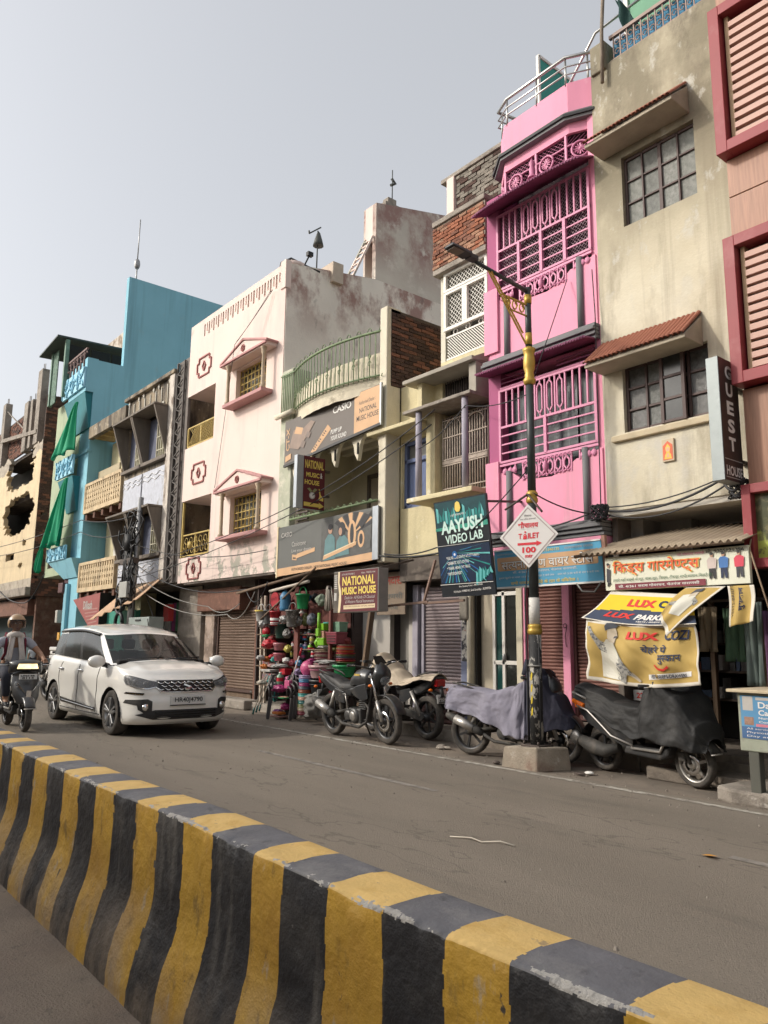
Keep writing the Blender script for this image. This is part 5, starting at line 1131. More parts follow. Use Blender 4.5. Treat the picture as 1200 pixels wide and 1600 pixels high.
# box sign over the stall
t=root('shop_sign','maroon NATIONAL MUSIC HOUSE box sign with yellow letters hanging over the houseware stall','sign',(-10.1,7.7,1.97))
Bd().box(-10.72,-9.5,7.6,7.8,1.97,2.66).build('sign_box',M('grey_board_side',(.24,.23,.21),.7,.15),t,bevel=.008)
on=(-10.72,7.598,1.97);flats(t,[(0,[(.01,.01),(.2,.01),(.2,.68),(.01,.68)]),(1,[(.14,.0),(.2,.0),(.23,.2),(.22,.36),(.17,.5),(.18,.68),(.13,.68),(.13,.5),(.17,.3)]),(2,[(.2,.01),(1.2,.01),(1.2,.68),(.18,.68),(.17,.5),(.22,.36),(.23,.2)]),(1,[(.3,.05),(1.14,.06),(1.14,.125),(.3,.115)])]+[(3,[(.03,.4+.035*k),(.11,.4+.035*k),(.11,.42+.035*k),(.03,.42+.035*k)])for k in range(7)]+[(3,[(.03,.2),(.1,.2),(.1,.33),(.03,.33)])],[M('print_sepia',(.09,.075,.06),.6,.3,8),p_cream,p_maroon,p_lt],on,XX,ZZ,'print',.002)
for s,x,z,w,hh,m,bo in(('NATIONAL',.26,.44,.88,.15,p_yel,.025),('MUSIC HOUSE',.25,.29,.91,.125,p_yel,.035),('Deals In:- All Kinds Of Classical',.33,.215,.8,.05,p_lt,0),('& Western Musical Instruments',.35,.148,.76,.05,p_lt,0),('S.4/361 SARAI GOVERDHAN, CHETGANJ, VARANASI',.32,.075,.8,.03,p_maroon,0),('GSTIN 09EVTPK5098B1Z',.24,.615,.36,.028,p_lt,0),('Mob.- 7985921464',.78,.615,.36,.03,p_lt,0)):
 lettering(t,s,m,(on[0]+x,on[1],on[2]+z),XX,ZZ,w=w,hgt=hh,bold=bo,lift=.006,shear=.25 if 'Kinds' in s or 'Western' in s else 0)
for x in(-10.5,-9.7):Bd().bar((x,7.72,2.66),(x,8.5,2.86),.03).build('hanger',m_iron,t)
t=root('faded_sign','faded cream signboard with worn red and grey Hindi writing in the dark shop bay','sign',(-10.7,8.9,2.0))
ibox('board',M('faded_board',(.22,.17,.125),.85,.2,3,patches=[((.12,.09,.07),3,.5,.7)]),t,-11.1,-10.3,8.84,8.87,1.98,2.74)
lettering(t,'भानदास',M('faded_red',(.28,.05,.035),.8),(-11.0,8.838,2.5),XX,ZZ,w=.62,hgt=.16,dev=True,bold=.02);lettering(t,'वाराणसी',M('faded_grey',(.12,.12,.11),.8),(-11.02,8.838,2.26),XX,ZZ,w=.66,hgt=.12,dev=True,bold=.02);lettering(t,'चेतगंज',M('faded_grey',(.1,.1,.1)),(-10.98,8.838,2.06),XX,ZZ,w=.5,hgt=.13,dev=True,bold=.01)
b=Bd().bar((-10.35,8.0,2.05),(-8.95,8.15,2.12),.035).bar((-9.05,8.15,2.1),(-9.05,8.4,2.8),.035).bar((-10.35,8.0,2.05),(-10.4,8.45,2.75),.035).bar((-9.05,8.15,2.1),(-8.2,8.2,2.12),.035)
o=b.build('sign_frame',M('rusty_angle',(.2,.13,.1),.8,.25));tag(o,'empty rusty angle-iron frame between the faded sign and the blue poster board','frame')
# leaning video-lab board
t=root('video_sign','black and teal AAYUSH VIDEO LAB board leaning out below the grille bay','sign',(-7.75,7.75,2.14))
UZ=Vector((-.03,-.15,1.38)).normalized();UXv=Vector((1,0,.0));oa=Vector((-8.19,7.745,2.14));nn=UXv.cross(UZ)
W_,H_=1.05,1.39
b=Bd();p=[oa,oa+UXv*W_,oa+UXv*W_+UZ*H_,oa+UZ*H_];b.hexa([q-nn*.03 for q in p]+[q for q in p]);m_vb=M('board_black',(.012,.015,.02),.35,.2,3,spec=.5);b.build('board',m_vb,t)
random.seed(5);it=[(0,[(.02,.98),(1.03,.98),(1.03,1.37),(.02,1.37)])]
for k in range(16):x=.04+.06*k;it.append((1 if k%3 else 2,[(x,1.02+.1*random.random()),(x+.045,1.02+.08*random.random()),(x+.045,1.15+.16*random.random()),(x,1.15+.16*random.random())]))
it+=[(3,[(.0,.96),(1.04,.96),(1.04,1.03),(.0,1.0)])]
it+=[(4,[(.02,.2),(1.03,.2),(1.03,.72),(.02,.72)])]
for k in range(26):
 a=-2.6+.115*k;r0,r1=.06+.1*random.random(),.3+.5*random.random();c=(.33,.62)
 q=[(c[0]+r*math.cos(a+d),c[1]+r*math.sin(a+d))for r,d in((r0,-.012),(r1,-.012),(r1,.02),(r0,.012))]
 q=[(min(max(x,.02),1.03),min(max(z,.2),.72))for x,z in q];it.append(((5,2,1)[k%3],q))
it+=[(5,disc(.35,.6,.05,.05)),(6,disc(.35,.6,.018,.018))]
for k in range(9):x=.72+.035*k;it.append(((2,1)[k%2],[(x,.16+.02*k),(x+.03,.14+.02*k),(x+.06,.3+.03*(k%4)),(x+.02,.34+.03*(k%3))]))
it+=[(6,[(.0,.175),(1.04,.175),(1.04,.182),(.0,.182)]),(6,[(.0,.735),(1.04,.735),(1.04,.74),(.0,.74)]),(7,[(.44,1.24),(.47,1.2),(.53,1.2),(.56,1.25),(.54,1.33),(.5,1.35),(.46,1.33)])]
flats(t,it,[M('print_deep_teal',(.01,.055,.065),.4,.3,9),M('print_teal_mid',(.02,.2,.19),.4,.3,9),M('print_cyan',(.12,.42,.42),.4,.2,9),M('print_green_glow',(.05,.3,.22),.4,.3,12),M('print_night_blue',(.008,.02,.05),.4,.3,6),M('print_blue',(.015,.11,.32),.4,.2,6),p_white,p_yel],oa,UXv,UZ,'poster_print',.002,.0003)
p_mint=M('print_mint_white',(.55,.72,.66),.5,.05)
al=lambda s,x,z,w,hh,m=p_mint,bo=.02:lettering(t,s,m,oa+UXv*x+UZ*z,UXv+Vector((0,0,.035)),UZ,w=w,hgt=hh,bold=bo,lift=.012)
al('AAYUSH',.12,.90,.83,.19,bo=.035);al('VIDEO LAB',.19,.755,.74,.125,bo=.02)
for k,s in enumerate(('* FULL HD VIDEO GRAPHY & PHOTOGRAPHY','* CINEMATIC VIDEO EDITING','* TEASER, HIGHLIGHT, REELS','* INVITATION VIDEO')):al(s,.17,.53-.075*k,(.66,.44,.46,.29)[k],.045,p_white,.015)
al('Pro. Sandeep Kumar - 9415889536',.38,.12,.45,.032,p_white,0);al('HS.4 Ittakar - 9198051421, Sarai Govardhan - 9335997036',.26,.05,.72,.035,p_white,0);al('॥ श्री गणेशाय नमः ॥'.replace('॥','।'),.34,1.13,.3,.05,p_white,0)
for x in(.15,.9):q=oa+UXv*x+UZ*1.3;Bd().bar(q,(q.x,8.5,q.z+.1),.03).build('hanger',m_iron,t)
# blue wire-store board
t=root('wire_store_sign','blue and tan Hindi wire store signboard partly hidden behind the diamond toilet sign','sign',(-6.7,8.2,2.28))
UZ2=Vector((0,-.05,.52)).normalized();os_=Vector((-7.58,8.24,2.27));b=Bd();Ws,Hs=1.82,.53;p=[os_,os_+XX*Ws,os_+XX*Ws+UZ2*Hs,os_+UZ2*Hs];nn=XX.cross(UZ2);b.hexa([q-nn*.05 for q in p]+p).build('board',p_blue,t,bevel=.004)
b=Bd().bar(os_,os_+XX*Ws,.025).bar(os_+UZ2*Hs,os_+XX*Ws+UZ2*Hs,.02);b.build('white_edge',p_white,t);Bd().bar(os_+XX*(Ws+.05)-UZ2*.02,os_+XX*(Ws+.05)+UZ2*.58,.05).build('side_post',M('rust_pink_post',(.3,.17,.13),.8,.2),t)
flat(t,[(.07,.235)]+[(1.74,.235),(1.76,.25),(1.76,.41),(1.74,.425)]+[(.07,.425),(.05,.41),(.05,.25)],p_tan,os_,XX,UZ2,'tan_band',.002)
sl=lambda s,x,z,w,hh,m,bo=0.0,dev=True,li=.006:lettering(t,s,m,os_+XX*x+UZ2*z,XX,UZ2,w=w,hgt=hh,bold=bo,dev=dev,lift=li)
sl('स^तयनारायण वायर ^सटोस~',.12,.245,1.58,.17,p_black,.035,li=.004);sl('स^तयनारायण वायर ^सटोस~',.13,.255,1.56,.155,p_white,.01)
sl('सी. 4/361 सराय गोवरधन, चेतगंज वाराणसी.',.33,.185,1.1,.04,p_white);sl('दुकान खुलने का समय 10:30 बजे से दोपहर 2 बजे तक    शाम को 2:30 बजे से रात 9 बजे तक',.06,.115,1.7,.04,p_white);sl('सभी परकार के लोहे के तार के विकरेता ।',.28,.025,1.15,.06,p_yel,.012)
sl('मो. 9415340125',.75,.455,.42,.045,p_yel,.01);sl('परोपराइटर',.06,.455,.3,.03,p_lt);sl('सतयनारायण परसाद',1.25,.455,.45,.03,p_lt)
# garment shop board with corrugated awning
t=root('garment_sign','white Hindi garment shop board with red letters and three printed boys','sign',(-4.65,8.0,2.14))
ok=Vector((-5.56,7.97,2.13));Wk,Hk=1.76,.40
Bd().box(-5.56,-3.8,7.975,8.03,2.13,2.53).build('board',M('cream_flex',(.66,.66,.54),.5,.06,3),t,bevel=.004)
flats(t,[(0,[(.14,.005),(1.28,.005),(1.28,.075),(.14,.075)])],[M('print_wine',(.17,.025,.04),.5)],ok,XX,ZZ,'wine_strip',.0065)
kl=lambda s,x,z,w,hh,m,bo=0.0,dev=True,li=.01:lettering(t,s,m,ok+XX*x+ZZ*z,XX,ZZ,w=w,hgt=hh,bold=bo,dev=dev,lift=li)
m_or=M('print_orange_red',(.68,.09,.025),.5,.05)
kl('िकड्स गारमे^णट्स',.11,.155,1.12,.2,p_yel,.03,li=.008);kl('िकड्स गारमे^णट्स',.12,.165,1.10,.18,m_or,.012)
kl('हमारे यहाँ बच्चों के सूट, बाबा सूट, िजन्स, टीशर्ट सभी सामान िमलते है।',.12,.09,1.24,.05,p_dkgr,.008);kl('सी. 4/361 सराय गोवरधन, चेतगंज वाराणसी',.19,.02,1.02,.04,p_white,.01)
kl('परो. परेमचनद अवसथी',.96,.345,.32,.035,p_mag);kl('मो. 9305121396',1.3,.345,.42,.045,p_black,.01)
BM=[M('print_skin',(.42,.25,.17)),M('print_pale_shirt',(.55,.46,.42),.6),M('print_mid_blue',(.06,.17,.42),.6),p_black,p_navy,M('print_pinkred',(.6,.06,.1),.6),M('print_charcoal',(.05,.05,.06),.6)]
for cx,ct,cl in((1.36,1,3),(1.49,2,4),(1.66,5,6)):
 it=[(cl,[(cx-.035,.07),(cx-.012,.07),(cx,.16),(cx+.012,.07),(cx+.04,.07),(cx+.035,.2),(cx-.035,.2)]),(ct,[(cx-.05,.18),(cx+.045,.18),(cx+.055,.28),(cx+.02,.3),(cx-.03,.3),(cx-.055,.27)]),(0,disc(cx,.325,.019,.025,10)),(3,disc(cx,.338,.021,.016,10))];flats(t,it,BM,ok,XX,ZZ,'boy_print',.007)
it=[(3,[(.03,.05),(.05,.05),(.09,.09),(.04,.1)]),(6,[(.025,.1),(.07,.1),(.08,.25),(.03,.27)]),(0,disc(.05,.3,.02,.026,10)),(3,disc(.05,.315,.021,.016,10))]
flats(t,it,BM,ok,XX,ZZ,'child_print',.007)
cw=Bd();cw.grid(lambda u,v:(-5.85+2.05*u,7.86+.95*v,2.58+.27*v+.05*math.sin(u*PI)*(v)+.016*math.sin(u*2*PI*24)),192,4)
o=cw.build('corrugated_awning',M('dusty_cement_sheet',(.36,.29,.21),.9,.15,3),fix=False,solid=.012);tag(o,'dusty corrugated sheet awning above the white garment shop board','awning');o2=Bd().tube([(-5.95,7.9,2.57),(-3.8,7.88,2.56)],.022,6).build('front_pipe',m_wood,o)
# cloth banner of the garment shop
m_gc=M('golden_cloth',(.46,.32,.10),.8,.08,3,.1,120);m_yc=M('yellow_cloth',(.68,.50,.03),.8,.06,3);m_nc=M('navy_cloth',(.045,.06,.10),.8,.1,3);m_wc=M('white_cloth_edge',(.62,.58,.50),.85,.1,5);m_skin2=M('print_pale_skin',(.50,.43,.33),.7,.08);m_vest=M('print_vest',(.60,.58,.50),.75,.06,4);m_hair=M('print_hair',(.07,.075,.09),.7);m_chk=M('print_check',(.32,.31,.28),.75,.3,22,patches=[((.1,.1,.11),26,.5,.56)])
t=root('cloth_banner','sagging golden cloth banner with a smiling man and LUX lettering, under the garment board','banner',(-4.95,7.65,1.08))
def low(x,z):
 u=x/1.37;v=z/.68;return Vector((-5.645+x*(1+.03*(1-v)),7.66+.035*math.sin(u*7+v*2)*(1-v*.5)+.05*(1-v)*math.sin(u*PI)+.022*math.sin(u*17-v*5)+.02*NZ.noise((u*5,v*4,2))+.03*math.sin(u*3+v*6)+.025*NZ.noise((u*11+v*5,v*3,9)),1.085+z*(1.0+.03*(1-u)-.08*u)-.06*math.sin(u*PI)*(1-v)-.035*math.sin(u*PI)*v))
def sheetgrid(fn,w,hh,nu,nv,mats,name,mf,parent,lift=0):
 b=Bd();b.grid(lambda u,v:fn(u*w,v*hh),nu,nv,mf=mf);return b.build(name,mats,parent,fix=False,solid=.003)
sheetgrid(low,1.37,.69,60,34,[m_gc,m_wc],'hanging_sheet',lambda u,v:1 if v<.05 or v>.95 or u<.025 or u>.975 else 0,t)
nl=lambda p:p+Vector((0,-.013,0));lowp=lambda x,z:nl(low(x,z))
def top(x,z):
 u=x/1.37;fx=-5.69+x*1.06;bx=-5.5+x*.75;return Vector((fx+(bx-fx)*z,7.645+.36*z,1.80-.09*u+.33*z-.05*math.sin(u*PI)*(1-z)-.03*math.sin(z*PI)))
sheetgrid(top,1.37,1.0,60,30,[m_yc,m_nc,m_wc],'awning_sheet',lambda u,v:2 if v<.05 or v>.9 or u<.02 else(1 if v<.47+.08*math.sin(u*5-1)-.05*u else 0),t)
topp=lambda x,z:top(x,z)+Vector((0,-.005,.004))
for s,x,z,w,hh,m,fn,bo,shr in(('LUX',.42,.60,.42,.20,p_red,topp,.05,.1),('C',.88,.60,.13,.20,p_navy,topp,.05,.1),('LUX',.22,.20,.36,.19,p_red,topp,.05,.3),('PARKER',.62,.19,.46,.19,p_white,topp,.04,.3),('VESTS | BRIEFS | DRAWERS',.66,.075,.55,.07,p_white,topp,.02,.3),('LUX',.56,.51,.36,.085,p_red,lowp,.05,.05),('COZI',.98,.51,.3,.11,p_navy,lowp,.03,.25),('VESTS-BRIEFS-DRAWERS',.80,.10,.42,.038,p_navy,lowp,.02,0)):
 if fn is topp:shr=shr/.5*.3
 lettering(t,s,m,(x,z),None,None,w=w,hgt=hh,bold=bo,shear=shr,surf=fn)
lettering(t,'चेहरे पे',p_navy,(.74,.36),None,None,w=.28,hgt=.1,bold=.02,dev=True,surf=lowp);lettering(t,'मु^सकान',p_navy,(.93,.25),None,None,w=.25,hgt=.1,bold=.02,dev=True,surf=lowp)
def cprint(items,fn,name):
 for mi,poly in items:
  bm=bmesh.new();vs=[bm.verts.new((x,z,0))for x,z in poly];bm.faces.new(vs);bmesh.ops.triangulate(bm,faces=bm.faces[:]);bmesh.ops.subdivide_edges(bm,edges=bm.edges[:],cuts=5,use_grid_fill=True)
  bm.verts.index_update();b=Bd();b.v=[tuple(fn(v.co.x,v.co.y))for v in bm.verts];b.f=[tuple(v.index for v in f.verts)for f in bm.faces];b.m=[0]*len(b.f);b.sm=[False]*len(b.f);bm.free();b.build(name,mi,t,fix=False)
l2=lambda x,z:low(x,z)+Vector((0,-.017,0))
cprint([(p_white,[(.77,.085),(1.27,.105),(1.27,.16),(.77,.14)])],lambda x,z:low(x,z)+Vector((0,-.007,0)),'white_label')
cprint([(p_red,[(.88,.24),(.93,.19),(1.0,.175),(1.06,.21),(1.05,.235),(1.0,.2),(.94,.21),(.9,.25)])],lowp,'smile_print')
cprint([(m_chk,[(.03,.60),(.08,.61),(.22,.46),(.28,.44),(.27,.33),(.18,.36),(.14,.44)]),(m_vest,[(.16,.06),(.40,.05),(.42,.3),(.38,.47),(.3,.49),(.2,.4),(.18,.25)]),(m_chk,[(.36,.06),(.46,.02),(.5,.12),(.6,.1),(.47,.27),(.41,.36),(.38,.25)]),(m_skin2,[(.5,.14),(.58,.15),(.66,.06),(.63,.05)]),(m_skin2,[(.32,.46),(.40,.45),(.41,.5),(.44,.53),(.44,.58),(.42,.63),(.36,.64),(.32,.6)])],lowp,'man_print')
cprint([(m_hair,[(.30,.58),(.33,.6),(.35,.63),(.43,.625),(.45,.655),(.4,.675),(.33,.67),(.29,.63)]),(m_hair,[(.385,.505),(.43,.52),(.435,.535),(.4,.53)])],l2,'hair_print')
def flapf(x,z):
 A,B_,C_,D_=Vector((-4.52,7.98,2.12)),Vector((-4.05,7.93,2.11)),Vector((-4.53,7.56,1.58)),Vector((-4.62,7.58,1.80))
 p=A.lerp(B_,x).lerp(D_.lerp(C_,x),z);return p+Vector((0,-.05*math.sin(z*PI)-.012*math.sin(x*11+z*4),.03*math.sin(z*PI)*math.sin(x*PI)+.06*(1-x)*z*0))
b=Bd();b.grid(lambda u,v:flapf(u,v),30,30,mf=lambda u,v:1 if v>.92 or u>.93 or v<.03 else 0);b.build('folded_flap',[m_gc,m_wc],t,fix=False,solid=.004);fl2=lambda x,z:flapf(x,z)+Vector((0,-.007,.005))
cprint([(m_vest,[(.25,.3),(.62,.22),(.8,.45),(.78,.7),(.4,.78),(.25,.6)]),(m_skin2,[(.42,.2),(.6,.15),(.66,.26),(.5,.34)]),(m_chk,[(.05,.55),(.25,.48),(.3,.6),(.1,.64)]),(m_chk,[(.66,.3),(.85,.36),(.86,.45),(.72,.42)])],fl2,'man_print');cprint([(m_hair,[(.4,.1),(.62,.06),(.66,.16),(.5,.2),(.44,.28)])],lambda x,z:fl2(x,z)+Vector((0,-.004,.002)),'hair_print')
t=root('folded_banner','folded golden cloth banner piece hanging at the right end of the garment board','banner',(-3.9,7.95,1.7))
b=Bd();ff=lambda u,v:Vector((-4.03+.28*u+.01*math.sin(v*5),7.94+.03*math.sin(u*9+v*2)*v-.02*v,2.11-.43*v+.06*u*v));b.grid(ff,24,20,mf=lambda u,v:1 if u>.85 or u<.1 else 0);b.build('cloth',[m_gc,m_wc],t,fix=False,solid=.005)
lettering(t,'VESTS-BRIEFS',p_black,(.12,.95),None,None,w=.8,hgt=.14,surf=lambda x,z:ff(.22-(z-.95)*.8,.9-x)+Vector((0,-.008,0)));lettering(t,'मुसकान',p_navy,(.1,.5),None,None,w=.6,hgt=.22,bold=.03,dev=True,surf=lambda x,z:ff(.62-(z-.5)*.9,.75-x)+Vector((0,-.008,0)))
# guest house box sign
t=root('guest_house_sign','tall dark brown GUEST HOUSE box sign projecting from the beige wall','sign',(-4.0,8.1,3.24))
Bd().box(-4.09,-3.95,7.88,8.3,3.24,4.63).build('sign_box',M('galvanised_sheet',(.27,.30,.30),.5,.08,5,.1,20,metal=.25),t,bevel=.005)
og=(-3.949,7.88,3.24);flat(t,[(.005,.005),(.415,.005),(.415,1.385),(.005,1.385)],M('sign_dark_brown',(.055,.034,.03),.4,.08),og,YY,ZZ,'brown_face',.002)
for k,ch in enumerate('GUEST'):lettering(t,ch,p_white,(-3.949,7.88+.13,3.24+1.16-.205*k),YY,ZZ,w=.15,hgt=.155,bold=.04,lift=.005)
lettering(t,'HOUSE',p_white,(-3.949,7.92,3.30),YY,ZZ,w=.35,hgt=.11,bold=.02,lift=.005);flat(t,[(.02,.235),(.4,.235),(.4,.243),(.02,.243)],p_lt,og,YY,ZZ,'rule',.005);flat(t,[(.02,.035),(.4,.035),(.4,.043),(.02,.043)],p_lt,og,YY,ZZ,'rule',.005)
for z in(3.5,4.35):ibox('bracket',m_iron,t,-4.05,-3.99,8.3,8.5,z,z+.04)
t=root('wall_plaque','small orange and yellow ornamental tile set in the beige wall below the lower window','plaque',(-4.94,8.49,3.72));ibox('tile',M('tile_pale',(.5,.40,.27),.5,.1),t,-5.02,-4.86,8.47,8.5,3.71,3.99,.004)
flats(t,[(0,[(.015,.02),(.145,.02),(.145,.2),(.08,.255),(.015,.2)]),(1,[(.03,.03),(.13,.03),(.12,.08),(.1,.11),(.115,.17),(.08,.22),(.045,.17),(.06,.11),(.04,.08)]),(2,disc(.08,.15,.025,.03,10)),(2,[(.06,.05),(.1,.05),(.09,.1),(.07,.1)])],[M('tile_red',(.6,.1,.03),.5,.2,30),M('tile_yellow',(.7,.45,.05),.5,.2,30),M('tile_peach',(.65,.35,.2),.5,.2,30)],(-5.02,8.47,3.71),XX,ZZ,'ornament',.003)
t=root('wedge_sign','faded red wedge-shaped signboard beside the blue house at shop level','sign',(-25.5,8.3,1.85));Bd().prism([(-26.85,2.8),(-24.2,2.93),(-24.25,1.85),(-25.05,1.85)],8.3,8.36,'y').build('board',M('faded_red_board',(.30,.09,.08),.7,.12,3),t);Bd().hexa([(-24.25,8.3,1.9),(-24.2,8.3,1.9),(-24.2,9.1,2.2),(-24.25,9.1,2.2),(-24.25,8.3,2.93),(-24.2,8.3,2.93),(-24.2,9.1,2.9),(-24.25,9.1,2.9)]).build('side_board',m_dark,t)
lettering(t,'Dilkash',p_lt,(-25.75,8.298,2.45),XX,ZZ,w=.85,hgt=.26,bold=.02);flats(t,[(0,[(.3+.12*k,.7-.11*k),(1.6,.72-.1*k),(1.6,.68-.1*k),(.32+.12*k,.66-.11*k)])for k in range(5)],[M('print_faint',(.38,.2,.18),.7)],(-26.0,8.3,1.75),XX,ZZ,'text_lines')
# street lamp
m_pole=M('pole_dark_paint',(.035,.042,.043),.45,.15,6,spec=.5);m_goldp=M('gold_paint',(.46,.30,.06),.4,.15,10,.1,60,metal=.35);m_polelow=M('pole_torn_posters',(.03,.03,.03),.7,.3,8,.3,50,patches=[((.42,.40,.36),9,.52,.56,(1,1,.6)),((.3,.2,.02),14,.68,.70)]);m_white=M('pole_white_band',(.58,.56,.52),.7,.1,6,patches=[((.2,.19,.17),8,.6,.7)])
t=root('street_lamp','tall dark street lamp with gold collars and one lamp arm on a concrete block','street lamp',(-6.37,7.61,0));px,py=-6.37,7.61
bl=Bd().hexa([(-6.74,7.36,-.02),(-6.19,7.38,-.02),(-6.03,7.84,-.02),(-6.6,7.86,-.02),(-6.71,7.38,.24),(-6.21,7.40,.27),(-6.06,7.82,.26),(-6.58,7.84,.25)]).build('base_block',M('lamp_base_concrete',(.30,.255,.20),.95,.25,4,.8,35,patches=[((.2,.12,.09),3,.5,.68,(1,1,1),(.2,.02)),((.42,.38,.32),8,.6,.72)]),t,bevel=.02)
Bd().box(px-.14,px+.14,py-.14,py+.14,.25,.28).build('base_plate',m_iron,t,bevel=.005)
for x,y in((-1,-1),(1,-1),(1,1),(-1,1)):Bd().tube([(px+.11*x,py+.11*y,.28),(px+.11*x,py+.11*y,.32)],.014,6).build('bolt',m_iron,t)
Bd().lathe([(.080,.28),(.080,1.62)],(px,py,0),24).build('lower_pole',m_polelow,t);Bd().lathe([(.070,1.72),(.068,2.06)],(px,py,0),24).build('white_band',m_white,t)
Bd().lathe([(.080,1.6),(.095,1.63),(.095,1.66),(.080,1.68),(.091,1.70),(.076,1.73)],(px,py,0),20).build('gold_ring',m_goldp,t)
Bd().lathe([(.062,2.06),(.056,3.30)],(px,py,0),20).lathe([(.054,3.40),(.048,4.95)],(px,py,0),20).lathe([(.044,5.3),(.041,6.23),(.000,6.24)],(px,py,0),20).build('pole',m_pole,t)
Bd().lathe([(.061,3.27),(.076,3.29),(.076,3.33),(.065,3.35),(.076,3.37),(.076,3.40),(.057,3.43)],(px,py,0),20).build('gold_ring',m_goldp,t)
Bd().lathe([(.053,4.86),(.076,4.88),(.084,4.93),(.061,4.96),(.065,4.99),(.057,5.02),(.076,5.10),(.080,5.18),(.072,5.25),(.067,5.28),(.080,5.32),(.087,5.36),(.053,5.38)],(px,py,0),22).build('gold_urn',m_goldp,t);Bd().lathe([(.046,5.42),(.047,5.5),(.046,5.58)],(px,py,0),18).build('gold_sleeve',m_goldp,t);Bd().lathe([(.049,6.0),(.052,6.12)],(px,py,0),18).build('gold_sleeve',m_goldp,t)
for k in range(5):a=-2.6+.7*k;pts=Bd().quad(*[(px+.083*math.cos(a0),py+.083*math.sin(a0),z)for a0,z in((-1.75,.62+.14*k),(-1.5,.63+.14*k),(-1.38,.70+.14*k),(-1.5,.73+.14*k),(-1.72,.69+.14*k))][:5]).build('painted_digit',M('paint_yellow_mark',(.6,.45,.03),.6),t,fix=False)if k<4 else None
arm=Bd().tube([(px,py,6.18),(px-.01,7.2,6.22),(px-.02,6.62,6.29)],[.034,.028,.024],10).build('lamp_arm',m_pole,t)
hd=Bd().hexa([(px-.10,6.14,6.32),(px+.08,6.14,6.32),(px+.08,6.48,6.29),(px-.10,6.48,6.29),(px-.07,6.16,6.365),(px+.05,6.16,6.365),(px+.06,6.5,6.35),(px-.08,6.5,6.35)]).build('lamp_head',M('lamp_housing',(.05,.05,.055),.5,.1),t,bevel=.012);Bd().box(px-.085,px+.055,6.18,6.36,6.30,6.312).build('lamp_panel',M('lamp_panel',(.17,.13,.10),.3,.1),hd);Bd().box(px-.07,px+.04,6.48,6.63,6.28,6.345).build('lamp_driver',M('lamp_housing'),hd,bevel=.01)
br=Bd()
A0,A1=Vector((px,py-.06,5.42)),Vector((px,6.85,6.22));d=(A1-A0);nrm_=Vector((0,d.z,-d.y)).normalized()*.07
br.bar(A0,A1,.018);br.bar(A0+nrm_*-1+Vector((0,0,.18)),A1+nrm_*-1+Vector((0,.1,.06)),.018)
for k in range(9):
 p,q=A0+d*(k/9),A0+d*((k+1)/9);br.bar(p,(p+q)/2-nrm_+Vector((0,0,.1)),.012).bar((p+q)/2-nrm_+Vector((0,0,.1)),q,.012)
br.bar((px,py,5.98),(px,7.12,5.98),.022);br.bar((px,py,5.82),(px,7.2,5.82),.018)
for k in range(3):br.tube([(px,7.48-.14*k+.055*math.cos(a*.6)*(1-a*.03),5.90+.07*math.sin(a*.6)*(1-a*.03))for a in range(14)],.011,5)
br.build('scroll_bracket',m_goldp,t)
for(dx,dy,dz)in((-.33,-.05,-.17),(.32,-.1,-.28)):Bd().tube([(px,py-.08,3.38),(px+dx,py-.1+dy,3.38+dz)],.014,6).build('stay_rod',m_iron,t)
Bd().tube(arc((px,py),.09,-PI,0,12,'xy',1.22),.012,6).build('wire_tie',m_cableg,t);Bd().tube([(px-.05,py-.10,z)for z in(.3,.8,1.5)]+[(px-.09,py-.07,2.0),(px-.02,py-.1,2.4),(px+.07,py-.08,2.8)],.009,5).build('pole_cable',m_cable,t);Bd().tube([(px+.085,py-.03,z)for z in(.3,.9,1.6)],.008,5).build('pole_cable',m_cable,t)
t=root('toilet_sign','white diamond sign with red Hindi and English toilet directions on the lamp pole','sign',(-6.3,7.44,2.83));Cs=Vector((-6.30,7.44,2.825));an=R(14);ux=Vector((math.cos(an),math.sin(an),0));uz=Vector((0,0,1));nn=ux.cross(uz);hd_=.405
P4=[Cs+ux*-hd_,Cs+uz*-hd_,Cs+ux*hd_,Cs+uz*hd_];Bd().hexa([p-nn*.012 for p in P4]+[p for p in P4]).build('plate',M('sign_white',(.62,.60,.58),.45,.04,3),t,bevel=.004)
q=Bd()
for a,c in zip(P4,P4[1:]+P4[:1]):a2,c2=Cs+(a-Cs)*.89+nn*.002,Cs+(c-Cs)*.89+nn*.002;q.bar(a2,c2,.012,.003,up=nn)
q.build('grey_border',M('sign_border',(.36,.30,.29),.5),t)
p_rd=M('sign_red',(.58,.02,.035),.5,.05);tl=lambda s,x,z,w,hh,m=p_rd,bo=.03,dev=False:lettering(t,s,m,Cs+ux*x+uz*z,ux,uz,w=w,hgt=hh,bold=bo,dev=dev,lift=.004)
tl('शौचालय',-.14,.10,.28,.085,bo=.025,dev=True);tl('T',-.135,-.035,.045,.07);tl('ILET',-.005,-.035,.155,.07);tl('100',-.085,-.215,.185,.075,bo=.04);tl('mtr',-.05,-.275,.11,.042,bo=.03);tl('नगर निगम वाराणसी',-.11,.205,.22,.022,p_black,0,True);tl('िवकास',-.05,.245,.1,.03,p_black,0,True)
flats(t,[(0,disc(-.045,.0,.022,.028)),(1,disc(-.045,.002,.009,.012)),(0,disc(-.04,.05,.013,.013)),(0,[(-.075,-.04),(-.02,-.04),(-.02,.0),(-.06,.01)])],[p_rd,M('sign_white'),p_lt],Cs,ux,uz,'pictogram',.004)
flats(t,[(0,[(-.15,-.115),(.11,-.115),(.11,-.135),(.185,-.10),(.11,-.065),(.11,-.085),(-.15,-.085)]),],[p_rd,M('sign_white'),p_lt],Cs,ux,uz,'arrow',.004)
flat(t,[(-.16,.085),(.12,.085),(.12,.087),(-.16,.087)],p_lt,Cs,ux,uz,'rule')
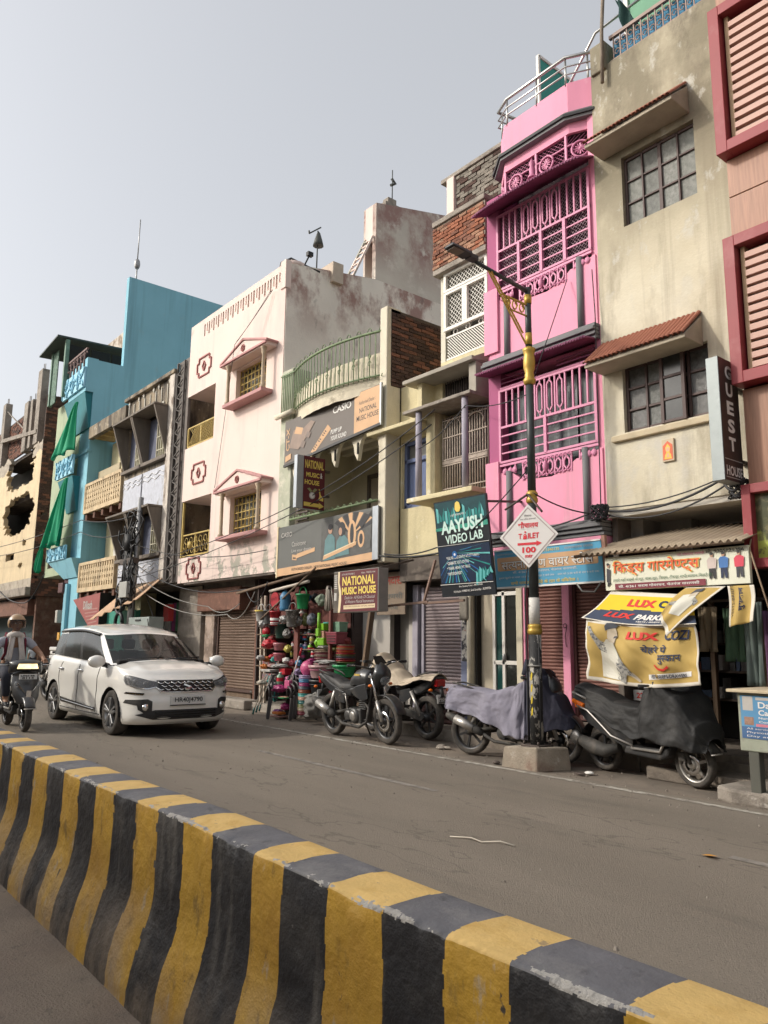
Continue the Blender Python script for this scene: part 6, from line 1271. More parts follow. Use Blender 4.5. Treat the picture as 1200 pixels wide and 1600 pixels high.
Bd().bar(Cs+uz*.2+Vector((-.07,.12,0)),Cs+uz*.2-nn*.01,.02).bar(Cs-uz*.2+Vector((-.07,.12,0)),Cs-uz*.2-nn*.01,.02).build('clamp',m_iron,t)
# electric pole, meters and cable tangle at the left
t=root('electric_pole','grey electric pole with a knot of cables and meter boxes before the grey house','utility pole',(-20.7,8.0,0));Bd().tube([(-20.85,7.95,0),(-20.62,8.0,5.4)],[.10,.075],12).build('pole',m_metalgrey,t)
random.seed(11);ct=Bd()
for k in range(26):
 a,zc,r=random.uniform(0,6),random.uniform(2.5,4.6),random.uniform(.12,.42);cx=-20.85+random.uniform(-.5,.35)
 ct.tube([(cx+r*math.cos(q*.7+a)*(1+.2*math.sin(q*3)),7.85+.08*math.sin(q+k),zc+r*1.1*math.sin(q*.7+a))for q in range(10)],random.uniform(.012,.025),4)
for k in range(16):x0=-20.75+random.uniform(-.3,.2);ct.tube([(x0,7.86,4.6-random.random()),(x0+random.uniform(-.25,.25),7.8,3.6),(x0+random.uniform(-.3,.3),7.84,2.4)],.018,4)
tag(ct.build('cable_tangle',m_cable,t),kind='stuff');Bd().box(-21.4,-20.5,7.8,8.0,3.55,3.7).build('cross_bracket',m_iron,t,bevel=.01);Bd().tube([(-20.8,7.84,3.9),(-20.78,7.84,4.35)],.17,8).build('splice_box',m_black,t)
for k,(x,z,r)in enumerate(((-21.15,2.4,.2),(-21.1,1.95,.26),(-20.95,2.85,.16))):Bd().tube([(x+r*math.cos(a*PI/8),7.78,z+r*math.sin(a*PI/8))for a in range(17)],.05,6).build('cable_coil',m_cable,t)
o=ibox('meter_box',M('junction_grey',(.36,.36,.33),.6,.12,5),None,-21.1,-20.55,7.72,7.84,2.62,3.05,.012);tag(o,'pale grey meter box on the electric pole below the cable knot','meter box')
o=ibox('switch_cabinet',M('junction_green',(.27,.31,.29),.6,.12,5),None,-20.7,-19.3,7.9,8.3,1.0,2.08,.012);tag(o,'grey green switch cabinet behind the roof of the white car','cabinet');Bd().box(-20.2,-19.85,7.88,7.905,1.98,2.02).build('cabinet_label',m_black,o)
# overhead cables
W1=[('thin cable from the electric pole to the corner of the pale pink house',[(-20.7,7.9,4.1),(-14.2,8.3,3.4)],.25,.010),('cable sagging from the electric pole to the houseware stall roof',[(-20.7,7.9,3.6),(-15.2,8.4,2.62),(-14.1,8.3,2.72)],.35,.013),('lowest pale cable drooping from the electric pole past the brown shutter',[(-20.6,7.9,3.0),(-16.4,8.6,2.1),(-14.8,8.4,2.55)],.3,.012),('pale cable from the electric pole to the rusty fascia of the brown shutter',[(-20.6,7.9,3.3),(-17.6,8.7,2.32),(-16.0,8.7,2.35)],.18,.012),('cable loop hanging beside the green counter',[(-20.6,7.9,3.5),(-19.6,8.2,1.9),(-18.2,8.6,1.2)],-.1,.010),('upper of two cables crossing the music shop balcony',[(-8.9,8.25,5.25),(-13.2,8.15,4.15),(-20.3,7.9,3.5)],.12,.010),('lower of two cables crossing the music shop balcony',[(-8.95,8.22,5.0),(-13.2,8.1,3.96),(-20.3,7.9,3.15)],.10,.010),('black cable bundle along the bottom edge of the faded yellow house',[(-10.45,8.35,2.98),(-9.0,8.7,2.98),(-8.15,8.3,3.1)],.06,.018),('black cable from the faded yellow house down to the blue wire shop board',[(-10.3,8.35,3.0),(-8.1,8.2,3.15),(-5.95,8.35,3.2)],.14,.012),('thick cable bundle drooping along the bottom of the beige guest house',[(-5.9,8.4,3.22),(-4.2,8.3,3.34),(-3.9,8.2,3.3)],.14,.016),('second cable under the thick bundle on the beige guest house',[(-5.9,8.42,3.18),(-4.1,8.3,3.3)],.2,.012),('third thin cable across the bottom of the beige guest house',[(-5.85,8.42,3.25),(-4.0,8.3,3.42)],.1,.009),('thin stay wire from the gold urn of the street lamp to the pink parapet',[(px+.05,py,4.9),(-6.35,8.45,6.62)],.02,.007),('thin wire from the lamp pole to the grille bay of the yellow house',[(px,py,4.75),(-8.3,8.35,5.2),(-9.4,8.35,4.7)],.08,.008),('wire from the lamp pole collar to the cable bracket of the guest house',[(px+.05,py-.05,3.4),(-5.85,8.35,3.15)],.07,.010),('wire between the leaning video board and the lamp pole',[(-8.1,7.7,2.75),(px,py-.08,3.7)],.05,.008),('high wire over the street at the far left end',[(-40,7.8,5.5),(-26,8.1,5.4),(-20.7,7.9,4.9)],.12,.014),('lower wire over the street at the far left end',[(-40,7.8,5.2),(-26,8.1,5.0),(-20.7,7.9,4.5)],.2,.014),('dark cable rising from the ruined house to the pale green house',[(-38.5,8.2,4.2),(-33.2,8.3,2.9),(-30.5,8.3,3.9)],.3,.025),('thin wire down the pale pink front from the roof to the top pediment',[(-14.6,8.44,9.5),(-15.6,8.1,8.45)],.03,.007),('second roof wire down the pale pink front beside the first',[(-14.7,8.44,9.5),(-15.7,8.1,8.4),(-16.6,8.44,7.4),(-17.1,8.46,5.2)],.04,.007),('grey wire drop along the left wall of the pink house',[(-5.92,8.44,6.6),(-5.88,8.42,5.9),(-5.9,8.42,3.2)],-.02,.008)]
for lb,pts,sg,r in W1:wire('overhead_cable',pts,r,m_cableg if 'pale' in lb[:8]or 'lowest' in lb else m_cable,lb,'cables strung along the house fronts',sag=sg)
for nm,c,lb in(('cable_knot',(-5.88,8.36,3.18),'knot of cables on the bracket at the pink and beige house corner'),('cable_knot',(-4.0,8.3,3.2),'knot of cables under the guest house box sign')):
 b=Bd()
 for k in range(12):b.tube([(c[0]+.14*math.cos(q*.9+k)*random.uniform(.5,1),c[1]+.05*math.sin(q+k),c[2]+.10*math.sin(q*.9+k*2))for q in range(9)],.009,4)
 tag(b.build(nm,m_cable),lb,'cables')
o=Bd().tube([(-6.2,8.25,2.28),(-6.0,8.1,2.15),(-5.85,8.15,2.14),(-5.8,8.25,2.28)],.012,5).build('cable_loop',m_cableg);tag(o,'pale cable loop hanging under the right end of the wire store board','cable')
o=Bd().tube([(-3.95,8.3,3.2),(-3.85,8.2,2.7),(-3.8,8.0,2.5),(-3.6,8.0,1.7)],.010,5).build('hanging_rope',M('tan_rope',(.3,.22,.15),.9));tag(o,'tan rope hanging at the left edge of the red frame','rope')
# roof details
o=Bd().tube([(-14.15,9.33,10.05),(-14.15,9.34,11.1)],.018,6).bar((-14.15,9.1,10.95),(-14.15,9.42,11.22),.03).bar((-14.15,9.1,10.95),(-14.15,9.09,11.02),.03).lathe([(.13,10.72),(.10,10.85),(.04,11.05),(.0,11.1)],(-14.15,9.36,0),10).build('roof_aerial',M('aerial_dark',(.07,.075,.07),.6));tag(o,'bent aerial mast with a dark cone on the pale pink roof','aerial')
o=Bd().bar((-14.15,8.98,10.08),(-14.15,9.12,10.4),.03).box(-14.2,-14.1,9.06,9.2,10.38,10.48).build('roof_spotlight',m_black);tag(o,'small dark spotlight on a stalk at the pale pink roof corner','lamp')
o=Bd().tube([(-14.6,8.6,10.0),(-14.55,8.62,10.2),(-14.35,8.75,10.27),(-14.15,9.0,10.1),(-14.13,9.4,10.06)],.035,8).build('black_pipe',m_black);tag(o,'black hose bent over the parapet corner of the pale pink house','pipe')
o=Bd().lathe([(.0,0),(.3,.02),(.3,.12),(.0,.14)],(-14.4,8.85,10.02),14).build('round_tray',m_pp);tag(o,'pale rounded tray under the black hose on the roof','tray')
o=Bd().tube([(-14.2,11.65,12.88),(-14.2,11.65,13.7)],.015,5).tube([(-14.2,11.6,13.25),(-14.2,11.75,13.35),(-14.2,11.62,13.45)],.04,6).build('roof_vane',M('aerial_dark'));tag(o,'thin dark vane on the stepped pale block behind the terrace','vane')
t=root('roof_ladder','pale pink ladder leaning against the upper block of the pale pink house','ladder',(-14.2,10.9,10.3));
for dx in(0,.3):Bd().bar((-14.2-dx,10.42,10.3),(-14.2-dx,11.03,11.62),.05).build('rail',m_pp,t)
for k in range(7):q=(k+.6)/7.2;Bd().bar((-14.2,10.42+.61*q,10.3+1.32*q),(-14.5,10.42+.61*q,10.3+1.32*q),.035).build('rung',m_pp,t)
o=Bd().bar((-14.25,9.6,9.8),(-14.25,9.9,9.8),.5,.5).build('roof_tank_block',M('tan_block',(.5,.42,.34),.9));o.location=(0,.1,.35);tag(o,'small tan block standing behind the pale pink parapet','block')
def bird(name,label,c,s,col,head):
 t=root(name,label,'bird',c);m=M(name+'_feathers',col,.6,.2,20)
 b=Bd().sphere((0,0,.5*s),(.62*s,.3*s,.34*s),12,8).sphere((.5*s*head,0,.92*s),(.2*s,.17*s,.19*s),10,7).tube([(.4*s*head,0,.62*s),(.48*s*head,0,.85*s)],[.24*s,.16*s],8).tube([(-.45*s*head,0,.48*s),(-1.15*s*head,0,.32*s)],[.2*s,.1*s],8).tube([(.66*s*head,0,.92*s),(.9*s*head,0,.87*s)],[.07*s,.015*s],6);b.build('body',m,t)
 Bd().tube([(.05*s,.1*s,.25*s),(.06*s,.1*s,0)],.03*s,5).build('leg',M('bird_leg',(.25,.1,.08),.6),t);Bd().tube([(.05*s,-.1*s,.25*s),(.06*s,-.1*s,0)],.03*s,5).build('leg',M('bird_leg'),t)
bird('pigeon','grey pigeon sitting on the shelf slab of the yellow house',(-9.15,8.5,5.42),.13,(.16,.17,.18),-1);bird('crow','dark crow perched on the left slope of the upper pediment',(-15.9,8.2,8.42),.16,(.03,.03,.035),-1)
t=root('poster_stand','green metal box stand with a blue and white health poster at the right edge','stand',(-3.4,7.8,0));m_gs=M('greenish_stand',(.30,.32,.25),.6,.15,4,patches=[((.2,.19,.15),4,.55,.7)])
Bd().box(-3.78,-2.6,7.5,8.2,.5,1.04).build('box',m_gs,t,bevel=.01);Bd().box(-3.86,-2.5,7.44,8.26,1.045,1.075).build('top_plate',M('cream_sill'),t,bevel=.006)
for x in(-3.66,-2.75):
 for y in(7.56,8.1):Bd().box(x-.05,x+.05,y-.05,y+.05,.1,.5).build('leg',M('dark_stand_leg',(.09,.09,.075),.8),t,bevel=.008)
op=(-3.75,7.497,.62);flats(t,[(0,[(0,0),(1.1,0),(1.1,.4),(0,.4)]),(1,[(.0,.0),(1.1,.0),(1.1,.11),(0,.11)]),(2,[(.02,.26),(.12,.26),(.12,.39),(.02,.39)]),(3,[(.03,.125),(.12,.125),(.12,.2),(.03,.2)]),(4,[(.14,.115),(1.1,.115),(1.1,.14),(.14,.14)]),(2,[(.15,.36),(.6,.36),(.6,.385),(.15,.385)])],[M('poster_blue',(.10,.27,.46),.5),M('poster_navy',(.06,.13,.27),.5),p_lt,M('poster_brown',(.3,.18,.13),.6,.3,30),M('poster_pink',(.6,.2,.25),.5)],op,XX,ZZ,'poster')
for k,(s,w,hh)in enumerate((('Dadi Care',.42,.06),('Care Home',.4,.05),('Nursing and patient care',.5,.025),('Contact us today',.4,.025))):lettering(t,s,p_white,(-3.58,7.497,.62+(.285,.22,.18,.145)[k]),XX,ZZ,w=w,hgt=hh,bold=.02,lift=.007)
for k in range(3):lettering(t,('All services for the elderly','Physiotherapy at home','Day and night staff')[k],p_white,(-3.7,7.497,.62+.08-.034*k),XX,ZZ,w=.6,hgt=.022,lift=.007)
o=Bd().prism([(-4.1,7.6),(-3.9,7.5),(-2.2,7.45),(-2.1,8.3),(-3.9,8.35),(-4.08,8.0)],-.02,.13,'z').build('kerb_slab',m_conc,bevel=.03);tag(o,'worn concrete slab under the poster stand','slab')
for k,(x,c)in enumerate(((-3.45,0),(-3.2,.05))):o=Bd().tube([(x,7.9,.14),(x+.05+c,7.95,.52)],.05,9).build('grey_pipe',m_metalgrey);tag(o,('left','right')[k]+' of two grey pipes leaning under the poster stand','pipe')
def garment(name,label,x,z0,z1,w,col,y=8.35,split=False):
 m=M('garment_%d'%(abs(hash(label))%10**6),col,.85,.15,5,.1,80);b=Bd()
 def fn(u,v):zz=z1+(z0-z1)*v;return(x+(u-.5)*w*(1-.08*(1-v)),y+.03*math.sin(u*9+v*3)+.02*math.sin(u*21),zz+(.06*w/abs(.2)*(abs(u-.5)<.05)if split and v>.6 else 0))
 o=b.grid(fn,18,14).build(name,m,fix=False,solid=.02);tag(o,label,'clothing','clothes hanging in the garment shop');Bd().tube([(x-w*.3,y,z1),(x,y,z1+.06),(x+w*.3,y,z1)],.008,5).build('hanger',m_iron,o)
garment('shorts','khaki shorts hanging at the left in the garment shop',-4.5,1.42,1.92,.22,(.24,.19,.13),split=True);garment('shorts','green shorts hanging next to the khaki ones',-4.2,1.32,1.9,.24,(.07,.13,.08),split=True);garment('trousers','grey green trousers hanging beside the purple cloth',-3.92,1.08,1.95,.2,(.11,.14,.13),y=8.2)
garment('purple_cloth','purple spotted cloth hanging at the right edge of the garment shop',-3.62,.72,1.85,.3,(.10,.045,.10),y=8.1);o=Bd().tube([(-4.62,8.2,2.0),(-4.58,8.2,1.45)],.012,5).build('white_rod',p_white);tag(o,'thin white rod hanging beside the golden banner','rod')
o=Bd().bar((-4.9,8.4,1.98),(-3.5,8.4,2.0),.03).build('hanging_rail',m_iron);tag(o,'iron rail the clothes hang from in the garment shop','rail')
o=ibox('number_board',M('sign_white'),None,-5.75,-5.3,8.75,8.77,.80,.93,.003);tag(o,'small white number board with red print behind the black covered scooter','sign');lettering(o,'22 SALE',p_red,(-5.7,8.748,.83),XX,ZZ,w=.36,hgt=.07,bold=.03)
random.seed(3)
for k,(x,y,lb)in enumerate(((-6.9,7.45,'flat dark scrap lying left of the lamp base block'),(-5.75,7.62,'dark twisted scrap right of the lamp base block'),(-8.35,7.9,'broken stone pieces beside the beige covered motorcycle'),(-5.72,7.75,'small white scrap beside the rear wheel of the black scooter'))):
 b=Bd()
 for j in range(1 if k!=2 else 4):q=(x+random.uniform(-.1,.1)*(k==2),y+random.uniform(-.1,.1)*(k==2));b.sphere((q[0],q[1],.015),(random.uniform(.04,.09),random.uniform(.03,.06),random.uniform(.012,.03)),7,5)
 o=b.build('litter',(m_iron,m_iron,m_conc,p_white)[k]);tag(o,lb,'litter',kind='stuff' if k==2 else None)
v_white=M('car_white',(.80,.785,.74),.22,.02,3,spec=.5,coat=.8);v_blk=M('gloss_black_trim',(.015,.015,.016),.25,.1,5,spec=.5);v_mat=M('matt_black_plastic',(.028,.028,.029),.6,.15,20,patches=[((.075,.068,.058),6,.5,.8)])
v_chr=M('chrome',(.75,.75,.75),.12,.03,5,metal=1);v_tyre=M('dusty_tyre',(.05,.045,.04),.9,.2,25,.3,90,patches=[((.115,.1,.085),5,.45,.7)]);v_alloy=M('grey_alloy',(.34,.34,.34),.35,.15,10,metal=.8);v_dalloy=M('dark_alloy',(.05,.05,.052),.4,.2,10,metal=.5)
v_glass=glass('car_glass',(.03,.034,.034),.02,.42);v_dglass=glass('car_side_glass',(.004,.005,.005),.12,.8);v_lamp=glass('lamp_glass',(.30,.31,.32),.03,.35);v_seat=M('seat_fabric',(.16,.14,.12),.9,.1);v_red=M('tail_lamp_red',(.35,.01,.012),.2,.1,10,coat=.5);v_org=M('indicator_orange',(.75,.16,.01),.3,.1);v_plate=M('number_plate',(.62,.62,.60),.5,.05);v_under=M('underbody',(.012,.012,.012),.9)
def cr(P,s):
 i=max(0,min(int(s),len(P)-2));t=s-i
 p0,p1,p2,p3=Vector(P[max(i-1,0)]),Vector(P[i]),Vector(P[i+1]),Vector(P[min(i+2,len(P)-1)])
 if i==0:p0=Vector((p2.x,-p2.y))if len(p2)==2 else p0
 if i==len(P)-2:p3=Vector((p1.x,-p1.y))if len(p1)==2 else p3
 return .5*((2*p1)+(p2-p0)*t+(2*p0-5*p1+4*p2-p3)*t*t+(3*p1-p0-3*p2+p3)*t*t*t)
def interp(x,T):
 for(a,b),(c,d)in zip(T[:-1],T[1:]):
  if x<=c:return b+(d-b)*max(0,(x-a)/(c-a))
 return T[-1][1]
def wheel(parent,x,y,R_,w,out,name='wheel',car=True):
 """wheel > tyre, rim (axis along y); out = +-1 the visible side"""
 rr=R_*.70
 pr=[(rr*.97,-w*.42),(rr*1.05,-w*.5),(R_*.90,-w*.52),(R_*.975,-w*.44),(R_,-w*.25),(R_,w*.25),(R_*.975,w*.44),(R_*.90,w*.52),(rr*1.05,w*.5),(rr*.97,w*.42)]
 t=Bd().lathe(pr,(x,y,R_),40,'y',cap=False).build(name,v_tyre,parent)
 b=Bd();b.lathe([(rr*.98,-w*.45),(rr*.9,-w*.3),(rr*.9,w*.3),(rr*.98,w*.45)],(x,y,R_),32,'y',cap=False)
 b.lathe([(0.0,out*w*.05),(rr*.88,out*w*.02)],(x,y,R_),24,'y',mi=1,cap=False)
 for k in range(5):
  for d in(-.16,.16):
   a=k*2*PI/5+.3;c,s=math.cos(a+d),math.sin(a+d);c0,s0=math.cos(a+d*.6),math.sin(a+d*.6)
   b.bar((x+c0*rr*.15,y+out*w*.40,R_+s0*rr*.15),(x+c*rr*.95,y+out*w*.44,R_+s*rr*.95),.032,.05,up=(0,1,0))
 b.lathe([(0,out*w*.5),(rr*.14,out*w*.48),(rr*.24,out*w*.36),(rr*.24,out*w*.2)],(x,y,R_),14,'y')
 b.build('rim',[v_alloy,v_under],t,bevel=.004,seg=1);return t
car=root('family_car','white family car driving along the road towards the camera, plate HR40J4790','car',(0,0,0))
PLN=[(2.20,0),(2.185,.3),(2.13,.56),(1.99,.735),(1.74,.828),(1.37,.862),(.6,.87),(-.4,.87),(-1.2,.865),(-1.75,.84),(-2.05,.75),(-2.17,.56),(-2.2,.3),(-2.2,0)]
def hoodz(x,y):return interp(x,[(1.2,1.10),(1.4,1.092),(1.65,1.05),(1.9,.98),(2.05,.925),(2.15,.88),(2.2,.84)])-.08*(y/.83)**2
def beltz(x):return interp(x,[(-2.2,1.10),(-1.6,1.12),(0,1.055),(1.15,1.02)])
def ztop(x,y):return hoodz(x,y)if x>1.15 else beltz(x)
ROW=[(.19,.07,.13,.06),(.235,.03,.05,.03),(.30,.012,.008,.01),(.42,.006,.0,.0),(.52,.0,-.004,.0),(.60,.004,.01,0)]
ROWU=[(.25,.0,.012,.0),(.5,.002,.03,.005),(.75,.012,.06,.012),(.92,.03,.095,.02),(1.0,.05,.12,.03)]
def lower(s,r):
 """r in [0, 10]: rows of the lower body; returns a point of the +y half"""
 p=cr(PLN,s);x0,y0=p.x,p.y;i=min(int(r),9);t=r-i
 def row(k):
  if k<6:z,a,f,e=ROW[k]
  else:
   q,a,f,e=ROWU[k-6];z=.60+(ztop(x0,y0)-.60)*q
  fr=max(0,min(1,(x0-1.3)/.9));re=max(0,min(1,(-x0-1.5)/.7));sd_=1-.6*fr
  yy=max(0,y0-a*sd_*min(1,y0/.4));crease=.012*math.exp(-((z-.80)/.05)**2)*(1-fr)if k>5 else 0
  return Vector((x0-f*fr**1.5+e*re,yy+crease*min(1,y0/.5),z))
 return row(i).lerp(row(i+1),t)
NS=150;ss=[13*i/NS for i in range(NS+1)];rr_=[0,.5,1,2,2.5,3,3.5,4,4.5,5,5.5,6,6.5,7,7.5,8,9,10]
ARCH=[(1.37,.33),(-1.37,.33)];AR=.375
def archfix(p):
 if p.y<.6:return p,False
 for ax,az in ARCH:
  d=math.hypot(p.x-ax,p.z-az)
  if d<AR and d>1e-6:return Vector((ax+(p.x-ax)/d*AR,p.y,max(az+(p.z-az)/d*AR,.19 if p.z<az else 0))),True
 return p,False
b=Bd()
for sg in(1,-1):
 i0=len(b.v);ins=[]
 for s in ss:
  for r in rr_:
   q,f=archfix(lower(s,r));ins.append(f);b.v.append((q.x,q.y*sg,q.z))
 n=len(rr_)
 for i in range(NS):
  for j in range(n-1):
   q=(i*n+j,(i+1)*n+j,(i+1)*n+j+1,i*n+j+1)
   if all(ins[k]for k in q):continue
   b.f.append(tuple(i0+k for k in q));b.m.append(0);b.sm.append(True)
 sh_=[s for s in ss if cr(PLN,s).x>1.34];i0=len(b.v);NV=14
 for s in sh_:
  p=lower(s,10);e=Vector((1.34,p.y*.97,0))
  for j in range(NV+1):
   v=j/NV;x=p.x+(e.x-p.x)*v;y=p.y+(e.y-p.y)*v;z0=p.z;z1=hoodz(x,y)+.012*math.exp(-((y-.55)/.09)**2)*min(1,v*4)
   k=min(1,v*5);b.v.append((x,y*sg,z0*(1-k)+z1*k if v<.2 else z1))
 for i in range(len(sh_)-1):
  for j in range(NV):q=(i*(NV+1)+j,(i+1)*(NV+1)+j,(i+1)*(NV+1)+j+1,i*(NV+1)+j+1);b.f.append(tuple(i0+k for k in q));b.m.append(0);b.sm.append(True)
GB=[(1.40,0),(1.37,.42),(1.25,.68),(1.06,.795),(.15,.815),(-.80,.818),(-1.55,.79),(-1.92,.70),(-2.06,.48),(-2.10,0)]
GT=[(.48,0),(.46,.38),(.38,.58),(.20,.645),(-.25,.67),(-.95,.672),(-1.5,.655),(-1.84,.60),(-1.96,.42),(-1.99,0)]
def roofz(x,y):return 1.69-.11*max(0,(x+.65))**2-.035*max(0,-(x+.75))**2/1.2-.07*(y/.66)**2
def gh(s,v):
 p,q=cr(GB,s),cr(GT,s);zb=(ztop(p.x,p.y)if p.x<1.1 else hoodz(min(p.x,1.45),p.y))-.01;zt=roofz(q.x,q.y)-.01
 w=v;r=p.lerp(q,w);bl=.025*math.sin(PI*v);nrm=Vector((0,1))if 3<s<6.8 else Vector((.5,.2))if s<3 else Vector((-.5,.3))
 return Vector((r.x+nrm.x*bl*.8,max(0,r.y+nrm.y*bl*(1 if r.y>.05 else 0)),zb+(zt-zb)*v))
BRK=[0,.5,1,1.5,2,2.4,2.62,2.9,3.05,3.3,3.6,3.9,4.22,4.34,4.6,4.9,5.2,5.34,5.48,5.8,6.1,6.4,6.62,7,7.35,7.6,8,8.4,8.8,9]
VB=[0,.05,.12,.22,.35,.48,.6,.72,.82,.88,.94,1.0]
def gclass(s,v):
 if s<2.62:return 'windscreen' if .05<v<.94 else 'body'
 if 3.05<s<4.22:return 'w1' if .05<v<.88 else 'body'
 if 4.34<s<5.34:return 'w2' if .05<v<.88 else 'body'
 if 5.48<s<6.62:return 'w3' if .05+.0*s<v<.82 else 'body'
 if s>7.35:return 'rear' if .12<v<.88 else 'body'
 return 'pillar' if(4.22<s<4.34 or 5.34<s<5.48)and .05<v<.88 else 'body'
GR={}
for sg in(1,-1):
 for si in range(len(BRK)-1):
  nsub=3 if BRK[si+1]-BRK[si]>.2 else 1
  for kk in range(nsub):
   sa=BRK[si]+(BRK[si+1]-BRK[si])*kk/nsub;sb_=BRK[si]+(BRK[si+1]-BRK[si])*(kk+1)/nsub
   for j in range(len(VB)-1):
    va,vb=VB[j],VB[j+1];c=gclass((sa+sb_)/2,(va+vb)/2);key=c+('' if c in('body','windscreen','rear','pillar')else str(sg));tgt=b if c=='body' else GR.setdefault(key,Bd())
    i=len(tgt.v)
    for s,v in((sa,va),(sb_,va),(sb_,vb),(sa,vb)):q=gh(s,v);tgt.v.append((q.x,q.y*sg,q.z))
    tgt.f.append((i,i+1,i+2,i+3));tgt.m.append(0);tgt.sm.append(True)
 i0=len(b.v);sr=[9*i/70 for i in range(71)];NV=10
 for s in sr:
  p=gh(s,1.0);tx=max(-1.6,min(.0,p.x))
  for j in range(NV+1):v=j/NV;x,y=p.x+(tx-p.x)*v,p.y*(1-v);b.v.append((x,y*sg,p.z*(1-min(1,v*6))+roofz(x,y)*min(1,v*6)))
 for i in range(70):
  for j in range(NV):q=(i*(NV+1)+j,(i+1)*(NV+1)+j,(i+1)*(NV+1)+j+1,i*(NV+1)+j+1);b.f.append(tuple(i0+k for k in q));b.m.append(0);b.sm.append(True)
b.build('body',v_white,car,weld=.0015)
for k,g_ in GR.items():
 o=g_.build({'windscreen':'windscreen','rear':'rear_window','pillar':'pillar_trim'}.get(k,'side_window'),{'windscreen':v_glass,'pillar':v_blk}.get(k,v_dglass),car,weld=.0015)
def s_of_y(y):return next((s for s in[i*.02 for i in range(500)]if cr(PLN,s).y>=y),4)
def s_of_x(x):return next((s for s in[3+i*.02 for i in range(500)]if cr(PLN,s).x<=x),10)
SY=[(cr(PLN,i*.02).y,i*.02)for i in range(190)];SX=[(-cr(PLN,2+i*.02).x,2+i*.02)for i in range(540)]
def onfront(y,z,off=.006):
 s=interp(abs(y),SY);best=None
 lo,hi=0.0,10.0
 for _ in range(24):
  m=(lo+hi)/2
  if lower(s,m).z<z:lo=m
  else:hi=m
 p=lower(s,lo);q=lower(s+.02,lo);tn=(q-p);n2=Vector((tn.y,-tn.x,0)).normalized();n2=n2 if n2.x>0 or n2.y>0 else-n2
 p=p+n2*off;return Vector((p.x,p.y*(1 if y>=0 else-1),z))
def onside(x,z,sg,off=.006):
 s=interp(-x,SX);lo,hi=0.0,10.0
 for _ in range(24):
  m=(lo+hi)/2
  if lower(s,m).z<z:lo=m
  else:hi=m
 p=lower(s,lo);return Vector((x,(p.y+off)*sg,z))
def carpatch(poly,fn,mat,name,parent=None,off=.006,cuts=2,thick=0):
 bm=bmesh.new();vs=[bm.verts.new((a,c,0))for a,c in poly];bm.faces.new(vs);bmesh.ops.triangulate(bm,faces=bm.faces[:]);bmesh.ops.subdivide_edges(bm,edges=bm.edges[:],cuts=cuts,use_grid_fill=True)
 bm.verts.index_update();q=Bd();q.v=[tuple(fn(v.co.x,v.co.y,off))for v in bm.verts];q.f=[tuple(v.index for v in f.verts)for f in bm.faces];q.m=[0]*len(q.f);q.sm=[True]*len(q.f);bm.free()
 return q.build(name,mat,parent or car)
mir=lambda poly:[(-a,c)for a,c in poly][::-1]
gr=carpatch([(-.46,.72),(-.40,.665),(.40,.665),(.46,.72),(.46,.825),(-.46,.825)],onfront,v_blk,'grille',off=.012)
q=Bd()
for j in range(3):
 for i in range(9):
  y=-.4+.1*i+(.05 if j%2 else 0);z=.695+.045*j
  if abs(y)>.42 or(abs(y)<.07 and j==1):continue
  q.tube([onfront(y-.045,z+.018,.022),onfront(y-.01,z-.008,.026),onfront(y+.02,z-.004,.026),onfront(y+.045,z+.016,.022)],[.003,.009,.009,.003],5)
q.tube([onfront(y,z,.016)for y,z in((-.47,.73),(-.41,.66),(0,.65),(.41,.66),(.47,.73))],.009,5);q.build('grille_chrome',v_chr,gr)
q=Bd()
for p0,p1 in(((.05,.795),(-.06,.765)),((-.06,.765),(.045,.725)),((.045,.725),(-.05,.695)),((.05,.795),(.0,.805)),((-.05,.695),(0,.683))):q.bar(onfront(p0[0],p0[1],.036),onfront(p1[0],p1[1],.036),.022,.012,up=(1,0,0))
q.build('badge',v_chr,gr)
for f_,nm in((lambda P:P,1),(mir,-1)):
 h0=carpatch(f_([(.44,.735),(.44,.80),(.56,.825),(.70,.865),(.81,.90),(.83,.86),(.80,.76),(.70,.715),(.58,.705)]),onfront,v_blk,'headlight',off=.010);sg=nm
 for yc,zc,r in((.60,.765,.052),(.715,.795,.05)):c=onfront(yc*sg,zc,.004);Bd().sphere(c,(.03,r,r),14,8).build('lamp_lens',v_lamp,h0)
 carpatch(f_([(.47,.728),(.58,.70),(.70,.71),(.78,.75),(.80,.85),(.785,.85),(.765,.76),(.69,.725),(.58,.715),(.47,.74)]),onfront,v_chr,'lamp_strip',h0,off=.017);carpatch(f_([(.445,.74),(.445,.795),(.56,.82),(.70,.86),(.80,.892),(.82,.855),(.795,.765),(.70,.72),(.58,.71)]),onfront,v_lamp,'lamp_cover',h0,off=.028)
 carpatch(f_([(.62,.645),(.80,.655),(.815,.63),(.64,.615)]),onfront,v_blk,'trim_strip',off=.008);carpatch(f_([(.62,.628),(.80,.638),(.80,.632),(.62,.622)]),onfront,v_chr,'trim_chrome',off=.013)
 fg=carpatch(f_([(.40,.29),(.62,.33),(.54,.42),(.60,.50),(.76,.52),(.80,.505),(.70,.54),(.56,.55),(.52,.42),(.56,.36),(.79,.40),(.80,.33),(.70,.285),(.48,.262)][:0]or[(.47,.33),(.52,.40),(.52,.53),(.58,.56),(.80,.545),(.815,.50),(.70,.47),(.69,.41),(.60,.345)]),onfront,v_mat,'fog_housing',off=.008);c=onfront(.60*sg,.445,.012);Bd().lathe([(0,.02),(.045,.015),(.055,0)],c,14,'x').build('fog_lamp',v_chr,fg)
 tl=carpatch([(-2.1,.80),(-1.93,.98),(-1.86,1.06),(-1.98,1.07),(-2.12,.95)],lambda x,z,off,sg=sg:onside(x,z,sg,off),v_red,'tail_lamp',off=.01)
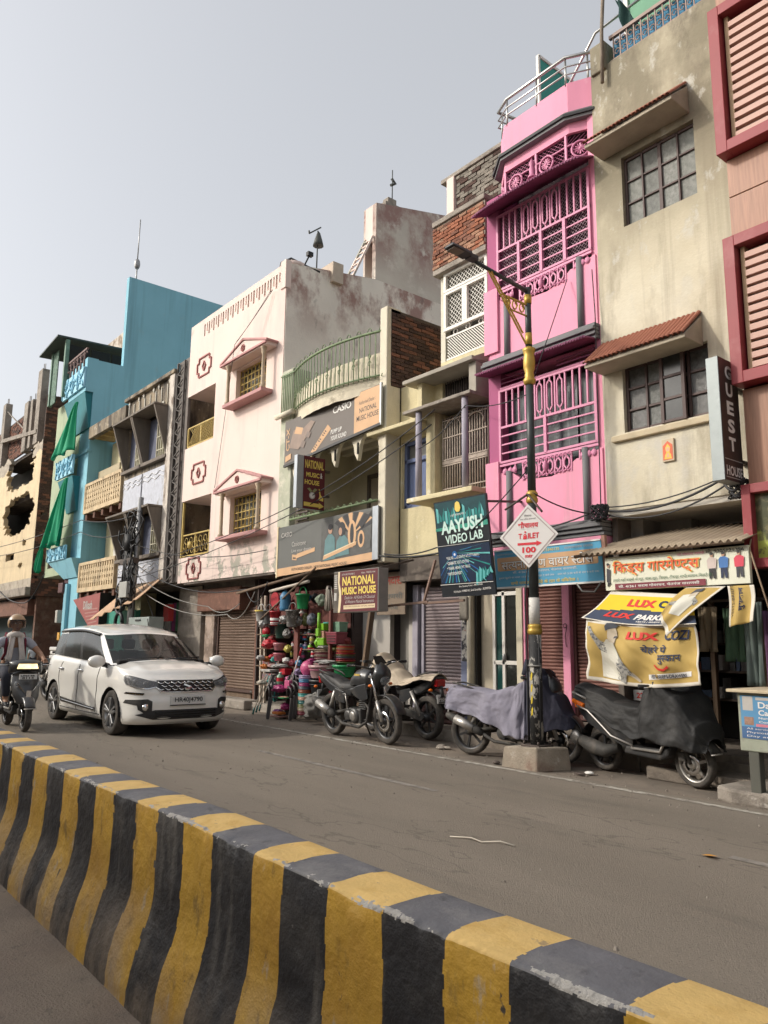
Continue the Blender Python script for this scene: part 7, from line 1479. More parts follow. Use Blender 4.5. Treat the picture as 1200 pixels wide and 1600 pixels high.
carpatch([(-.72,.335),(-.5,.265),(.5,.265),(.72,.335),(.48,.405),(-.48,.405)],onfront,v_mat,'lower_intake',off=.008)
for z in(.3,.335,.37):Bd().tube([onfront(-.48+.96*i/8,z,.014)for i in range(9)],.007,4).build('intake_bar',v_blk,car)
c0=onfront(0,.53,.03);pb=Bd().hexa([(c0.x-.03,-.27,.475),(c0.x,-.27,.475),(c0.x,.27,.475),(c0.x-.03,.27,.475),(c0.x-.035,-.27,.60),(c0.x-.005,-.27,.60),(c0.x-.005,.27,.60),(c0.x-.035,.27,.60)]).build('number_plate',v_plate,car,bevel=.004)
lettering(pb,'HR40J4790',p_black,(c0.x+.003,-.215,.495),(0,1,0),(-.04,0,1),w=.44,hgt=.085,bold=.015);Bd().box(c0.x-.012,c0.x+.003,-.28,.28,.462,.474).build('plate_frame',v_mat,pb)
for sg in(1,-1):
 sd2=lambda x,z,off=.004,sg=sg:onside(x,z,sg,off)
 for path in([(.86,.98),(.84,.8),(.80,.5),(.80,.30)],[(-.06,1.0),(-.07,.7),(-.09,.5),(-.10,.28)],[(-.95,1.02),(-1.06,.85),(-1.07,.72),(-.98,.50),(-.92,.30)],[(.95,.27),(0,.265),(-.95,.27)]):
  pts=[]
  for(xa,za),(xb,zb)in zip(path[:-1],path[1:]):pts+=[sd2(xa+(xb-xa)*i/5,za+(zb-za)*i/5,.002)for i in range(6)]
  Bd().tube(pts,.006,4).build('door_seam',v_blk,car)
 for x in(.06,-.92+.0):c=sd2(x,.905,.02);Bd().tube([c+Vector((-.09,-.012*sg,0)),c+Vector((-.06,.014*sg,.004)),c+Vector((.05,.014*sg,.004)),c+Vector((.08,-.012*sg,0))],.016,8).build('door_handle',v_chr,car)
 f2=lambda x,z,off,sg=sg:onside(x,z,sg,off)
 m0=carpatch([(-.92,.44),(-.90,.36),(-.1,.335),(.78,.315),(.80,.36),(-.1,.40)],f2,v_blk,'side_moulding',off=.018,cuts=3);Bd().tube([sd2(-.9+1.68*i/12,.395-.055*i/12,.026)for i in range(13)],.007,4).build('moulding_chrome',v_chr,m0)
 mb=Bd().sphere((1.14,1.01*sg,1.075),(.085,.135,.095),14,10).build('mirror',v_white,car);Bd().tube([(1.06,.80*sg,1.02),(1.14,.92*sg,1.03)],.035,8).build('mirror_arm',v_blk,mb);Bd().box(1.06,1.08,(1.0-.1)*sg,(1.0+.1)*sg,1.01,1.14).build('mirror_glass',v_chr,mb);carpatch([(.82,1.0),(1.2,.975),(.9,1.06)],f2,v_blk,'mirror_base',off=.012)
 Bd().tube([(lambda q:(q.x,q.y*sg+.012*sg,q.z))(gh(2.95+3.6*i/40,.915))for i in range(41)],.026,5).build('rain_guard',v_blk,car)
 for ax,az in ARCH:
  q=Bd()
  for a,c in zip([PI*i/16-.12 for i in range(17)],[PI*(i+1)/16-.12 for i in range(17)]):
   if c>PI+.2:continue
   q.quad((ax+AR*math.cos(a),.60*sg,az+AR*math.sin(a)),(ax+AR*math.cos(c),.60*sg,az+AR*math.sin(c)),(ax+AR*math.cos(c),.862*sg,az+AR*math.sin(c)),(ax+AR*math.cos(a),.862*sg,az+AR*math.sin(a)))
  q.quad(*[(ax+(AR+.05)*math.cos(a),.6*sg,max(.19,az+(AR+.05)*math.sin(a)))for a in[PI*i/12 for i in range(13)]]+[(ax-AR,.6*sg,.19),(ax+AR,.6*sg,.19)]);q.build('arch_liner',v_under,car)
  wheel(car,ax,.745*sg,.33,.20,sg)
Bd().box(-1.9,1.85,-.58,.58,.19,.26).build('underbody',v_under,car)
q=Bd();q.tube([gh(.4,.06)+Vector((.02,0,.01)),gh(1.2,.075)+Vector((.03,0,.012)),gh(2.1,.06)+Vector((.03,0,.012))],.014,5)
for y0,y1 in((-.62,-.02),(.0,.58)):q.tube([(1.36,y0,1.115),(1.39,(y0+y1)/2,1.13),(1.33,y1,1.145)],.011,5)
q.build('wiper',v_blk,car);Bd().tube([(.0,.25,1.66),(-.07,.26,1.78)],.009,5).build('aerial',v_blk,car)
Bd().quad(*[(1.12*0+p.x+.006,p.y*k,p.z)for k in(1,)for p in(gh(2.0,.88),gh(1.55,.88),gh(1.55,.93),gh(2.0,.93))]).build('permit_sticker',v_plate,car)
Bd().box(.85,1.28,-.72,.72,.95,1.10).build('dashboard',v_under,car,bevel=.04);Bd().box(-1.9,.95,-.74,.74,.45,.5).build('cabin_floor',v_under,car)
for x,y in((.05,.38),(.05,-.38),(-.9,.38),(-.9,-.38)):
 st_=Bd().hexa([(x-.2,y-.23,.6),(x-.05,y-.23,.6),(x-.05,y+.23,.6),(x-.2,y+.23,.6),(x-.32,y-.2,1.22),(x-.2,y-.2,1.22),(x-.2,y+.2,1.22),(x-.32,y+.2,1.22)]).build('car_seat',v_seat,car,bevel=.05,seg=3);Bd().box(x-.33,x-.22,y-.12,y+.12,1.24,1.42).build('headrest',v_seat,st_,bevel=.04,seg=3)
Bd().tube([(.62+.07*math.sin(a)*.3,.37+.18*math.cos(a),1.08+.18*math.sin(a))for a in[i*PI/10 for i in range(21)]],.015,6).build('steering_wheel',v_blk,car)
car.scale=(1.085,1.055,1.055);car.location=(-13.95,5.44,-.004);car.rotation_euler=(0,0,R(0))
# motorcycles
m_bp=M('bike_paint_black',(.028,.029,.031),.35,.1,4,spec=.5,coat=.4,patches=[((.10,.09,.078),5,.5,.85)]);m_eng=M('engine_grey',(.10,.098,.095),.45,.25,14,metal=.6);m_dust=M('dusty_silver',(.42,.40,.37),.4,.2,10,metal=.7);m_seatv=M('seat_vinyl',(.022,.022,.023),.55,.15,12,.2,90,patches=[((.08,.074,.066),4,.5,.8)]);m_grime=M('grimy_frame',(.045,.042,.038),.7,.25,14,patches=[((.12,.105,.088),8,.5,.75)])
def bikewheel(parent,x,R_,w,spokes,disc,name,y=0,col=None):
 rr=R_*.76;pr=[(rr,-w*.35),(R_*.88,-w*.5),(R_*.96,-w*.38),(R_,-w*.12),(R_,w*.12),(R_*.96,w*.38),(R_*.88,w*.5),(rr,w*.35)]
 t=Bd().lathe(pr,(x,y,R_),40,'y',cap=False).build(name,v_tyre,parent);b=Bd().lathe([(rr*1.02,-w*.36),(rr*.92,-w*.3),(rr*.9,0),(rr*.92,w*.3),(rr*1.02,w*.36)],(x,y,R_),36,'y',cap=False)
 for k in range(spokes):a=k*2*PI/spokes+.2;b.bar((x+.03*math.cos(a),y,R_+.03*math.sin(a)),(x+rr*.93*math.cos(a+.12),y,R_+rr*.93*math.sin(a+.12)),.03,.022,up=(0,1,0))
 b.lathe([(.0,-w*.7),(.045,-w*.7),(.055,0),(.045,w*.7),(0,w*.7)],(x,y,R_),14,'y');b.build('rim',col or v_dalloy,t)
 if disc:
  d=Bd()
  for sd_ in(-1,):d.lathe([(R_*.30,sd_*w*.75),(R_*.46,sd_*w*.75),(R_*.46,sd_*w*.70),(R_*.30,sd_*w*.70),(R_*.30,sd_*w*.75)],(x,y,R_),28,'y',cap=False)
  d.build('brake_disc',v_chr,t);Bd().box(x-.13,x-.04,y-w*1.0,y-w*.55,R_+.02,R_+.11).build('brake_caliper',m_grime,t,bevel=.01)
 return t
def motorcycle(label,covered,group=None,rear_hi=False):
 t=root('motorcycle',label,'motorcycle',(0,0,0),group)
 Rw=.305;fx,rx=.67,-.66
 bikewheel(t,fx,Rw,.095,6,True,'front_wheel');bikewheel(t,rx,Rw,.115,6,False,'rear_wheel')
 f=Bd()
 for y in(-.085,.085):f.tube([(fx,y,Rw),(fx-.10,y,.56)],.026,8,mi=0);f.tube([(fx-.10,y,.56),(fx-.22,y,.93)],.018,8,mi=1)
 f.box(fx-.25,fx-.15,-.11,.11,.88,.91,0);f.build('front_fork',[m_dust,v_chr],t)
 fr_=[(fx+.355*math.cos(a),Rw+.355*math.sin(a))for a in[R(18+13*i)for i in range(10)]]
 b=Bd();b.grid(lambda u,v:(lambda p,w:(p[0]+.0,w,p[1]-.5*w*w*3))(fr_[min(9,int(round(u*9)))],(v-.5)*.15),9,6);b.build('front_fender',m_bp,t,fix=False,solid=.006)
 b=Bd().tube([(fx-.30,-.40,1.06),(fx-.27,-.34,1.06),(fx-.22,-.20,1.03),(fx-.20,0,.97),(fx-.22,.20,1.03),(fx-.27,.34,1.06),(fx-.30,.40,1.06)],.013,7);hbm=b.build('handlebar',m_grime,t)
 for y in(-1,1):Bd().tube([(fx-.285,.27*y,1.06),(fx-.31,.41*y,1.065)],.022,8).build('grip',m_black,hbm);Bd().tube([(fx-.24,.30*y,1.06),(fx-.20,.40*y,1.07)],.006,5).build('lever',v_chr,hbm)
 cw_=Bd();cw_.grid(lambda u,v:(lambda a,k:(fx-.16+.18*math.sin(PI*v)**.7*(.5+.5*math.cos(a)),.14*math.sin(a)*math.sin(PI*v)**.6,.72+.36*v+.03*math.cos(a)))((u-.5)*PI*1.1,0),14,12);cwb=cw_.build('headlight_cowl',m_bp,t,fix=False,solid=.006);Bd().sphere((fx+.0,0,.84),(.035,.085,.07),12,8).build('headlamp',v_lamp,cwb);Bd().quad((fx-.07,-.10,1.06),(fx-.07,.10,1.06),(fx-.17,.07,1.17),(fx-.17,-.07,1.17)).build('visor',v_blk,cwb)
 for y in(-1,1):Bd().sphere((fx-.12,.17*y,.78),(.03,.035,.022),8,6).build('indicator',v_org,t)
 tk=Bd();TS=[(.40,.05,.74,.90),(.36,.11,.70,.97),(.25,.145,.68,1.0),(.10,.14,.69,.98),(-.03,.11,.70,.90),(-.10,.08,.70,.82)]
 def tkf(u,v):
  i=min(int(u*5),4);k=u*5-i;a=[TS[i][q]*(1-k)+TS[i+1][q]*k for q in range(4)];th=PI*(v*1.3-.15);zc,rz=(a[2]+a[3])/2,(a[3]-a[2])/2
  return(a[0],-a[1]*math.cos(th),zc+rz*math.sin(th)-.0)
 tk.grid(tkf,20,16);tb=tk.build('fuel_tank',m_bp,t,weld=True);Bd().lathe([(0,.015),(.04,.012),(.045,0)],(.22,0,.997),14).build('tank_cap',m_dust,tb);Bd().quad((.12,-.145,.9),(.26,-.149,.9),(.27,-.146,.925),(.13,-.142,.925)).build('tank_badge',M('gold_badge',(.6,.42,.1),.4,.1,9,metal=.6),tb)
 for y in(-1,1):Bd().prism([(.44,.60),(.40,.80),(.18,.76),(.02,.70),(.10,.62),(.3,.56)],.135*y,.155*y,'y').build('tank_shroud',m_bp,t,bevel=.012)
 se=Bd();SS=[(.02,.07,.80),(-.12,.11,.77),(-.30,.13,.775),(-.42,.125,.82),(-.62,.11,.87),(-.80,.08,.90)]
 def sef(u,v):
  i=min(int(u*5),4);k=u*5-i;a=[SS[i][q]*(1-k)+SS[i+1][q]*k for q in range(3)];th=PI*v;return(a[0],-a[1]*math.cos(th),a[2]-.07+.085*math.sin(th)**.5)
 se.grid(sef,24,12);se.build('seat',m_seatv,t)
 Bd().prism([(.0,.72),(-.35,.70),(-.55,.76),(-.88,.90),(-.93,.87),(-.86,.78),(-.62,.64),(-.3,.58),(-.05,.60)],-.10,.10,'y').build('tail_cowl',m_bp,t,bevel=.025,seg=3);Bd().box(-.945,-.88,-.085,.085,.74,.85).build('tail_lamp',v_red,t,bevel=.02)
 for y in(-1,1):Bd().tube([(-.50,.11*y,.86),(-.62,.13*y,.90),(-.85,.12*y,.945),(-.92,.05*y,.945)],.012,6).build('grab_rail',m_grime,t);Bd().sphere((-.90,.16*y,.70),(.025,.035,.022),8,6).build('indicator',v_org,t)
 b=Bd();b.grid(lambda u,v:(rx-.02+.37*math.cos(R(60+85*u)),(v-.5)*.15,Rw+.01+.37*math.sin(R(60+85*u))),10,4);b.build('rear_fender',v_mat,t,fix=False,solid=.006);pl=Bd().hexa([(-.98,-.1,.52),(-.97,-.1,.52),(-.97,.1,.52),(-.98,.1,.52),(-.965,-.1,.64),(-.955,-.1,.64),(-.955,.1,.64),(-.965,.1,.64)]).build('number_plate',v_plate,t);lettering(pl,'UP65 BM',p_black,(-.979,.085,.585),(0,-1,0),(.1,0,1),w=.16,hgt=.03,bold=.02);lettering(pl,'4126',p_black,(-.982,.07,.54),(0,-1,0),(.1,0,1),w=.13,hgt=.035,bold=.02)
 Bd().tube([(-.93,0,.75),(-.975,0,.6)],.03,6).build('plate_bracket',v_mat,t)
 f=Bd()
 for y in(-.07,.07):f.tube([(.42,y*.5,.90),(.40,y,.62),(.30,y,.30),(.05,y,.24),(-.18,y,.30),(-.22,y,.60),(.0,y,.70)],.018,7);f.tube([(-.2,y,.62),(-.55,y,.74),(-.85,y*.6,.80)],.014,6);f.tube([(-.16,y,.40),(rx,y*1.15,Rw)],.026,7)
 f.build('frame',m_grime,t)
 e=Bd().box(-.12,.22,-.13,.13,.24,.44).lathe([(.0,-.17),(.085,-.165),(.11,-.14),(.115,.14),(.085,.165),(0,.17)],(.07,0,.34),18,'y').lathe([(0,-.155),(.065,-.15),(.085,-.13),(.085,.13),(.065,.15),(0,.155)],(-.10,0,.33),16,'y')
 en=e.build('engine',m_eng,t,bevel=.02);f=Bd()
 for k in range(8):f.box(.10+.006*k,.28+.006*k,-.085,.085,.43+.028*k,.444+.028*k)
 f.box(.14,.29,-.06,.06,.44,.70).build('cylinder_fins',m_eng,en,bevel=.004,seg=1);Bd().lathe([(0,-.172),(.06,-.172),(.066,-.165)],(.07,0,.34),16,'y').build('engine_cover',m_dust,en)
 Bd().tube([(.26,-.06,.52),(.36,-.08,.46),(.36,-.12,.28),(.20,-.15,.20),(-.2,-.16,.22),(-.42,-.165,.33)],.022,8).build('exhaust_pipe',m_grime,t);mf=Bd().tube([(-.38,-.17,.30),(-.44,-.175,.34),(-.78,-.19,.47),(-.90,-.19,.515),(-.93,-.19,.525)],[.035,.055,.06,.045,.03],14).build('muffler',m_grime,t);Bd().tube([(-.50,-.185,.365),(-.78,-.20,.475)],[.056,.062],14).build('muffler_shield',m_dust,mf)
 for y in(-1,1):Bd().tube([(-.42,.12*y,.66),(rx+.03,.115*y,Rw+.02)],.028,8).build('shock_absorber',m_dust,t);Bd().tube([(.0,.13*y,.27),(.0,.27*y,.28)],.016,6).build('footrest',m_black,t)
 Bd().tube([(-.28,-.12,.40),(-.30,-.13,.60),(-.12,-.14,.64),(-.08,-.14,.44)],.014,6).build('foot_guard',m_dust,t);Bd().prism([(-.15,.50),(-.18,.66),(-.40,.70),(-.46,.60),(-.30,.50)],-.14,-.125,'y').build('side_panel',m_bp,t,bevel=.01);Bd().prism([(-.15,.50),(-.18,.66),(-.40,.70),(-.46,.60),(-.30,.50)],.125,.14,'y').build('side_panel',m_bp,t,bevel=.01)
 Bd().tube([(-.02,.10,.25),(-.10,.25,.01)],.012,6).build('side_stand',m_grime,t)
 Bd().prism([(-.2,.33),(-.66,.25),(-.72,.31),(-.66,.37),(-.2,.43)],.115,.135,'y').build('chain_cover',m_grime,t,bevel=.01)
 return t
def drape(label,cat_name,mat,stations,folds=.02,seed=0,nu=110,nv=70,group=None,loc=(0,0,0),rz=0,sc=1.0):
 """cloth over a machine: stations = (x, ridge z, half width at top, hem z right, hem z left, hem half width)"""
 b=Bd()
 def fn(u,v):
  x=u*(len(stations)-1);i=min(int(x),len(stations)-2);k=x-i;k2=k*k*(3-2*k);a=[stations[i][q]*(1-k2)+stations[i+1][q]*k2 for q in range(6)]
  a[0]=stations[i][0]*(1-k)+stations[i+1][0]*k
  sv=v*2-1;sg=-1 if sv<0 else 1;s=abs(sv);hz=a[3]if sg<0 else a[4]
  if s<.28:y=a[2]*s/.28;z=a[1]-.035*(s/.28)**2
  else:q=(s-.28)/.72;y=a[2]+(a[5]-a[2])*q;z=(a[1]-.035)+(hz-a[1]+.035)*q
  q=max(0,(s-.2)/.8);w=folds*q*(math.sin(u*23+seed+3*q)+.6*math.sin(u*41+seed*2-2*q)+.8*NZ.noise((u*6+seed,q*2,3)))+folds*.9*NZ.noise((u*9,s*5,seed+7))+folds*.55*abs(NZ.noise((u*17+s*4,s*7-u*5,seed+17)))+folds*.3*NZ.noise((u*34,s*16,seed))
  return(a[0]+.4*w*math.sin(u*9),sg*(y+w),z+.6*folds*NZ.noise((u*7,s*4,seed+3))-.02*q*abs(math.sin(u*12+seed)))
 o=b.grid(fn,nu,nv).build(cat_name,mat,fix=False,solid=.006);tag(o,label,'cloth cover',group);o.location=loc;o.rotation_euler=(0,0,rz);o.scale=(sc,)*3;return o
mo1=motorcycle('black motorcycle standing uncovered beside the houseware stall',False);mo1.location=(-9.86,7.56,0);mo1.rotation_euler=(R(4),0,R(-3));mo1.scale=(1.1,)*3
mo2=copy_tree(mo1,loc=(-9.93,8.42,.0),rotz=R(178));mo2['label']='black motorcycle with a beige cloth over tank and seat, parked behind the uncovered one'
mo3=copy_tree(mo1,loc=(-7.03,7.93,0),rotz=R(12));mo3['label']='motorcycle under a blue grey cover behind the street lamp base';mo3.scale=(1.0,)*3
mo4=copy_tree(mo1,loc=(-20.0,6.05,0),rotz=R(8));mo4['label']='far motorcycle half hidden behind the rear of the white car'
for k,(dx,z)in enumerate(((0,1.0),(.05,1.1),(-.03,1.2))):
 o=ibox('white_parcel',M('white_parcel',(.6,.58,.55),.8,.1,8),None,-20.2+dx-.28,-20.2+dx+.28,5.85,6.3,z,z+.09,.025);tag(o,('lowest','middle','top')[k]+' white parcel strapped on the far motorcycle behind the car','parcel')
m_cbeige=M('beige_cover_cloth',(.50,.42,.32),.9,.1,3,.15,60,patches=[((.36,.3,.23),4,.5,.8)]);m_cblue=M('blue_grey_cover',(.22,.21,.26),.85,.12,2.5,.35,18,patches=[((.27,.26,.30),2,.5,.8)]);m_cnavy=M('navy_cover',(.035,.035,.055),.85,.15,3,.1,70);m_cblk=M('black_cover',(.022,.022,.022),.7,.2,3,.35,22,patches=[((.05,.048,.045),3,.5,.8)])
drape('creased beige cloth over the second motorcycle','cloth_cover',m_cbeige,[(-.92,.92,.10,.84,.84,.17),(-.6,.90,.13,.83,.83,.2),(-.25,.84,.14,.74,.74,.2),(.0,.96,.15,.74,.74,.22),(.22,1.08,.17,.80,.80,.26),(.40,1.20,.12,.98,.98,.2),(.5,1.16,.10,.95,.95,.18)],.012,2,loc=(-9.93,8.42,0),rz=R(178),sc=1.1)
drape('light blue grey cloth cover over the rear and seat of the covered motorcycle','cloth_cover',m_cblue,[(-.99,.84,.09,.62,.6,.16),(-.93,.90,.13,.60,.6,.2),(-.6,.90,.15,.56,.6,.2),(-.25,.87,.15,.46,.5,.22),(.05,.93,.16,.33,.4,.26),(.22,1.02,.17,.31,.4,.27),(.36,1.06,.14,.30,.4,.26)],.022,1,loc=(-7.03,7.93,0),rz=R(12))
drape('dark navy front end of the motorcycle cover, right of the lamp post','cloth_cover',m_cnavy,[(.30,1.06,.2,.32,.4,.27),(.36,1.12,.33,.36,.4,.36),(.41,1.17,.36,.38,.42,.36),(.52,1.08,.26,.40,.42,.28),(.66,.88,.18,.44,.44,.22),(.84,.62,.14,.46,.46,.18),(.90,.52,.08,.46,.46,.12)],.014,4,loc=(-7.03,7.93,0),rz=R(12))
o=Bd().tube([(-6.62,7.72,1.10),(-6.6,7.71,1.2),(-6.585,7.7,1.29)],[.06,.045,.025],10).build('mirror_cover',m_cnavy);o.parent=None;tag(o,'small pointed dark cloth over the mirror of the covered motorcycle','cloth cover')
# scooters
def scooter(label,black=True,hl=0.0):
 t=root('scooter',label,'scooter',(0,0,0));Rw=.235;fx,rx=.62,-.60
 bikewheel(t,fx,Rw,.10,5,True,'front_wheel',col=m_dust if hl==0 else None);bikewheel(t,rx,Rw,.11,5,False,'rear_wheel')
 b=Bd();b.grid(lambda u,v:(fx+.285*math.cos(R(25+120*u)),(v-.5)*.17*(1-.2*abs(u-.5)),Rw+.02+.285*math.sin(R(25+120*u))-.9*((v-.5)*.17)**2*4),12,6);fd=b.build('front_fender',m_bp,t,fix=False,solid=.008)
 Bd().tube([(fx+.285*math.cos(R(25)),-.085,Rw+.12),(fx+.29,-.04,Rw+.125),(fx+.29,.04,Rw+.125),(fx+.285*math.cos(R(25)),.085,Rw+.12)],.008,5).build('fender_trim',m_dust,fd)
 f=Bd()
 for y in(-.075,.075):f.tube([(fx,y,Rw),(fx-.10,y,.52)],.022,7)
 f.build('front_fork',m_grime,t)
 ap=Bd()
 def apf(u,v):
  a=(u-.5)*2;w=interp(v,[(0,.13),(.25,.19),(.6,.22),(.85,.2),(1,.13)]);return(fx-.02-.26*v+.12*(1-abs(a)**2.2)*interp(v,[(0,.8),(.4,1),(1,.5)]),w*a,.42+.50*v)
 ap.grid(apf,20,20);apo=ap.build('front_apron',m_bp,t,fix=False,solid=.012)
 Bd().quad((fx+.09,-.0,.50),(fx+.075,.05,.60),(fx-.0,.15,.74),(fx-.02,.16,.70),(fx+.065,.03,.56)).quad((fx+.09,.0,.50),(fx+.075,-.05,.60),(fx-.0,-.15,.74),(fx-.02,-.16,.70),(fx+.065,-.03,.56)).box(fx+.085,fx+.095,-.035,.035,.49,.62).build('chrome_wing',v_chr,apo)
 for y in(-1,1):Bd().sphere((fx-.02,.165*y,.71),(.05,.035,.055),10,6).build('indicator',v_lamp,apo)
 Bd().prism([(.42,.30),(.46,.40),(.36,.36),(-.15,.34),(-.18,.26),(.3,.24)],-.16,.16,'y').build('floorboard',v_mat,t,bevel=.02)
 bd=Bd();BS=[(-.10,.10,.30,.70),(-.22,.15,.32,.74),(-.45,.17,.42,.76),(-.70,.15,.52,.78),(-.88,.09,.62,.79),(-.95,.05,.68,.78)]
 def bdf(u,v):
  i=min(int(u*5),4);k=u*5-i;a=[BS[i][q]*(1-k)+BS[i+1][q]*k for q in range(4)];th=PI*(v*1.2-.1);return(a[0],-a[1]*math.cos(th),(a[2]+a[3])/2+(a[3]-a[2])/2*math.sin(th)*(1 if math.sin(th)>0 else 3))
 bd.grid(bdf,24,14);bo=bd.build('rear_body',m_bp,t);Bd().box(-.97,-.90,-.09,.09,.68,.76).build('tail_lamp',v_org if black else v_red,bo,bevel=.02)
 for y in(-1,1):Bd().tube([(-.74,.155*y,.72),(-.85,.14*y,.745),(-.95,.11*y,.765)],.028,8).build('rear_indicator',v_org,bo)if hl==0 else None;Bd().tube([(-.02,.19*y,.36),(-.32,.19*y,.43),(-.48,.2*y,.56),(-.66,.19*y,.68),(-.85,.17*y,.72)],.011,6).build('side_guard',m_dust,t);Bd().tube([(-.05,.175*y,.33),(.33,.175*y,.33),(.40,.17*y,.44)],.016,6).build('floor_trim',m_dust,t)
 sb=Bd();SS=[(.0,.06,.76),(-.1,.11,.77),(-.35,.14,.785),(-.6,.135,.82),(-.85,.10,.845),(-.92,.05,.84)]
 def sbf(u,v):
  i=min(int(u*5),4);k=u*5-i;a=[SS[i][q]*(1-k)+SS[i+1][q]*k for q in range(3)];th=PI*v;return(a[0],-a[1]*math.cos(th),a[2]-.05+.075*math.sin(th)**.5)
 sb.grid(sbf,22,12).build('seat',m_seatv,t);Bd().tube([(-.72,-.13,.80),(-.95,-.12,.86),(-1.0,0,.87),(-.95,.12,.86),(-.72,.13,.80)],.013,6).build('grab_rail',m_dust,t)
 en=Bd().tube([(-.30,.10,.30),(rx,.12,Rw+.02)],[.09,.085],12).lathe([(0,.19),(.08,.185),(.10,.16),(.10,.08)],(rx,0,Rw+.02),16,'y').build('engine',m_grime,t);Bd().tube([(-.28,-.12,.30),(-.45,-.16,.25),(-.62,-.17,.28),(-.88,-.18,.36)],[.04,.075,.085,.05],14).build('muffler',m_grime,t);Bd().lathe([(0,-.10),(.05,-.10),(.07,-.085),(.085,-.06)],(-.86,-.14,.36),14,'y').build('muffler_cap',m_dust,t)
 b=Bd();b.grid(lambda u,v:(rx-.02+.3*math.cos(R(70+95*u)),(v-.5)*.16,Rw+.02+.3*math.sin(R(70+95*u))),10,4);b.build('rear_fender',v_mat,t,fix=False,solid=.006)
 nc=Bd();nc.grid(lambda u,v:(lambda a,p:(fx-.26+.13*math.cos(p)*math.cos(a)+.05*math.cos(a),.24*math.sin(a),.98+.085*math.sin(p)+.02*math.cos(2*a)))((u-.5)*PI*1.15,(v-.5)*PI),16,10);no=nc.build('handlebar_cowl',m_bp,t,fix=False,solid=.01)
 Bd().grid(lambda u,v:(fx-.26+.185*math.cos((u-.5)*1.1),.30*math.sin((u-.5)*1.1)*(1-.15*v),.945+.075*v),12,4).build('headlamp',MATS.get('lit_headlamp')or M('lit_headlamp',(1,.72,.34),.2,.55,9,emit=hl*.45)if hl else v_lamp,no,fix=False)
 for y in(-1,1):Bd().tube([(fx-.28,.2*y,1.0),(fx-.34,.36*y,1.01)],.02,8).build('grip',m_black,no);Bd().tube([(fx-.24,.22*y,1.0),(fx-.25,.38*y,1.0)],.007,5).build('lever',v_chr,no)
 Bd().tube([(-.2,.08,.2),(-.28,.2,.01)],.014,6).build('side_stand',m_grime,t)
 return t
sc2=scooter('scooter with a black cloth cover parked in front of the garment shop');sc2.location=(-5.16,8.09,0);sc2.rotation_euler=(R(3),0,R(-9));sc2.scale=(1.05,)*3
drape('black cloth cover hanging over the seat and front of the parked scooter','cloth_cover',m_cblk,[(-1.02,.92,.06,.82,.8,.1),(-.92,.97,.13,.80,.8,.18),(-.6,.90,.16,.66,.66,.21),(-.25,.80,.17,.50,.5,.23),(.05,.78,.2,.44,.44,.25),(.26,1.0,.27,.46,.46,.31),(.40,1.09,.31,.44,.46,.33),(.58,.93,.28,.42,.42,.31),(.78,.66,.2,.38,.38,.26),(.86,.50,.1,.38,.38,.14)],.02,6,loc=(-5.16,8.09,0),rz=R(-9),sc=1.05)
sc1=scooter('black scooter with its headlamp lit, ridden by the helmeted rider at the left edge',False,3.0);sc1.location=(-14.25,3.62,0);sc1.rotation_euler=(0,0,R(-2));sc1.scale=(1.05,)*3
pl=Bd().box(.585,.60,-.13,.13,.785,.865).build('number_plate',v_plate,sc1,bevel=.004);lettering(pl,'UP65 EB',p_black,(.602,-.11,.828),(0,1,0),(0,0,1),w=.2,hgt=.026,bold=.03);lettering(pl,'8114',p_black,(.602,-.09,.793),(0,1,0),(0,0,1),w=.17,hgt=.03,bold=.03)
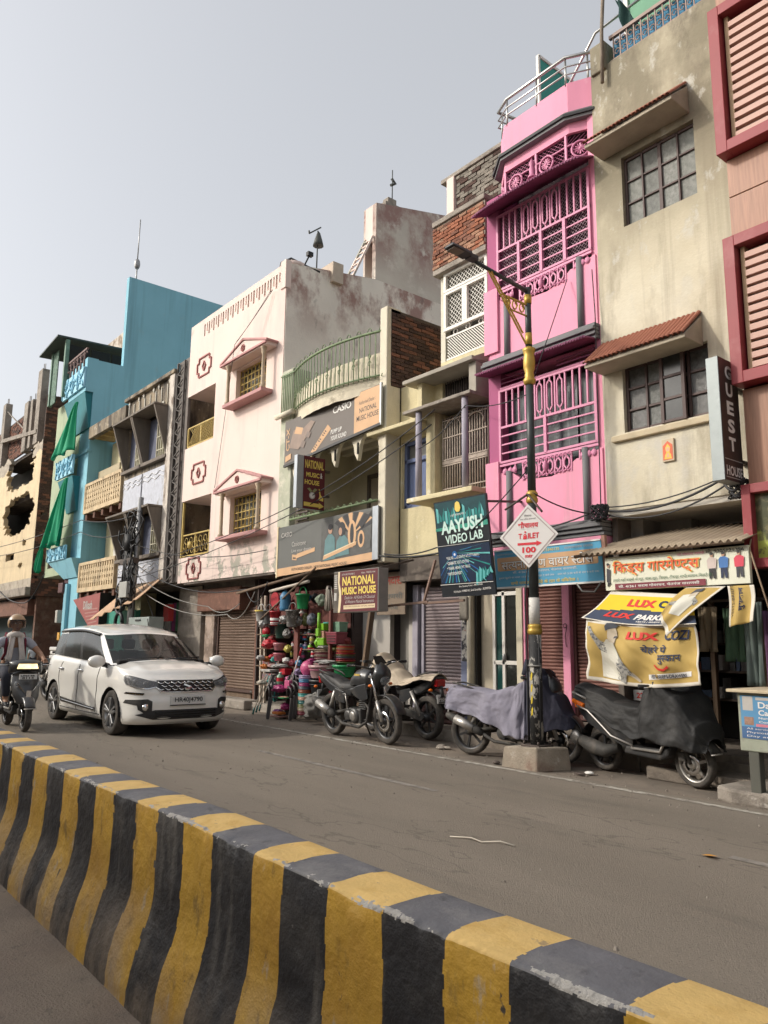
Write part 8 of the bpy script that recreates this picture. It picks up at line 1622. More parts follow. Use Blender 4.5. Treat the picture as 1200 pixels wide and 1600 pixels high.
# houseware stall goods (kind, x, y, z, size, colour, label)
GOODS=[('jug',-13.7,8.5,2.33,(0.11,0.44),'cblue','clear blue water jug hanging from the white bar of the stall'),('lid',-14.5,8.75,2.37,(0.17,),'cred','big round red tray hung behind the blue water jug'),('bucket',-14.43,8.55,2.0,(0.12,0.3),'grey','grey bucket hanging next to the striped red bucket'),('sbucket',-14.0,8.45,1.96,(0.12,0.3),'cred','red bucket with white bands hanging below the blue jug'),('bag',-13.67,8.45,1.93,(0.1,0.16),'film','clear wrapped bundle hanging right of the striped red bucket'),('bucket',-13.41,8.5,1.95,(0.15,0.34),'smoke','grey film-wrapped basket hanging fifth from the left in the bucket row'),('bucket',-14.67,8.5,2.03,(0.13,0.24),'wht','white wrapped bucket with yellow rim hanging leftmost at the stall'),('bucket',-13.8,8.8,2.25,(0.11,0.22),'dred','small dark red bucket high behind the green bucket'),('bucket',-13.05,8.5,2.28,(0.14,0.3),'green','bright green bucket hanging tilted near the red post'),('bag',-13.17,8.7,2.36,(0.08,0.14),'cblue','blue packet tucked beside the green bucket'),('cone',-13.06,8.5,2.09,(0.07,0.09),'wht','small white funnel hanging under the green bucket'),('bristle',-12.07,8.45,2.29,(0.13,0.46),'bris','pale bundle of broom bristles hanging left of the maroon box sign'),('bag',-12.47,8.55,2.29,(0.11,0.24),'net','pale green net bag hanging beside the broom bundle'),('bag',-13.04,8.8,2.36,(0.1,0.2),'blk','black packet hanging between the red post and the net bag'),('bucket',-13.97,8.6,1.7,(0.16,0.3),'dgreen','dark green bucket hanging in the second row'),('ball',-14.51,8.55,1.7,(0.1,),'cred','red ball hanging in a net at the left of the stall'),('bag',-14.51,8.55,1.6,(0.1,0.08),'green','green bag under the red ball'),('bag',-14.3,8.5,1.43,(0.17,0.2),'cred','bright red cloth bag at the left edge of the stall'),('tub',-14.03,8.6,1.38,(0.14,0.16),'pink','upper dusty pink tub stacked under the dark green bucket'),('tub',-14.02,8.6,1.17,(0.14,0.17),'pink2','lower dusty pink tub under the first one'),('bag',-13.7,8.6,1.34,(0.09,0.16),'lemon','lemon yellow bag of small goods'),('stick',-12.46,8.5,1.84,(0.03,0.4),'lime','long lime green brush hanging by the boxes'),('box',-12.43,8.6,1.77,(0.1,0.13),'lime','top lime green box of the short stack'),('box',-12.42,8.6,1.62,(0.1,0.14),'peach','peach box between two lime green boxes'),('box',-12.42,8.6,1.49,(0.12,0.14),'lime','bottom lime green box of the short stack'),('box',-12.39,8.75,1.77,(0.13,0.19),'teal','teal plastic box on the top shelf'),('box',-12.11,8.75,1.77,(0.13,0.19),'sage','sage green plastic box right of the teal one'),('basket',-12.07,8.65,1.56,(0.17,0.22),'wine','wine red basket below the teal box'),('bottle',-13.64,8.75,1.62,(0.055,0.17),'slate','slate grey canister at the left end of the middle shelf'),('bottle',-13.47,8.75,1.59,(0.055,0.17),'blk','black canister beside the slate grey one'),('bottle',-13.3,8.75,1.6,(0.055,0.17),'cblue','blue bottle in the middle of the shelf'),('bottle',-13.14,8.75,1.65,(0.055,0.17),'dgreen','dark green jar above the small bottles'),('bottle',-13.04,8.75,1.55,(0.055,0.17),'sand','sand coloured jar right of the dark green jar'),('bottle',-13.72,8.75,1.44,(0.055,0.17),'wine','wine red mug on the lower shelf'),('bottle',-13.58,8.75,1.39,(0.055,0.17),'wht','white bottle next to the wine red mug'),('bottle',-13.43,8.75,1.37,(0.055,0.17),'cblue','pale blue box among the small bottles'),('bottle',-13.29,8.75,1.39,(0.055,0.17),'lav','lavender bottle with a tall neck'),('bottle',-13.1,8.75,1.37,(0.055,0.17),'lime','lime green bottle at the right of the small goods'),('bottle',-12.98,8.75,1.27,(0.055,0.17),'wht','white box with dark dots at the right shelf end'),('bottle',-13.54,8.75,1.24,(0.055,0.17),'wht','white packet under the bottles'),('bottle',-13.37,8.75,1.21,(0.055,0.17),'slate','grey packet under the pale blue box'),('bottle',-13.74,8.75,1.26,(0.055,0.17),'olive','olive green jar low on the left shelf'),('bag',-12.39,8.6,1.39,(0.14,0.06),'film','shiny wrapped pan lying on top of the basin stack'),('basins',-12.44,8.65,1.23,(0.2,0.16),('rose','wine','sand'),'stack of rose and wine basins in the middle of the stall'),('bag',-12.27,8.55,1.11,(0.24,0.09),'film','film-wrapped plates lying between two basin stacks'),('tub',-12.31,8.5,0.93,(0.26,0.24),'pinkwht','pink and white washtub right of the pink bag'),('tub',-12.3,8.5,0.66,(0.25,0.24),'blk','black washtub at the bottom of the washtub pile'),('basins',-11.91,8.75,1.37,(0.17,0.14),('orange','cred','sand'),'orange stack of basins on the right-hand pile'),('basins',-11.9,8.75,1.19,(0.18,0.2),('olive','cred','wine','slate'),'striped stack of basins below the orange stack'),('tub',-11.8,8.65,0.96,(0.22,0.22),'green','deep green washtub on the right-hand pile'),('box',-11.87,8.75,0.75,(0.18,0.16),'rust','rusty red box under the green washtub'),('ball',-12.67,8.4,0.98,(0.15,),'pink3','shiny pink bag leaning on the washtub'),('bag',-12.67,8.5,1.12,(0.1,0.1),'mag','magenta ribbon bag above the shiny pink bag'),('bag',-13.81,8.5,0.99,(0.2,0.09),'film','pile of clear wrapped goods at the left counter'),('box',-14.08,8.45,0.89,(0.2,0.05),'wht','white folded tray on the left counter'),('bag',-14.53,8.6,1.11,(0.12,0.12),'orange','orange bag low on the left side of the stall'),('bag',-14.41,8.65,1.17,(0.08,0.1),'cred','small red bag beside the orange bag'),('bag',-13.51,8.6,1.06,(0.11,0.14),'wine','wine checked bag behind the broom stick'),('bottle',-13.56,8.35,0.76,(0.07,0.24),'sage','tall sage bottle standing before the chair'),('bag',-13.49,8.3,0.56,(0.16,0.15),'mag','magenta bag on the plastic chair seat'),('bag',-13.25,8.25,0.4,(0.12,0.06),'peach','peach packet on the chair seat'),('box',-13.17,8.2,0.4,(0.1,0.025),'green','green tray on the chair seat'),('bag',-13.53,8.3,0.11,(0.12,0.1),'mag2','purple packet under the chair'),('box',-13.37,8.25,0.1,(0.14,0.05),'orange','orange tray under the chair'),('box',-13.34,8.22,0.04,(0.16,0.03),'rose','rose tray at the very bottom under the chair'),('cush',-12.63,8.35,0.82,(0.13,0.07),'lav','lavender round tin in the tall mixed column, number one from the top'),('cush',-12.63,8.35,0.75,(0.13,0.07),'cblue','blue round tin in the tall mixed column, number two from the top'),('cush',-12.63,8.35,0.68,(0.13,0.07),'mag','magenta round tin in the tall mixed column, number three from the top'),('cush',-12.64,8.35,0.62,(0.13,0.07),'slate','slate blue round tin in the tall mixed column, number four from the top'),('cush',-12.64,8.35,0.55,(0.13,0.07),'rust','rust round tin in the tall mixed column, number five from the top'),('cush',-12.64,8.35,0.48,(0.13,0.07),'teal','teal round tin in the tall mixed column, number six from the top'),('cush',-12.64,8.35,0.42,(0.13,0.07),'peach','peach round tin in the tall mixed column, number seven from the top'),('cush',-12.64,8.35,0.35,(0.13,0.07),'teal2','dark teal round tin in the tall mixed column, number eight from the top'),('cush',-12.65,8.35,0.28,(0.13,0.07),'olive','olive round tin in the tall mixed column, number nine from the top'),('cush',-12.65,8.35,0.22,(0.13,0.07),'sand','sand round tin in the tall mixed column, number ten from the top'),('cush',-12.65,8.35,0.15,(0.13,0.07),'wine','wine round tin in the tall mixed column, number eleven from the top'),('sack',-12.08,8.2,0.32,(0.24,0.42),'sack','lumpy grey plastic sack standing on the pavement by the motorcycle'),('pole',-14.28,8.3,0.4,(0.012,0.75),'bris','first pale mop handle from the left leaning at the stall'),('pole',-14.15,8.3,0.45,(0.012,0.75),'bris','second pale mop handle from the left leaning at the stall'),('pole',-14.03,8.3,0.48,(0.012,0.75),'bris','third pale mop handle from the left leaning at the stall'),('mop',-14.19,8.3,0.65,(0.11,0.1),'bris','grey mop head on top of the leaning handles'),('bag',-14.54,8.45,1.14,(0.1,0.12),'film','clear hanging bag at the far left post'),('bag',-14.57,8.5,1.85,(0.11,0.2),'film','crumpled clear bag hanging under the yellow-rimmed bucket'),('bag',-14.35,8.6,1.54,(0.1,0.14),'dred','dark red packet between the red ball and the dark green bucket'),('bag',-13.75,8.6,1.65,(0.1,0.2),'smoke','grey film bag right of the dark green bucket'),('bag',-13.32,8.6,1.9,(0.09,0.2),'smoke','grey hanging bag below the small dark red bucket'),('bag',-13.24,8.7,1.93,(0.09,0.26),'olive','olive net bag behind the maroon post'),('bag',-12.86,8.6,1.92,(0.1,0.26),'slate','slate grey bag right of the maroon post'),('bucket',-14.53,8.75,1.72,(0.12,0.22),'slate','slate grey bucket behind the dark green one'),('bag',-13.51,8.65,1.77,(0.08,0.12),'sand','sand coloured packet above the slate canister'),('bag',-14.11,8.55,1.12,(0.1,0.12),'teal','teal packet left of the dusty pink tubs'),('bag',-13.6,8.5,1.11,(0.09,0.12),'wht','white ribbon packet below the lemon bag'),('bag',-14.12,8.5,0.99,(0.11,0.09),'rose','rose wrapped packet on the left counter edge'),('bag',-14.37,8.45,0.96,(0.09,0.12),'orange','second orange bag lowest at the left post'),('box',-13.61,8.5,0.88,(0.11,0.12),'cred','red box behind the sage bottle'),('bag',-13.38,8.45,0.74,(0.09,0.15),'mag','magenta wrapped bundle by the dustpan'),('bag',-13.14,8.5,0.89,(0.09,0.14),'lav','lavender bag above the mixed tins'),('bag',-13.12,8.5,1.07,(0.08,0.12),'cblue','blue cap packet behind the broom grip'),('bag',-12.69,8.65,1.47,(0.07,0.2),'lime','lime green net left of the short box stack'),('bag',-11.98,8.8,1.49,(0.12,0.2),'dred','dark red cloth behind the wine basket'),('bag',-12.17,8.7,1.36,(0.1,0.1),'olive','olive bag above the striped basins'),('bag',-12.06,8.6,1.05,(0.1,0.12),'film','clear bag squeezed between the two washtub piles'),('bag',-13.98,8.4,0.71,(0.08,0.2),'teal2','dark teal cloth behind the mop handles'),('bag',-13.73,8.35,0.44,(0.08,0.3),'teal','teal cloth hanging beside the chair'),('bag',-13.88,8.4,0.61,(0.09,0.12),'film','clear bag behind the front chair'),('box',-12.18,8.6,0.48,(0.14,0.2),'cred','red box standing behind the grey sack'),('bag',-13.25,8.3,0.23,(0.1,0.16),'mag','magenta bag between the chair legs'),]
GC=dict(cblue=(.06,.22,.40),cred=(.50,.02,.035),grey=(.13,.13,.13),film=(.40,.39,.37),smoke=(.18,.17,.16),wht=(.60,.58,.55),dred=(.22,.03,.03),green=(.02,.30,.10),bris=(.48,.43,.36),net=(.22,.27,.2),blk=(.025,.025,.028),dgreen=(.02,.06,.045),pink=(.45,.17,.19),pink2=(.42,.10,.13),lemon=(.50,.44,.08),lime=(.20,.48,.02),peach=(.60,.34,.24),teal=(.04,.34,.31),sage=(.18,.33,.22),wine=(.25,.04,.06),slate=(.10,.11,.14),sand=(.38,.30,.2),lav=(.33,.25,.42),olive=(.16,.17,.05),rose=(.36,.2,.18),pinkwht=(.62,.40,.40),orange=(.55,.17,.03),rust=(.28,.07,.03),pink3=(.58,.10,.24),mag=(.35,.03,.15),mag2=(.18,.05,.18),teal2=(.03,.16,.15),sack=(.22,.21,.19))
def gmat(c):return M('plastic_'+c,tuple(q*.82 for q in GC[c]),.45 if c not in('sack','bris','net')else .9,.22,9,.15 if c in('film','sack','smoke')else 0,30,spec=.5,patches=[((.5,.49,.47),14,.56,.62)]if c in('film','smoke')else[])
CAT=dict(jug='jug',lid='tray',bucket='bucket',sbucket='bucket',bag='bag',cone='funnel',bristle='broom',ball='ball',tub='tub',stick='brush',box='box',basket='basket',bottle='bottle',basins='basin stack',cush='tin',sack='sack',pole='mop',mop='mop')
NAM=dict(CAT,lid='tray',sbucket='bucket',cone='funnel',bristle='broom',stick='brush',basins='basin_stack',cush='tin',pole='mop',mop='mop',tub='washtub')
random.seed(21)
for kind,x,y,z,par,c,lb in GOODS:
 m=gmat(c)if isinstance(c,str)else None;t=root(NAM[kind],lb,CAT[kind],(x,y,z),'goods on the houseware stall');P=par
 if kind in('bucket','sbucket'):
  r,hh=P;Bd().lathe([(r*.72,z-hh/2),(r*.74,z-hh/2+.01),(r*.95,z+hh/2-.03),(r*1.04,z+hh/2-.03),(r*1.04,z+hh/2),(r*.96,z+hh/2),(r*.7,z-hh/2+.02)],(x,y,0),18,cap=True).build('body',m,t)
  Bd().tube([(x+r*math.cos(a),y,z+hh/2-.02+r*1.15*math.sin(a))for a in[PI*i/10 for i in range(11)]],.010,5).build('handle',M('handle_'+c,GC['cred' if kind=='sbucket' else c],.5),t)
  if kind=='sbucket':
   for dz,w in((-.02,.05),(-.09,.018),(-.12,.012)):Bd().lathe([(r*(.85+.2*(dz+.02))*1.03,z+dz-w/2),(r*(.85+.2*(dz+.02))*1.04,z+dz+w/2)],(x,y,0),18,cap=False).build('white_band',p_white,t)
  if 'yellow rim' in lb:Bd().lathe([(r*1.05,z+hh/2-.03),(r*1.06,z+hh/2)],(x,y,0),18,cap=False).build('rim',p_yel,t)
 elif kind=='jug':r,hh=P;Bd().lathe([(r*.9,z-hh/2)]+[(r*(1+.07*(i%2)),z-hh/2+hh*.78*(i+1)/10)for i in range(9)]+[(r*.6,z+hh*.38),(r*.22,z+hh*.42),(r*.22,z+hh*.5)],(x,y,0),18).build('body',m,t);Bd().lathe([(r*.26,z+hh*.46),(r*.26,z+hh*.53),(0,z+hh*.535)],(x,y,0),12).build('cap',gmat('slate'),t)
 elif kind=='lid':Bd().lathe([(0,.02),(P[0]*.9,.02),(P[0],0),(P[0],-.03)],(x,y,z),20,'y').build('tray',m,t)
 elif kind in('bag','sack','ball','mop'):
  r=P[0];hh=P[1]if len(P)>1 else r*2;b=Bd();sd0=random.uniform(0,50);sq=1 if kind!='sack' else .5
  def fn(u,v,r=r,hh=hh,sd0=sd0,sq=sq,x=x,y=y,z=z,kind=kind):
   a=2*PI*u;q=math.sin(PI*v)**sq if kind!='sack' else max(.0,min(1,math.sin(PI*min(1,v*1.02))**.35));k=1+(.5 if kind!='ball' else .06)*NZ.noise((math.cos(a)*2+sd0,math.sin(a)*2,v*4))+(.28 if kind!='ball' else .03)*NZ.noise((math.cos(a)*5+sd0,math.sin(a)*5,v*10))
   return(x+r*q*k*math.cos(a),y+r*.8*q*k*math.sin(a),z+hh/2*math.cos(PI*v)*(1+.12*NZ.noise((math.cos(a)*2,math.sin(a)*2,sd0))))
  b.grid(fn,30,22).build('body',m,t,weld=True)
  if kind in('sack',):b=Bd().tube([(x-.05,y,z+hh*.47),(x+.02,y,z+hh*.55),(x+.08,y,z+hh*.47)],.03,6).build('tied_top',m,t)
 elif kind=='cone':Bd().lathe([(P[0],z-P[1]/2),(P[0]*.3,z+.01),(.012,z+.02),(.012,z+P[1]/2)],(x,y,0),14).build('cone',m,t)
 elif kind=='bristle':
  b=Bd()
  for k in range(26):a=random.uniform(0,6.3);q=random.uniform(.2,1);b.tube([(x+.05*q*math.cos(a),y+.05*q*math.sin(a),z+P[1]/2),(x+P[0]*q*math.cos(a)*.8,y+P[0]*q*math.sin(a)*.5,z),(x+P[0]*q*math.cos(a),y+P[0]*q*math.sin(a)*.6,z-P[1]/2+random.uniform(0,.06))],.012,4)
  b.build('bristles',m,t);Bd().lathe([(.05,z+P[1]/2-.05),(.05,z+P[1]/2+.02)],(x,y,0),10).build('binding',m_iron,t)
 elif kind in('tub',):r,hh=P;Bd().lathe([(r*.75,z-hh/2),(r*.78,z-hh/2+.01),(r*.93,z+hh/2-.05),(r*1.0,z+hh/2-.045),(r*1.03,z+hh/2),(r*.94,z+hh/2),(r*.75,z-hh/2+.03)],(x,y,0),24).build('body',m,t);Bd().lathe([(r*.96,z+hh*.12),(r*1.0,z+hh*.14),(r*.97,z+hh*.17)],(x,y,0),24,cap=False).build('rib',gmat('pink3' if c=='pinkwht' else c),t)
 elif kind=='stick':Bd().tube([(x,y,z-P[1]/2),(x,y,z+P[1]/2)],P[0],8).build('handle',m,t);Bd().box(x-.05,x+.05,y-.04,y+.04,z-P[1]/2-.05,z-P[1]/2+.1).build('brush_head',m,t,bevel=.01)
 elif kind in('box','basket'):
  w,hh=P;w*=1.0;b=Bd().hexa([(x-w*.92,y-w*.7,z-hh/2),(x+w*.92,y-w*.7,z-hh/2),(x+w*.92,y+w*.7,z-hh/2),(x-w*.92,y+w*.7,z-hh/2),(x-w,y-w*.78,z+hh/2),(x+w,y-w*.78,z+hh/2),(x+w,y+w*.78,z+hh/2),(x-w,y+w*.78,z+hh/2)]).build('body',m,t,bevel=.012)
  if hh>.08:Bd().box(x-w*1.04,x+w*1.04,y-w*.82,y+w*.82,z+hh/2-.025,z+hh/2+.003).build('lid',m,t,bevel=.006)
  if kind=='basket':[Bd().box(x-w*.8,x+w*.8,y-w*.83,y-w*.74,z-hh*.3+.05*j,z-hh*.3+.05*j+.012).build('slot',m_black,t)for j in range(3)]
 elif kind=='bottle':r,hh=P;Bd().lathe([(r*.9,z-hh/2),(r,z-hh/2+.01),(r,z+hh*.2),(r*.4,z+hh*.34),(r*.4,z+hh*.4)],(x,y,0),12).build('body',m,t);Bd().lathe([(r*.48,z+hh*.4),(r*.48,z+hh*.5),(0,z+hh*.5)],(x,y,0),10).build('cap',p_white if c!='wht' else p_red,t);Bd().lathe([(r*1.02,z-hh*.25),(r*1.02,z+hh*.05)],(x,y,0),12,cap=False).build('wrapper',gmat(random.choice(('lemon','cred','wht','cblue','pink3'))),t)
 elif kind=='basins':
  r,hh=P[0],P[1];cols=c;n=6
  for k in range(n):
   zz=z-hh/2+hh*k/n;Bd().lathe([(r*.7,zz-.03),(r*.95,zz+hh/n*.5),(r*1.04,zz+hh/n*.55),(r*1.04,zz+hh/n*.9),(r*.96,zz+hh/n*.9)],(x,y,0),24).build('basin',gmat(cols[k%len(cols)]),t)
 elif kind=='cush':r,hh=P;Bd().lathe([(r*.94,z-hh/2),(r,z-hh/2+.008),(r,z+hh/2-.02)],(x,y,0),20).build('body',m,t);Bd().lathe([(r*1.03,z+hh/2-.022),(r*1.03,z+hh/2-.002),(0,z+hh/2)],(x,y,0),20).build('lid',m,t)
 elif kind=='pole':Bd().tube([(x-.14,y-.04,z-P[1]/2),(x+.12,y+.06,z+P[1]/2)],P[0],6).build('handle',m,t);Bd().tube([(x-.15,y-.045,z-P[1]/2-.03),(x-.12,y-.03,z-P[1]/2+.1)],.022,6).build('socket',gmat('teal2'),t)
t=root('stall_frame','timber cupboard front and posts of the houseware stall','stall',(-14,8.9,0));m_mw=M('maroon_timber',(.15,.05,.04),.75,.25,6)
for x in(-15.25,-15.08):Bd().bar((x,8.9,.1),(x-.1,8.9,2.5),.05).build('post',M('pale_post',(.5,.42,.34),.85,.2),t)
Bd().bar((-13.40,8.62,.9),(-13.43,8.62,2.6),.14,.05).build('post',m_mw,t);Bd().bar((-12.2,8.6,.1),(-12.2,8.6,2.4),.06).build('post',m_mw,t)
for k in range(4):ibox('cupboard_door',m_mw,t,-15.2+.8*k,-14.45+.8*k,9.0,9.05,1.75,2.55,.01)
for z in(.55,.95,1.32,1.62):ibox('shelf',m_wood,t,-15.1,-12.2,8.66,9.0,z,z+.025,.004)
o=Bd().tube([(-15.6,8.4,2.55),(-12.6,8.35,2.82)],.03,8).build('awning_pole',m_wood);tag(o,'dark wooden pole under the banner over the stall','pole');o=Bd().tube([(-14.2,8.42,2.53),(-12.7,8.40,2.66)],.032,8).build('hanging_bar',M('pale_bar',(.5,.45,.38),.8));tag(o,'pale bar from which the buckets hang','bar');o=Bd().tube([(-14.6,8.45,1.95),(-12.4,8.35,2.9)],.02,6).build('prop_stick',m_wood);tag(o,'slanting dark stick propping the stall awning','stick')
o=Bd().box(-12.1,-11.2,8.95,9.0,2.12,2.16).build('tube_lamp',M('tube_light',(.8,.9,1),.3,.05,5,emit=1.2));tag(o,'short lit tube lamp under the maroon box sign','lamp');Bd().box(-12.15,-11.15,8.96,9.02,2.16,2.2).build('fitting',m_metalgrey,o)
tag(Bd().box(-14.9,-14.3,8.7,8.95,1.66,1.74).box(-14.2,-13.6,8.7,8.95,1.64,1.72).box(-13.2,-12.7,8.7,8.95,.98,1.1).box(-14.9,-14.2,8.7,8.95,.98,1.12).box(-14.1,-13.3,8.72,8.95,.58,.72).box(-14.9,-14.2,8.72,8.95,.58,.8).box(-13.2,-12.4,8.72,8.95,.58,.74).build('shelf_clutter',M('shelf_clutter',(.2,.14,.13),.6,.9,22,patches=[((.4,.06,.09),9,.55,.58),((.06,.16,.25),11,.58,.6),((.4,.36,.3),13,.6,.63)]),t),kind='stuff')
t=root('long_broom','long white handled dustpan broom with a red grip leaning before the shelves','broom',(-13,8.3,.7));Bd().tube([(-13.08,8.3,.72),(-12.80,8.3,1.22)],.013,6).build('handle',p_white,t);Bd().tube([(-12.80,8.3,1.22),(-12.73,8.3,1.36)],.022,6).build('grip',gmat('cred'),t);Bd().box(-13.2,-13.02,8.22,8.3,.58,.74).build('dustpan',gmat('pink3'),t,bevel=.015)
def chair(label,loc,rz,stack=0):
 t=root('plastic_chair',label,'chair',(0,0,0),'brown plastic chairs');m=M('brown_plastic',(.045,.038,.038),.45,.15,6,spec=.5)
 Bd().hexa([(-.22,-.21,.40),(.22,-.21,.40),(.2,.2,.38),(-.2,.2,.38),(-.22,-.21,.425),(.22,-.21,.425),(.2,.2,.405),(-.2,.2,.405)]).build('seat',m,t,bevel=.01)
 for sx in(-1,1):
  Bd().hexa([(sx*.27-.03,-.26,0),(sx*.27+.03,-.26,0),(sx*.27+.03,-.2,0),(sx*.27-.03,-.2,0),(sx*.22-.045,-.23,.42),(sx*.22+.045,-.23,.42),(sx*.22+.045,-.16,.42),(sx*.22-.045,-.16,.42)]).build('leg',m,t,bevel=.008);Bd().hexa([(sx*.25-.03,.25,0),(sx*.25+.03,.25,0),(sx*.25+.03,.31,0),(sx*.25-.03,.31,0),(sx*.2-.04,.16,.42),(sx*.2+.04,.16,.42),(sx*.2+.04,.22,.42),(sx*.2-.04,.22,.42)]).build('leg',m,t,bevel=.008)
  Bd().tube([(sx*.23,-.21,.42),(sx*.26,-.2,.60),(sx*.27,-.05,.63),(sx*.24,.2,.62)],.022,8).build('armrest',m,t)
 b=Bd()
 for k in range(5):b.hexa([(-.19+.08*k,.2,.42),(-.14+.08*k,.2,.42),(-.14+.08*k,.22,.42),(-.19+.08*k,.22,.42),(-.19+.08*k,.31,.80),(-.14+.08*k,.31,.80),(-.14+.08*k,.33,.80),(-.19+.08*k,.33,.80)])
 b.tube([(-.22,.2,.42),(-.23,.27,.65),(-.17,.33,.82),(0,.35,.85),(.17,.33,.82),(.23,.27,.65),(.22,.2,.42)],.022,7).build('backrest',m,t);t.location=loc;t.rotation_euler=(0,0,rz);return t
ch=chair('brown plastic chair with goods on its seat at the front of the stall',(-13.42,8.3,0),R(62));ch.scale=(.98,)*3
for k in range(5):c2=copy_tree(ch,loc=(-12.95+.035*k,8.46+.05*k,.055*k),rotz=R(72));c2['label']=('bottom','second lowest','middle','second highest','top')[k]+' chair in the nested stack of brown plastic chairs'
# people
def skin(name,V,E,Rr,mat,parent,sub=2,rooti=0):
 me=bpy.data.meshes.new(name);me.from_pydata(V,E,[]);o=bpy.data.objects.new(name,me);COL.objects.link(o);o.parent=parent
 md=o.modifiers.new('skin','SKIN');md.use_smooth_shade=True
 for i,v in enumerate(me.skin_vertices[0].data):r=Rr[i];v.radius=r if isinstance(r,tuple)else(r,r);v.use_root=i==rooti
 s=o.modifiers.new('sub','SUBSURF');s.levels=sub;s.render_levels=sub;me.materials.append(mat);return o
m_skin=M('brown_skin',(.33,.18,.11),.55,.1,12);m_hair2=M('black_hair',(.015,.013,.012),.6,.2,30)
def hand(parent,c,fwd,side,up,s=1.0,curl=.8):
 """palm, four curled fingers and a thumb; fwd = finger direction, side = towards the thumb"""
 c,fwd,side,up=Vector(c),Vector(fwd).normalized(),Vector(side).normalized(),Vector(up).normalized();b=Bd()
 b.tube([c-fwd*.045*s,c,c+fwd*.045*s],[.026*s,.036*s,.034*s],10)
 for k,L in enumerate((.066,.075,.07,.055)):
  p=c+fwd*.045*s+side*(.027-.018*k)*s;pts=[p];d=fwd.copy()
  for j in range(3):d=(d*math.cos(curl*.9)-up*math.sin(curl*.9));pts.append(pts[-1]+d*L*s*(.42,.33,.25)[j]);
  b.tube(pts,[.0105*s,.010*s,.009*s,.007*s],7)
 b.tube([c-fwd*.02*s+side*.03*s,c+fwd*.015*s+side*.05*s-up*.015*s,c+fwd*.045*s+side*.045*s-up*.035*s],[.013*s,.012*s,.009*s],7);return b.build('hand',m_skin,parent)
t=root('person','scooter rider in a tan helmet, white scarf and pale grey shirt at the left edge','person',(0,0,0))
V=[(-.36,0,.90),(-.34,0,1.08),(-.31,0,1.26),(-.29,0,1.38),(-.27,0,1.47),(-.25,0,1.56),(-.28,.19,1.36),(-.10,.36,1.16),(.22,.37,1.05),(-.28,-.19,1.36),(-.10,-.36,1.16),(.22,-.37,1.05),(-.30,.10,.88),(.12,.17,.80),(.10,.14,.42),(.20,.14,.37),(-.30,-.10,.88),(.12,-.17,.80),(.10,-.14,.42),(.20,-.14,.37)]
E_=[(0,1),(1,2),(2,3),(3,4),(4,5),(3,6),(6,7),(7,8),(3,9),(9,10),(10,11),(0,12),(12,13),(13,14),(14,15),(0,16),(16,17),(17,18),(18,19)]
RR=[(.15,.12),(.15,.11),(.17,.11),(.13,.09),.055,.07,.07,.048,.03,.07,.048,.03,.095,.07,.045,.035,.095,.07,.045,.035]
skin('body',V,E_,RR,m_skin,t)
hdm=Bd().sphere((-.235,0,1.62),(.095,.078,.118),16,12);hdm.tube([(-.145,0,1.635),(-.122,0,1.60),(-.14,0,1.59)],[.012,.017,.012],7)
for y in(-1,1):hdm.sphere((-.235,.08*y,1.61),(.022,.012,.03),8,6)
hd0=hdm.build('head',m_skin,t)
for y in(-.032,.032):Bd().sphere((-.152,y,1.64),(.012,.016,.009),8,6).build('eye',p_white,hd0);Bd().sphere((-.142,y,1.64),(.006,.007,.007),6,5).build('pupil',p_black,hd0)
Bd().tube([(-.148,-.028,1.557),(-.138,0,1.553),(-.148,.028,1.557)],.007,6).build('mouth',M('lip',(.2,.07,.06),.5),hd0)
hm=Bd();hm.grid(lambda u,v:(lambda a,p:(-.25+.142*math.sin(p)*math.cos(a),.132*math.sin(p)*math.sin(a),1.645+.145*math.cos(p)-.0))((u-.5)*2*PI,v*PI*(.405+.27*min(1,max(0,(abs(u-.5)-.15)/.08)))),48,18);hl_=hm.build('helmet',M('tan_helmet',(.36,.23,.12),.3,.08,6,coat=.5),t,fix=False,solid=.014)
Bd().tube([(-.25+.15*math.cos(a),.137*math.sin(a),1.69)for a in[R(-62+124*i/14)for i in range(15)]],.009,6).build('helmet_rim',m_black,hl_)
vz=glass('visor',(.06,.05,.05),.05,.42);Bd().grid(lambda u,v:(-.25+.165*math.cos((u-.5)*2.1),.15*math.sin((u-.5)*2.1),1.70-.19*v),16,8).build('visor',vz,hl_,fix=False)
VS=[(-.36,0,.88),(-.34,0,1.08),(-.31,0,1.26),(-.29,0,1.38),(-.285,0,1.43),(-.28,.19,1.365),(-.15,.31,1.22),(-.28,-.19,1.365),(-.15,-.31,1.22)]
skin('shirt',VS,[(0,1),(1,2),(2,3),(3,4),(3,5),(5,6),(3,7),(7,8)],[(.175,.14),(.17,.13),(.185,.13),(.145,.105),.085,.085,.068,.085,.068],M('pale_grey_shirt',(.33,.34,.38),.85,.1,7,.15,40),t)
VT=[(-.36,0,.86),(-.30,.10,.87),(.13,.17,.81),(.105,.14,.46),(-.30,-.10,.87),(.13,-.17,.81),(.105,-.14,.46)];skin('trousers',VT,[(0,1),(1,2),(2,3),(0,4),(4,5),(5,6)],[(.16,.13),.11,.085,.062,.11,.085,.062],M('dark_trousers',(.03,.032,.045),.85,.1,8),t)
for y in(-1,1):Bd().hexa([(.07,.14*y-.045,.345),(.33,.14*y-.045,.345),(.33,.14*y+.045,.345),(.07,.14*y+.045,.345),(.07,.14*y-.04,.43),(.30,.14*y-.035,.375),(.30,.14*y+.035,.375),(.07,.14*y+.04,.43)]).build('shoe',m_black,t,bevel=.015);hand(t,(.24,.37*y,1.045),(1,0,-.2),(0,-y,.1),(0,0,1),1.0,.75)
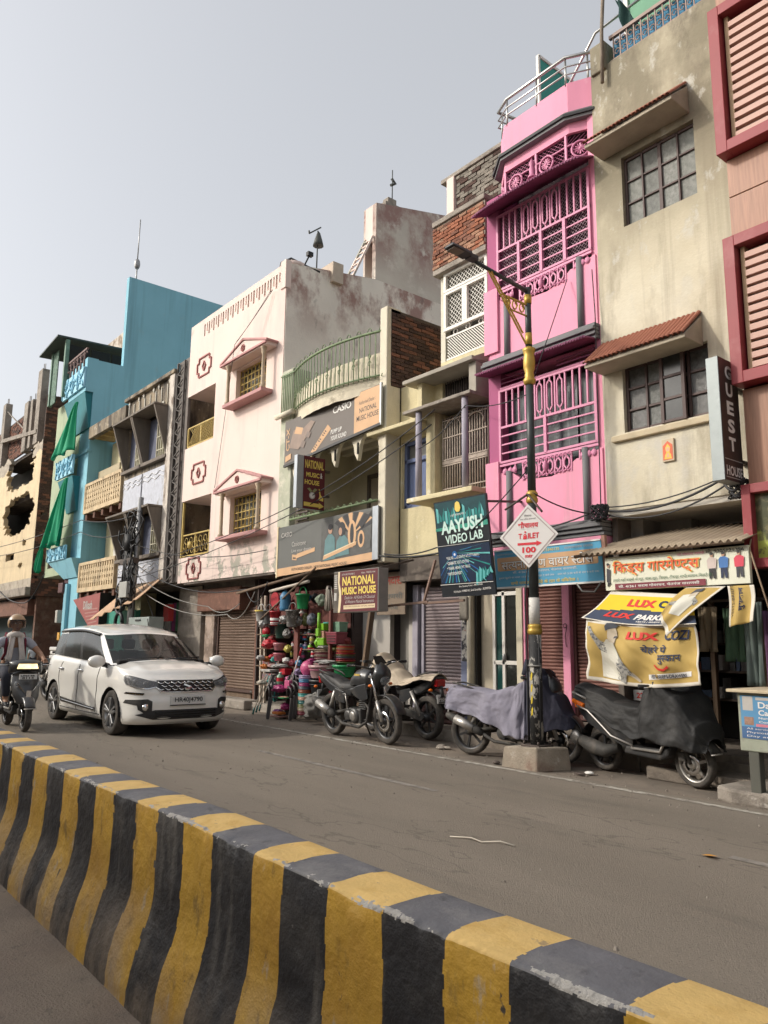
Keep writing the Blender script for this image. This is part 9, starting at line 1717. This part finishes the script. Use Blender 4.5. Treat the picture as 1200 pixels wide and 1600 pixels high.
m_scarf=M('white_scarf',(.60,.56,.52),.9,.12,12,.2,60);sf=Bd().tube([(-.29+.115*math.cos(a),.105*math.sin(a),1.44+.02*math.cos(a*2))for a in[2*PI*i/18 for i in range(18)]],.045,8,closed=True)
for y in(-1,1):sf.grid(lambda u,v,y=y:(-.18+.05*math.sin(v*2)+.012*math.sin(u*8),(.05+.05*v+.075*(u-.5))*y*1.1,1.45-.42*v),8,12)
sf.build('scarf',m_scarf,t,fix=False,solid=.012)
for y in(-1,1):Bd().tube([(-.42,.13*y,1.36),(-.29,.135*y,1.475),(-.19,.145*y,1.36),(-.19,.15*y,1.15),(-.30,.17*y,1.05)],.022,6).build('backpack_strap',M('maroon_strap',(.13,.015,.03),.8),t)
t.location=(-14.34,3.58,.02);t.rotation_euler=(0,0,R(-2));t.scale=(1.05,)*3
t=root('person','car driver in an orange top behind the windscreen of the white car','person',(0,0,0))
skin('body',[(-.12,0,.62),(-.14,0,.85),(-.16,0,1.02),(-.15,0,1.10),(-.14,0,1.16),(-.15,.17,1.0),(.12,.2,.88),(.34,.12,1.10),(-.15,-.17,1.0),(.12,-.2,.88),(.34,-.12,1.10)],[(0,1),(1,2),(2,3),(3,4),(2,5),(5,6),(6,7),(2,8),(8,9),(9,10)],[(.16,.12),(.17,.12),(.16,.11),.055,.055,.07,.05,.035,.07,.05,.035],m_skin,t)
skin('top',[(-.12,0,.60),(-.14,0,.85),(-.155,0,1.02),(-.15,.17,1.0),(.08,.195,.90),(-.15,-.17,1.0),(.08,-.195,.90)],[(0,1),(1,2),(2,3),(3,4),(2,5),(5,6)],[(.18,.14),(.19,.14),(.17,.125),.088,.066,.088,.066],M('orange_top',(.66,.17,.03),.8,.15,8),t)
dh=Bd().sphere((-.12,0,1.29),(.09,.075,.115),14,10).tube([(-.035,0,1.30),(-.015,0,1.27),(-.03,0,1.26)],.012,6).build('head',m_skin,t);Bd().sphere((-.14,0,1.325),(.095,.083,.1),14,10).build('hair',m_hair2,dh)
for y in(-.03,.03):Bd().sphere((-.042,y,1.305),(.008,.012,.007),6,5).build('eye',p_white,dh)
for y in(-1,1):hand(t,(.39,.13*y,1.12),(.6,0,.6),(0,-y,.1),(-.6,0,.6),.95,.8)
t.location=(-13.78,5.84,.02);t.scale=(1.0,)*3
t=root('person','distant small figure in a pale shirt in the dark lane beside the blue house','person',(0,0,0))
skin('body',[(0,0,.78),(0,0,.95),(0,0,1.15),(0,0,1.24),(0,0,1.32),(0,.15,1.13),(.02,.2,.9),(.06,.2,.7),(0,-.15,1.13),(.02,-.2,.9),(.06,-.2,.7),(0,.08,.74),(.02,.09,.40),(0,.09,.04),(.09,.09,.03),(0,-.08,.74),(-.02,-.09,.40),(-.04,-.09,.04),(.05,-.09,.03)],[(0,1),(1,2),(2,3),(3,4),(2,5),(5,6),(6,7),(2,8),(8,9),(9,10),(0,11),(11,12),(12,13),(13,14),(0,15),(15,16),(16,17),(17,18)],[(.12,.09),(.12,.09),(.13,.09),.045,.05,.055,.04,.028,.055,.04,.028,.075,.05,.035,.03,.075,.05,.035,.03],m_skin,t)
skin('shirt',[(0,0,.72),(0,0,.95),(0,0,1.15),(0,.15,1.13),(.01,.19,.98),(0,-.15,1.13),(.01,-.19,.98)],[(0,1),(1,2),(2,3),(3,4),(2,5),(5,6)],[(.15,.12),(.14,.11),(.14,.1),.07,.055,.07,.055],M('pale_shirt',(.45,.48,.52),.85),t)
skin('trousers',[(0,0,.76),(0,.08,.74),(.02,.09,.40),(0,.09,.1),(0,-.08,.74),(-.02,-.09,.40),(-.04,-.09,.1)],[(0,1),(1,2),(2,3),(0,4),(4,5),(5,6)],[(.13,.1),.09,.062,.05,.09,.062,.05],M('dark_trousers'),t)
ph=Bd().sphere((0,0,1.42),(.085,.075,.105),12,9).tube([(.08,0,1.42),(.095,0,1.4),(.082,0,1.39)],.01,5).build('head',m_skin,t);Bd().sphere((-.015,0,1.45),(.088,.08,.09),12,8).build('hair',m_hair2,ph)
t.location=(-31.6,8.45,.12);t.rotation_euler=(0,0,R(-20));t.scale=(.82,)*3
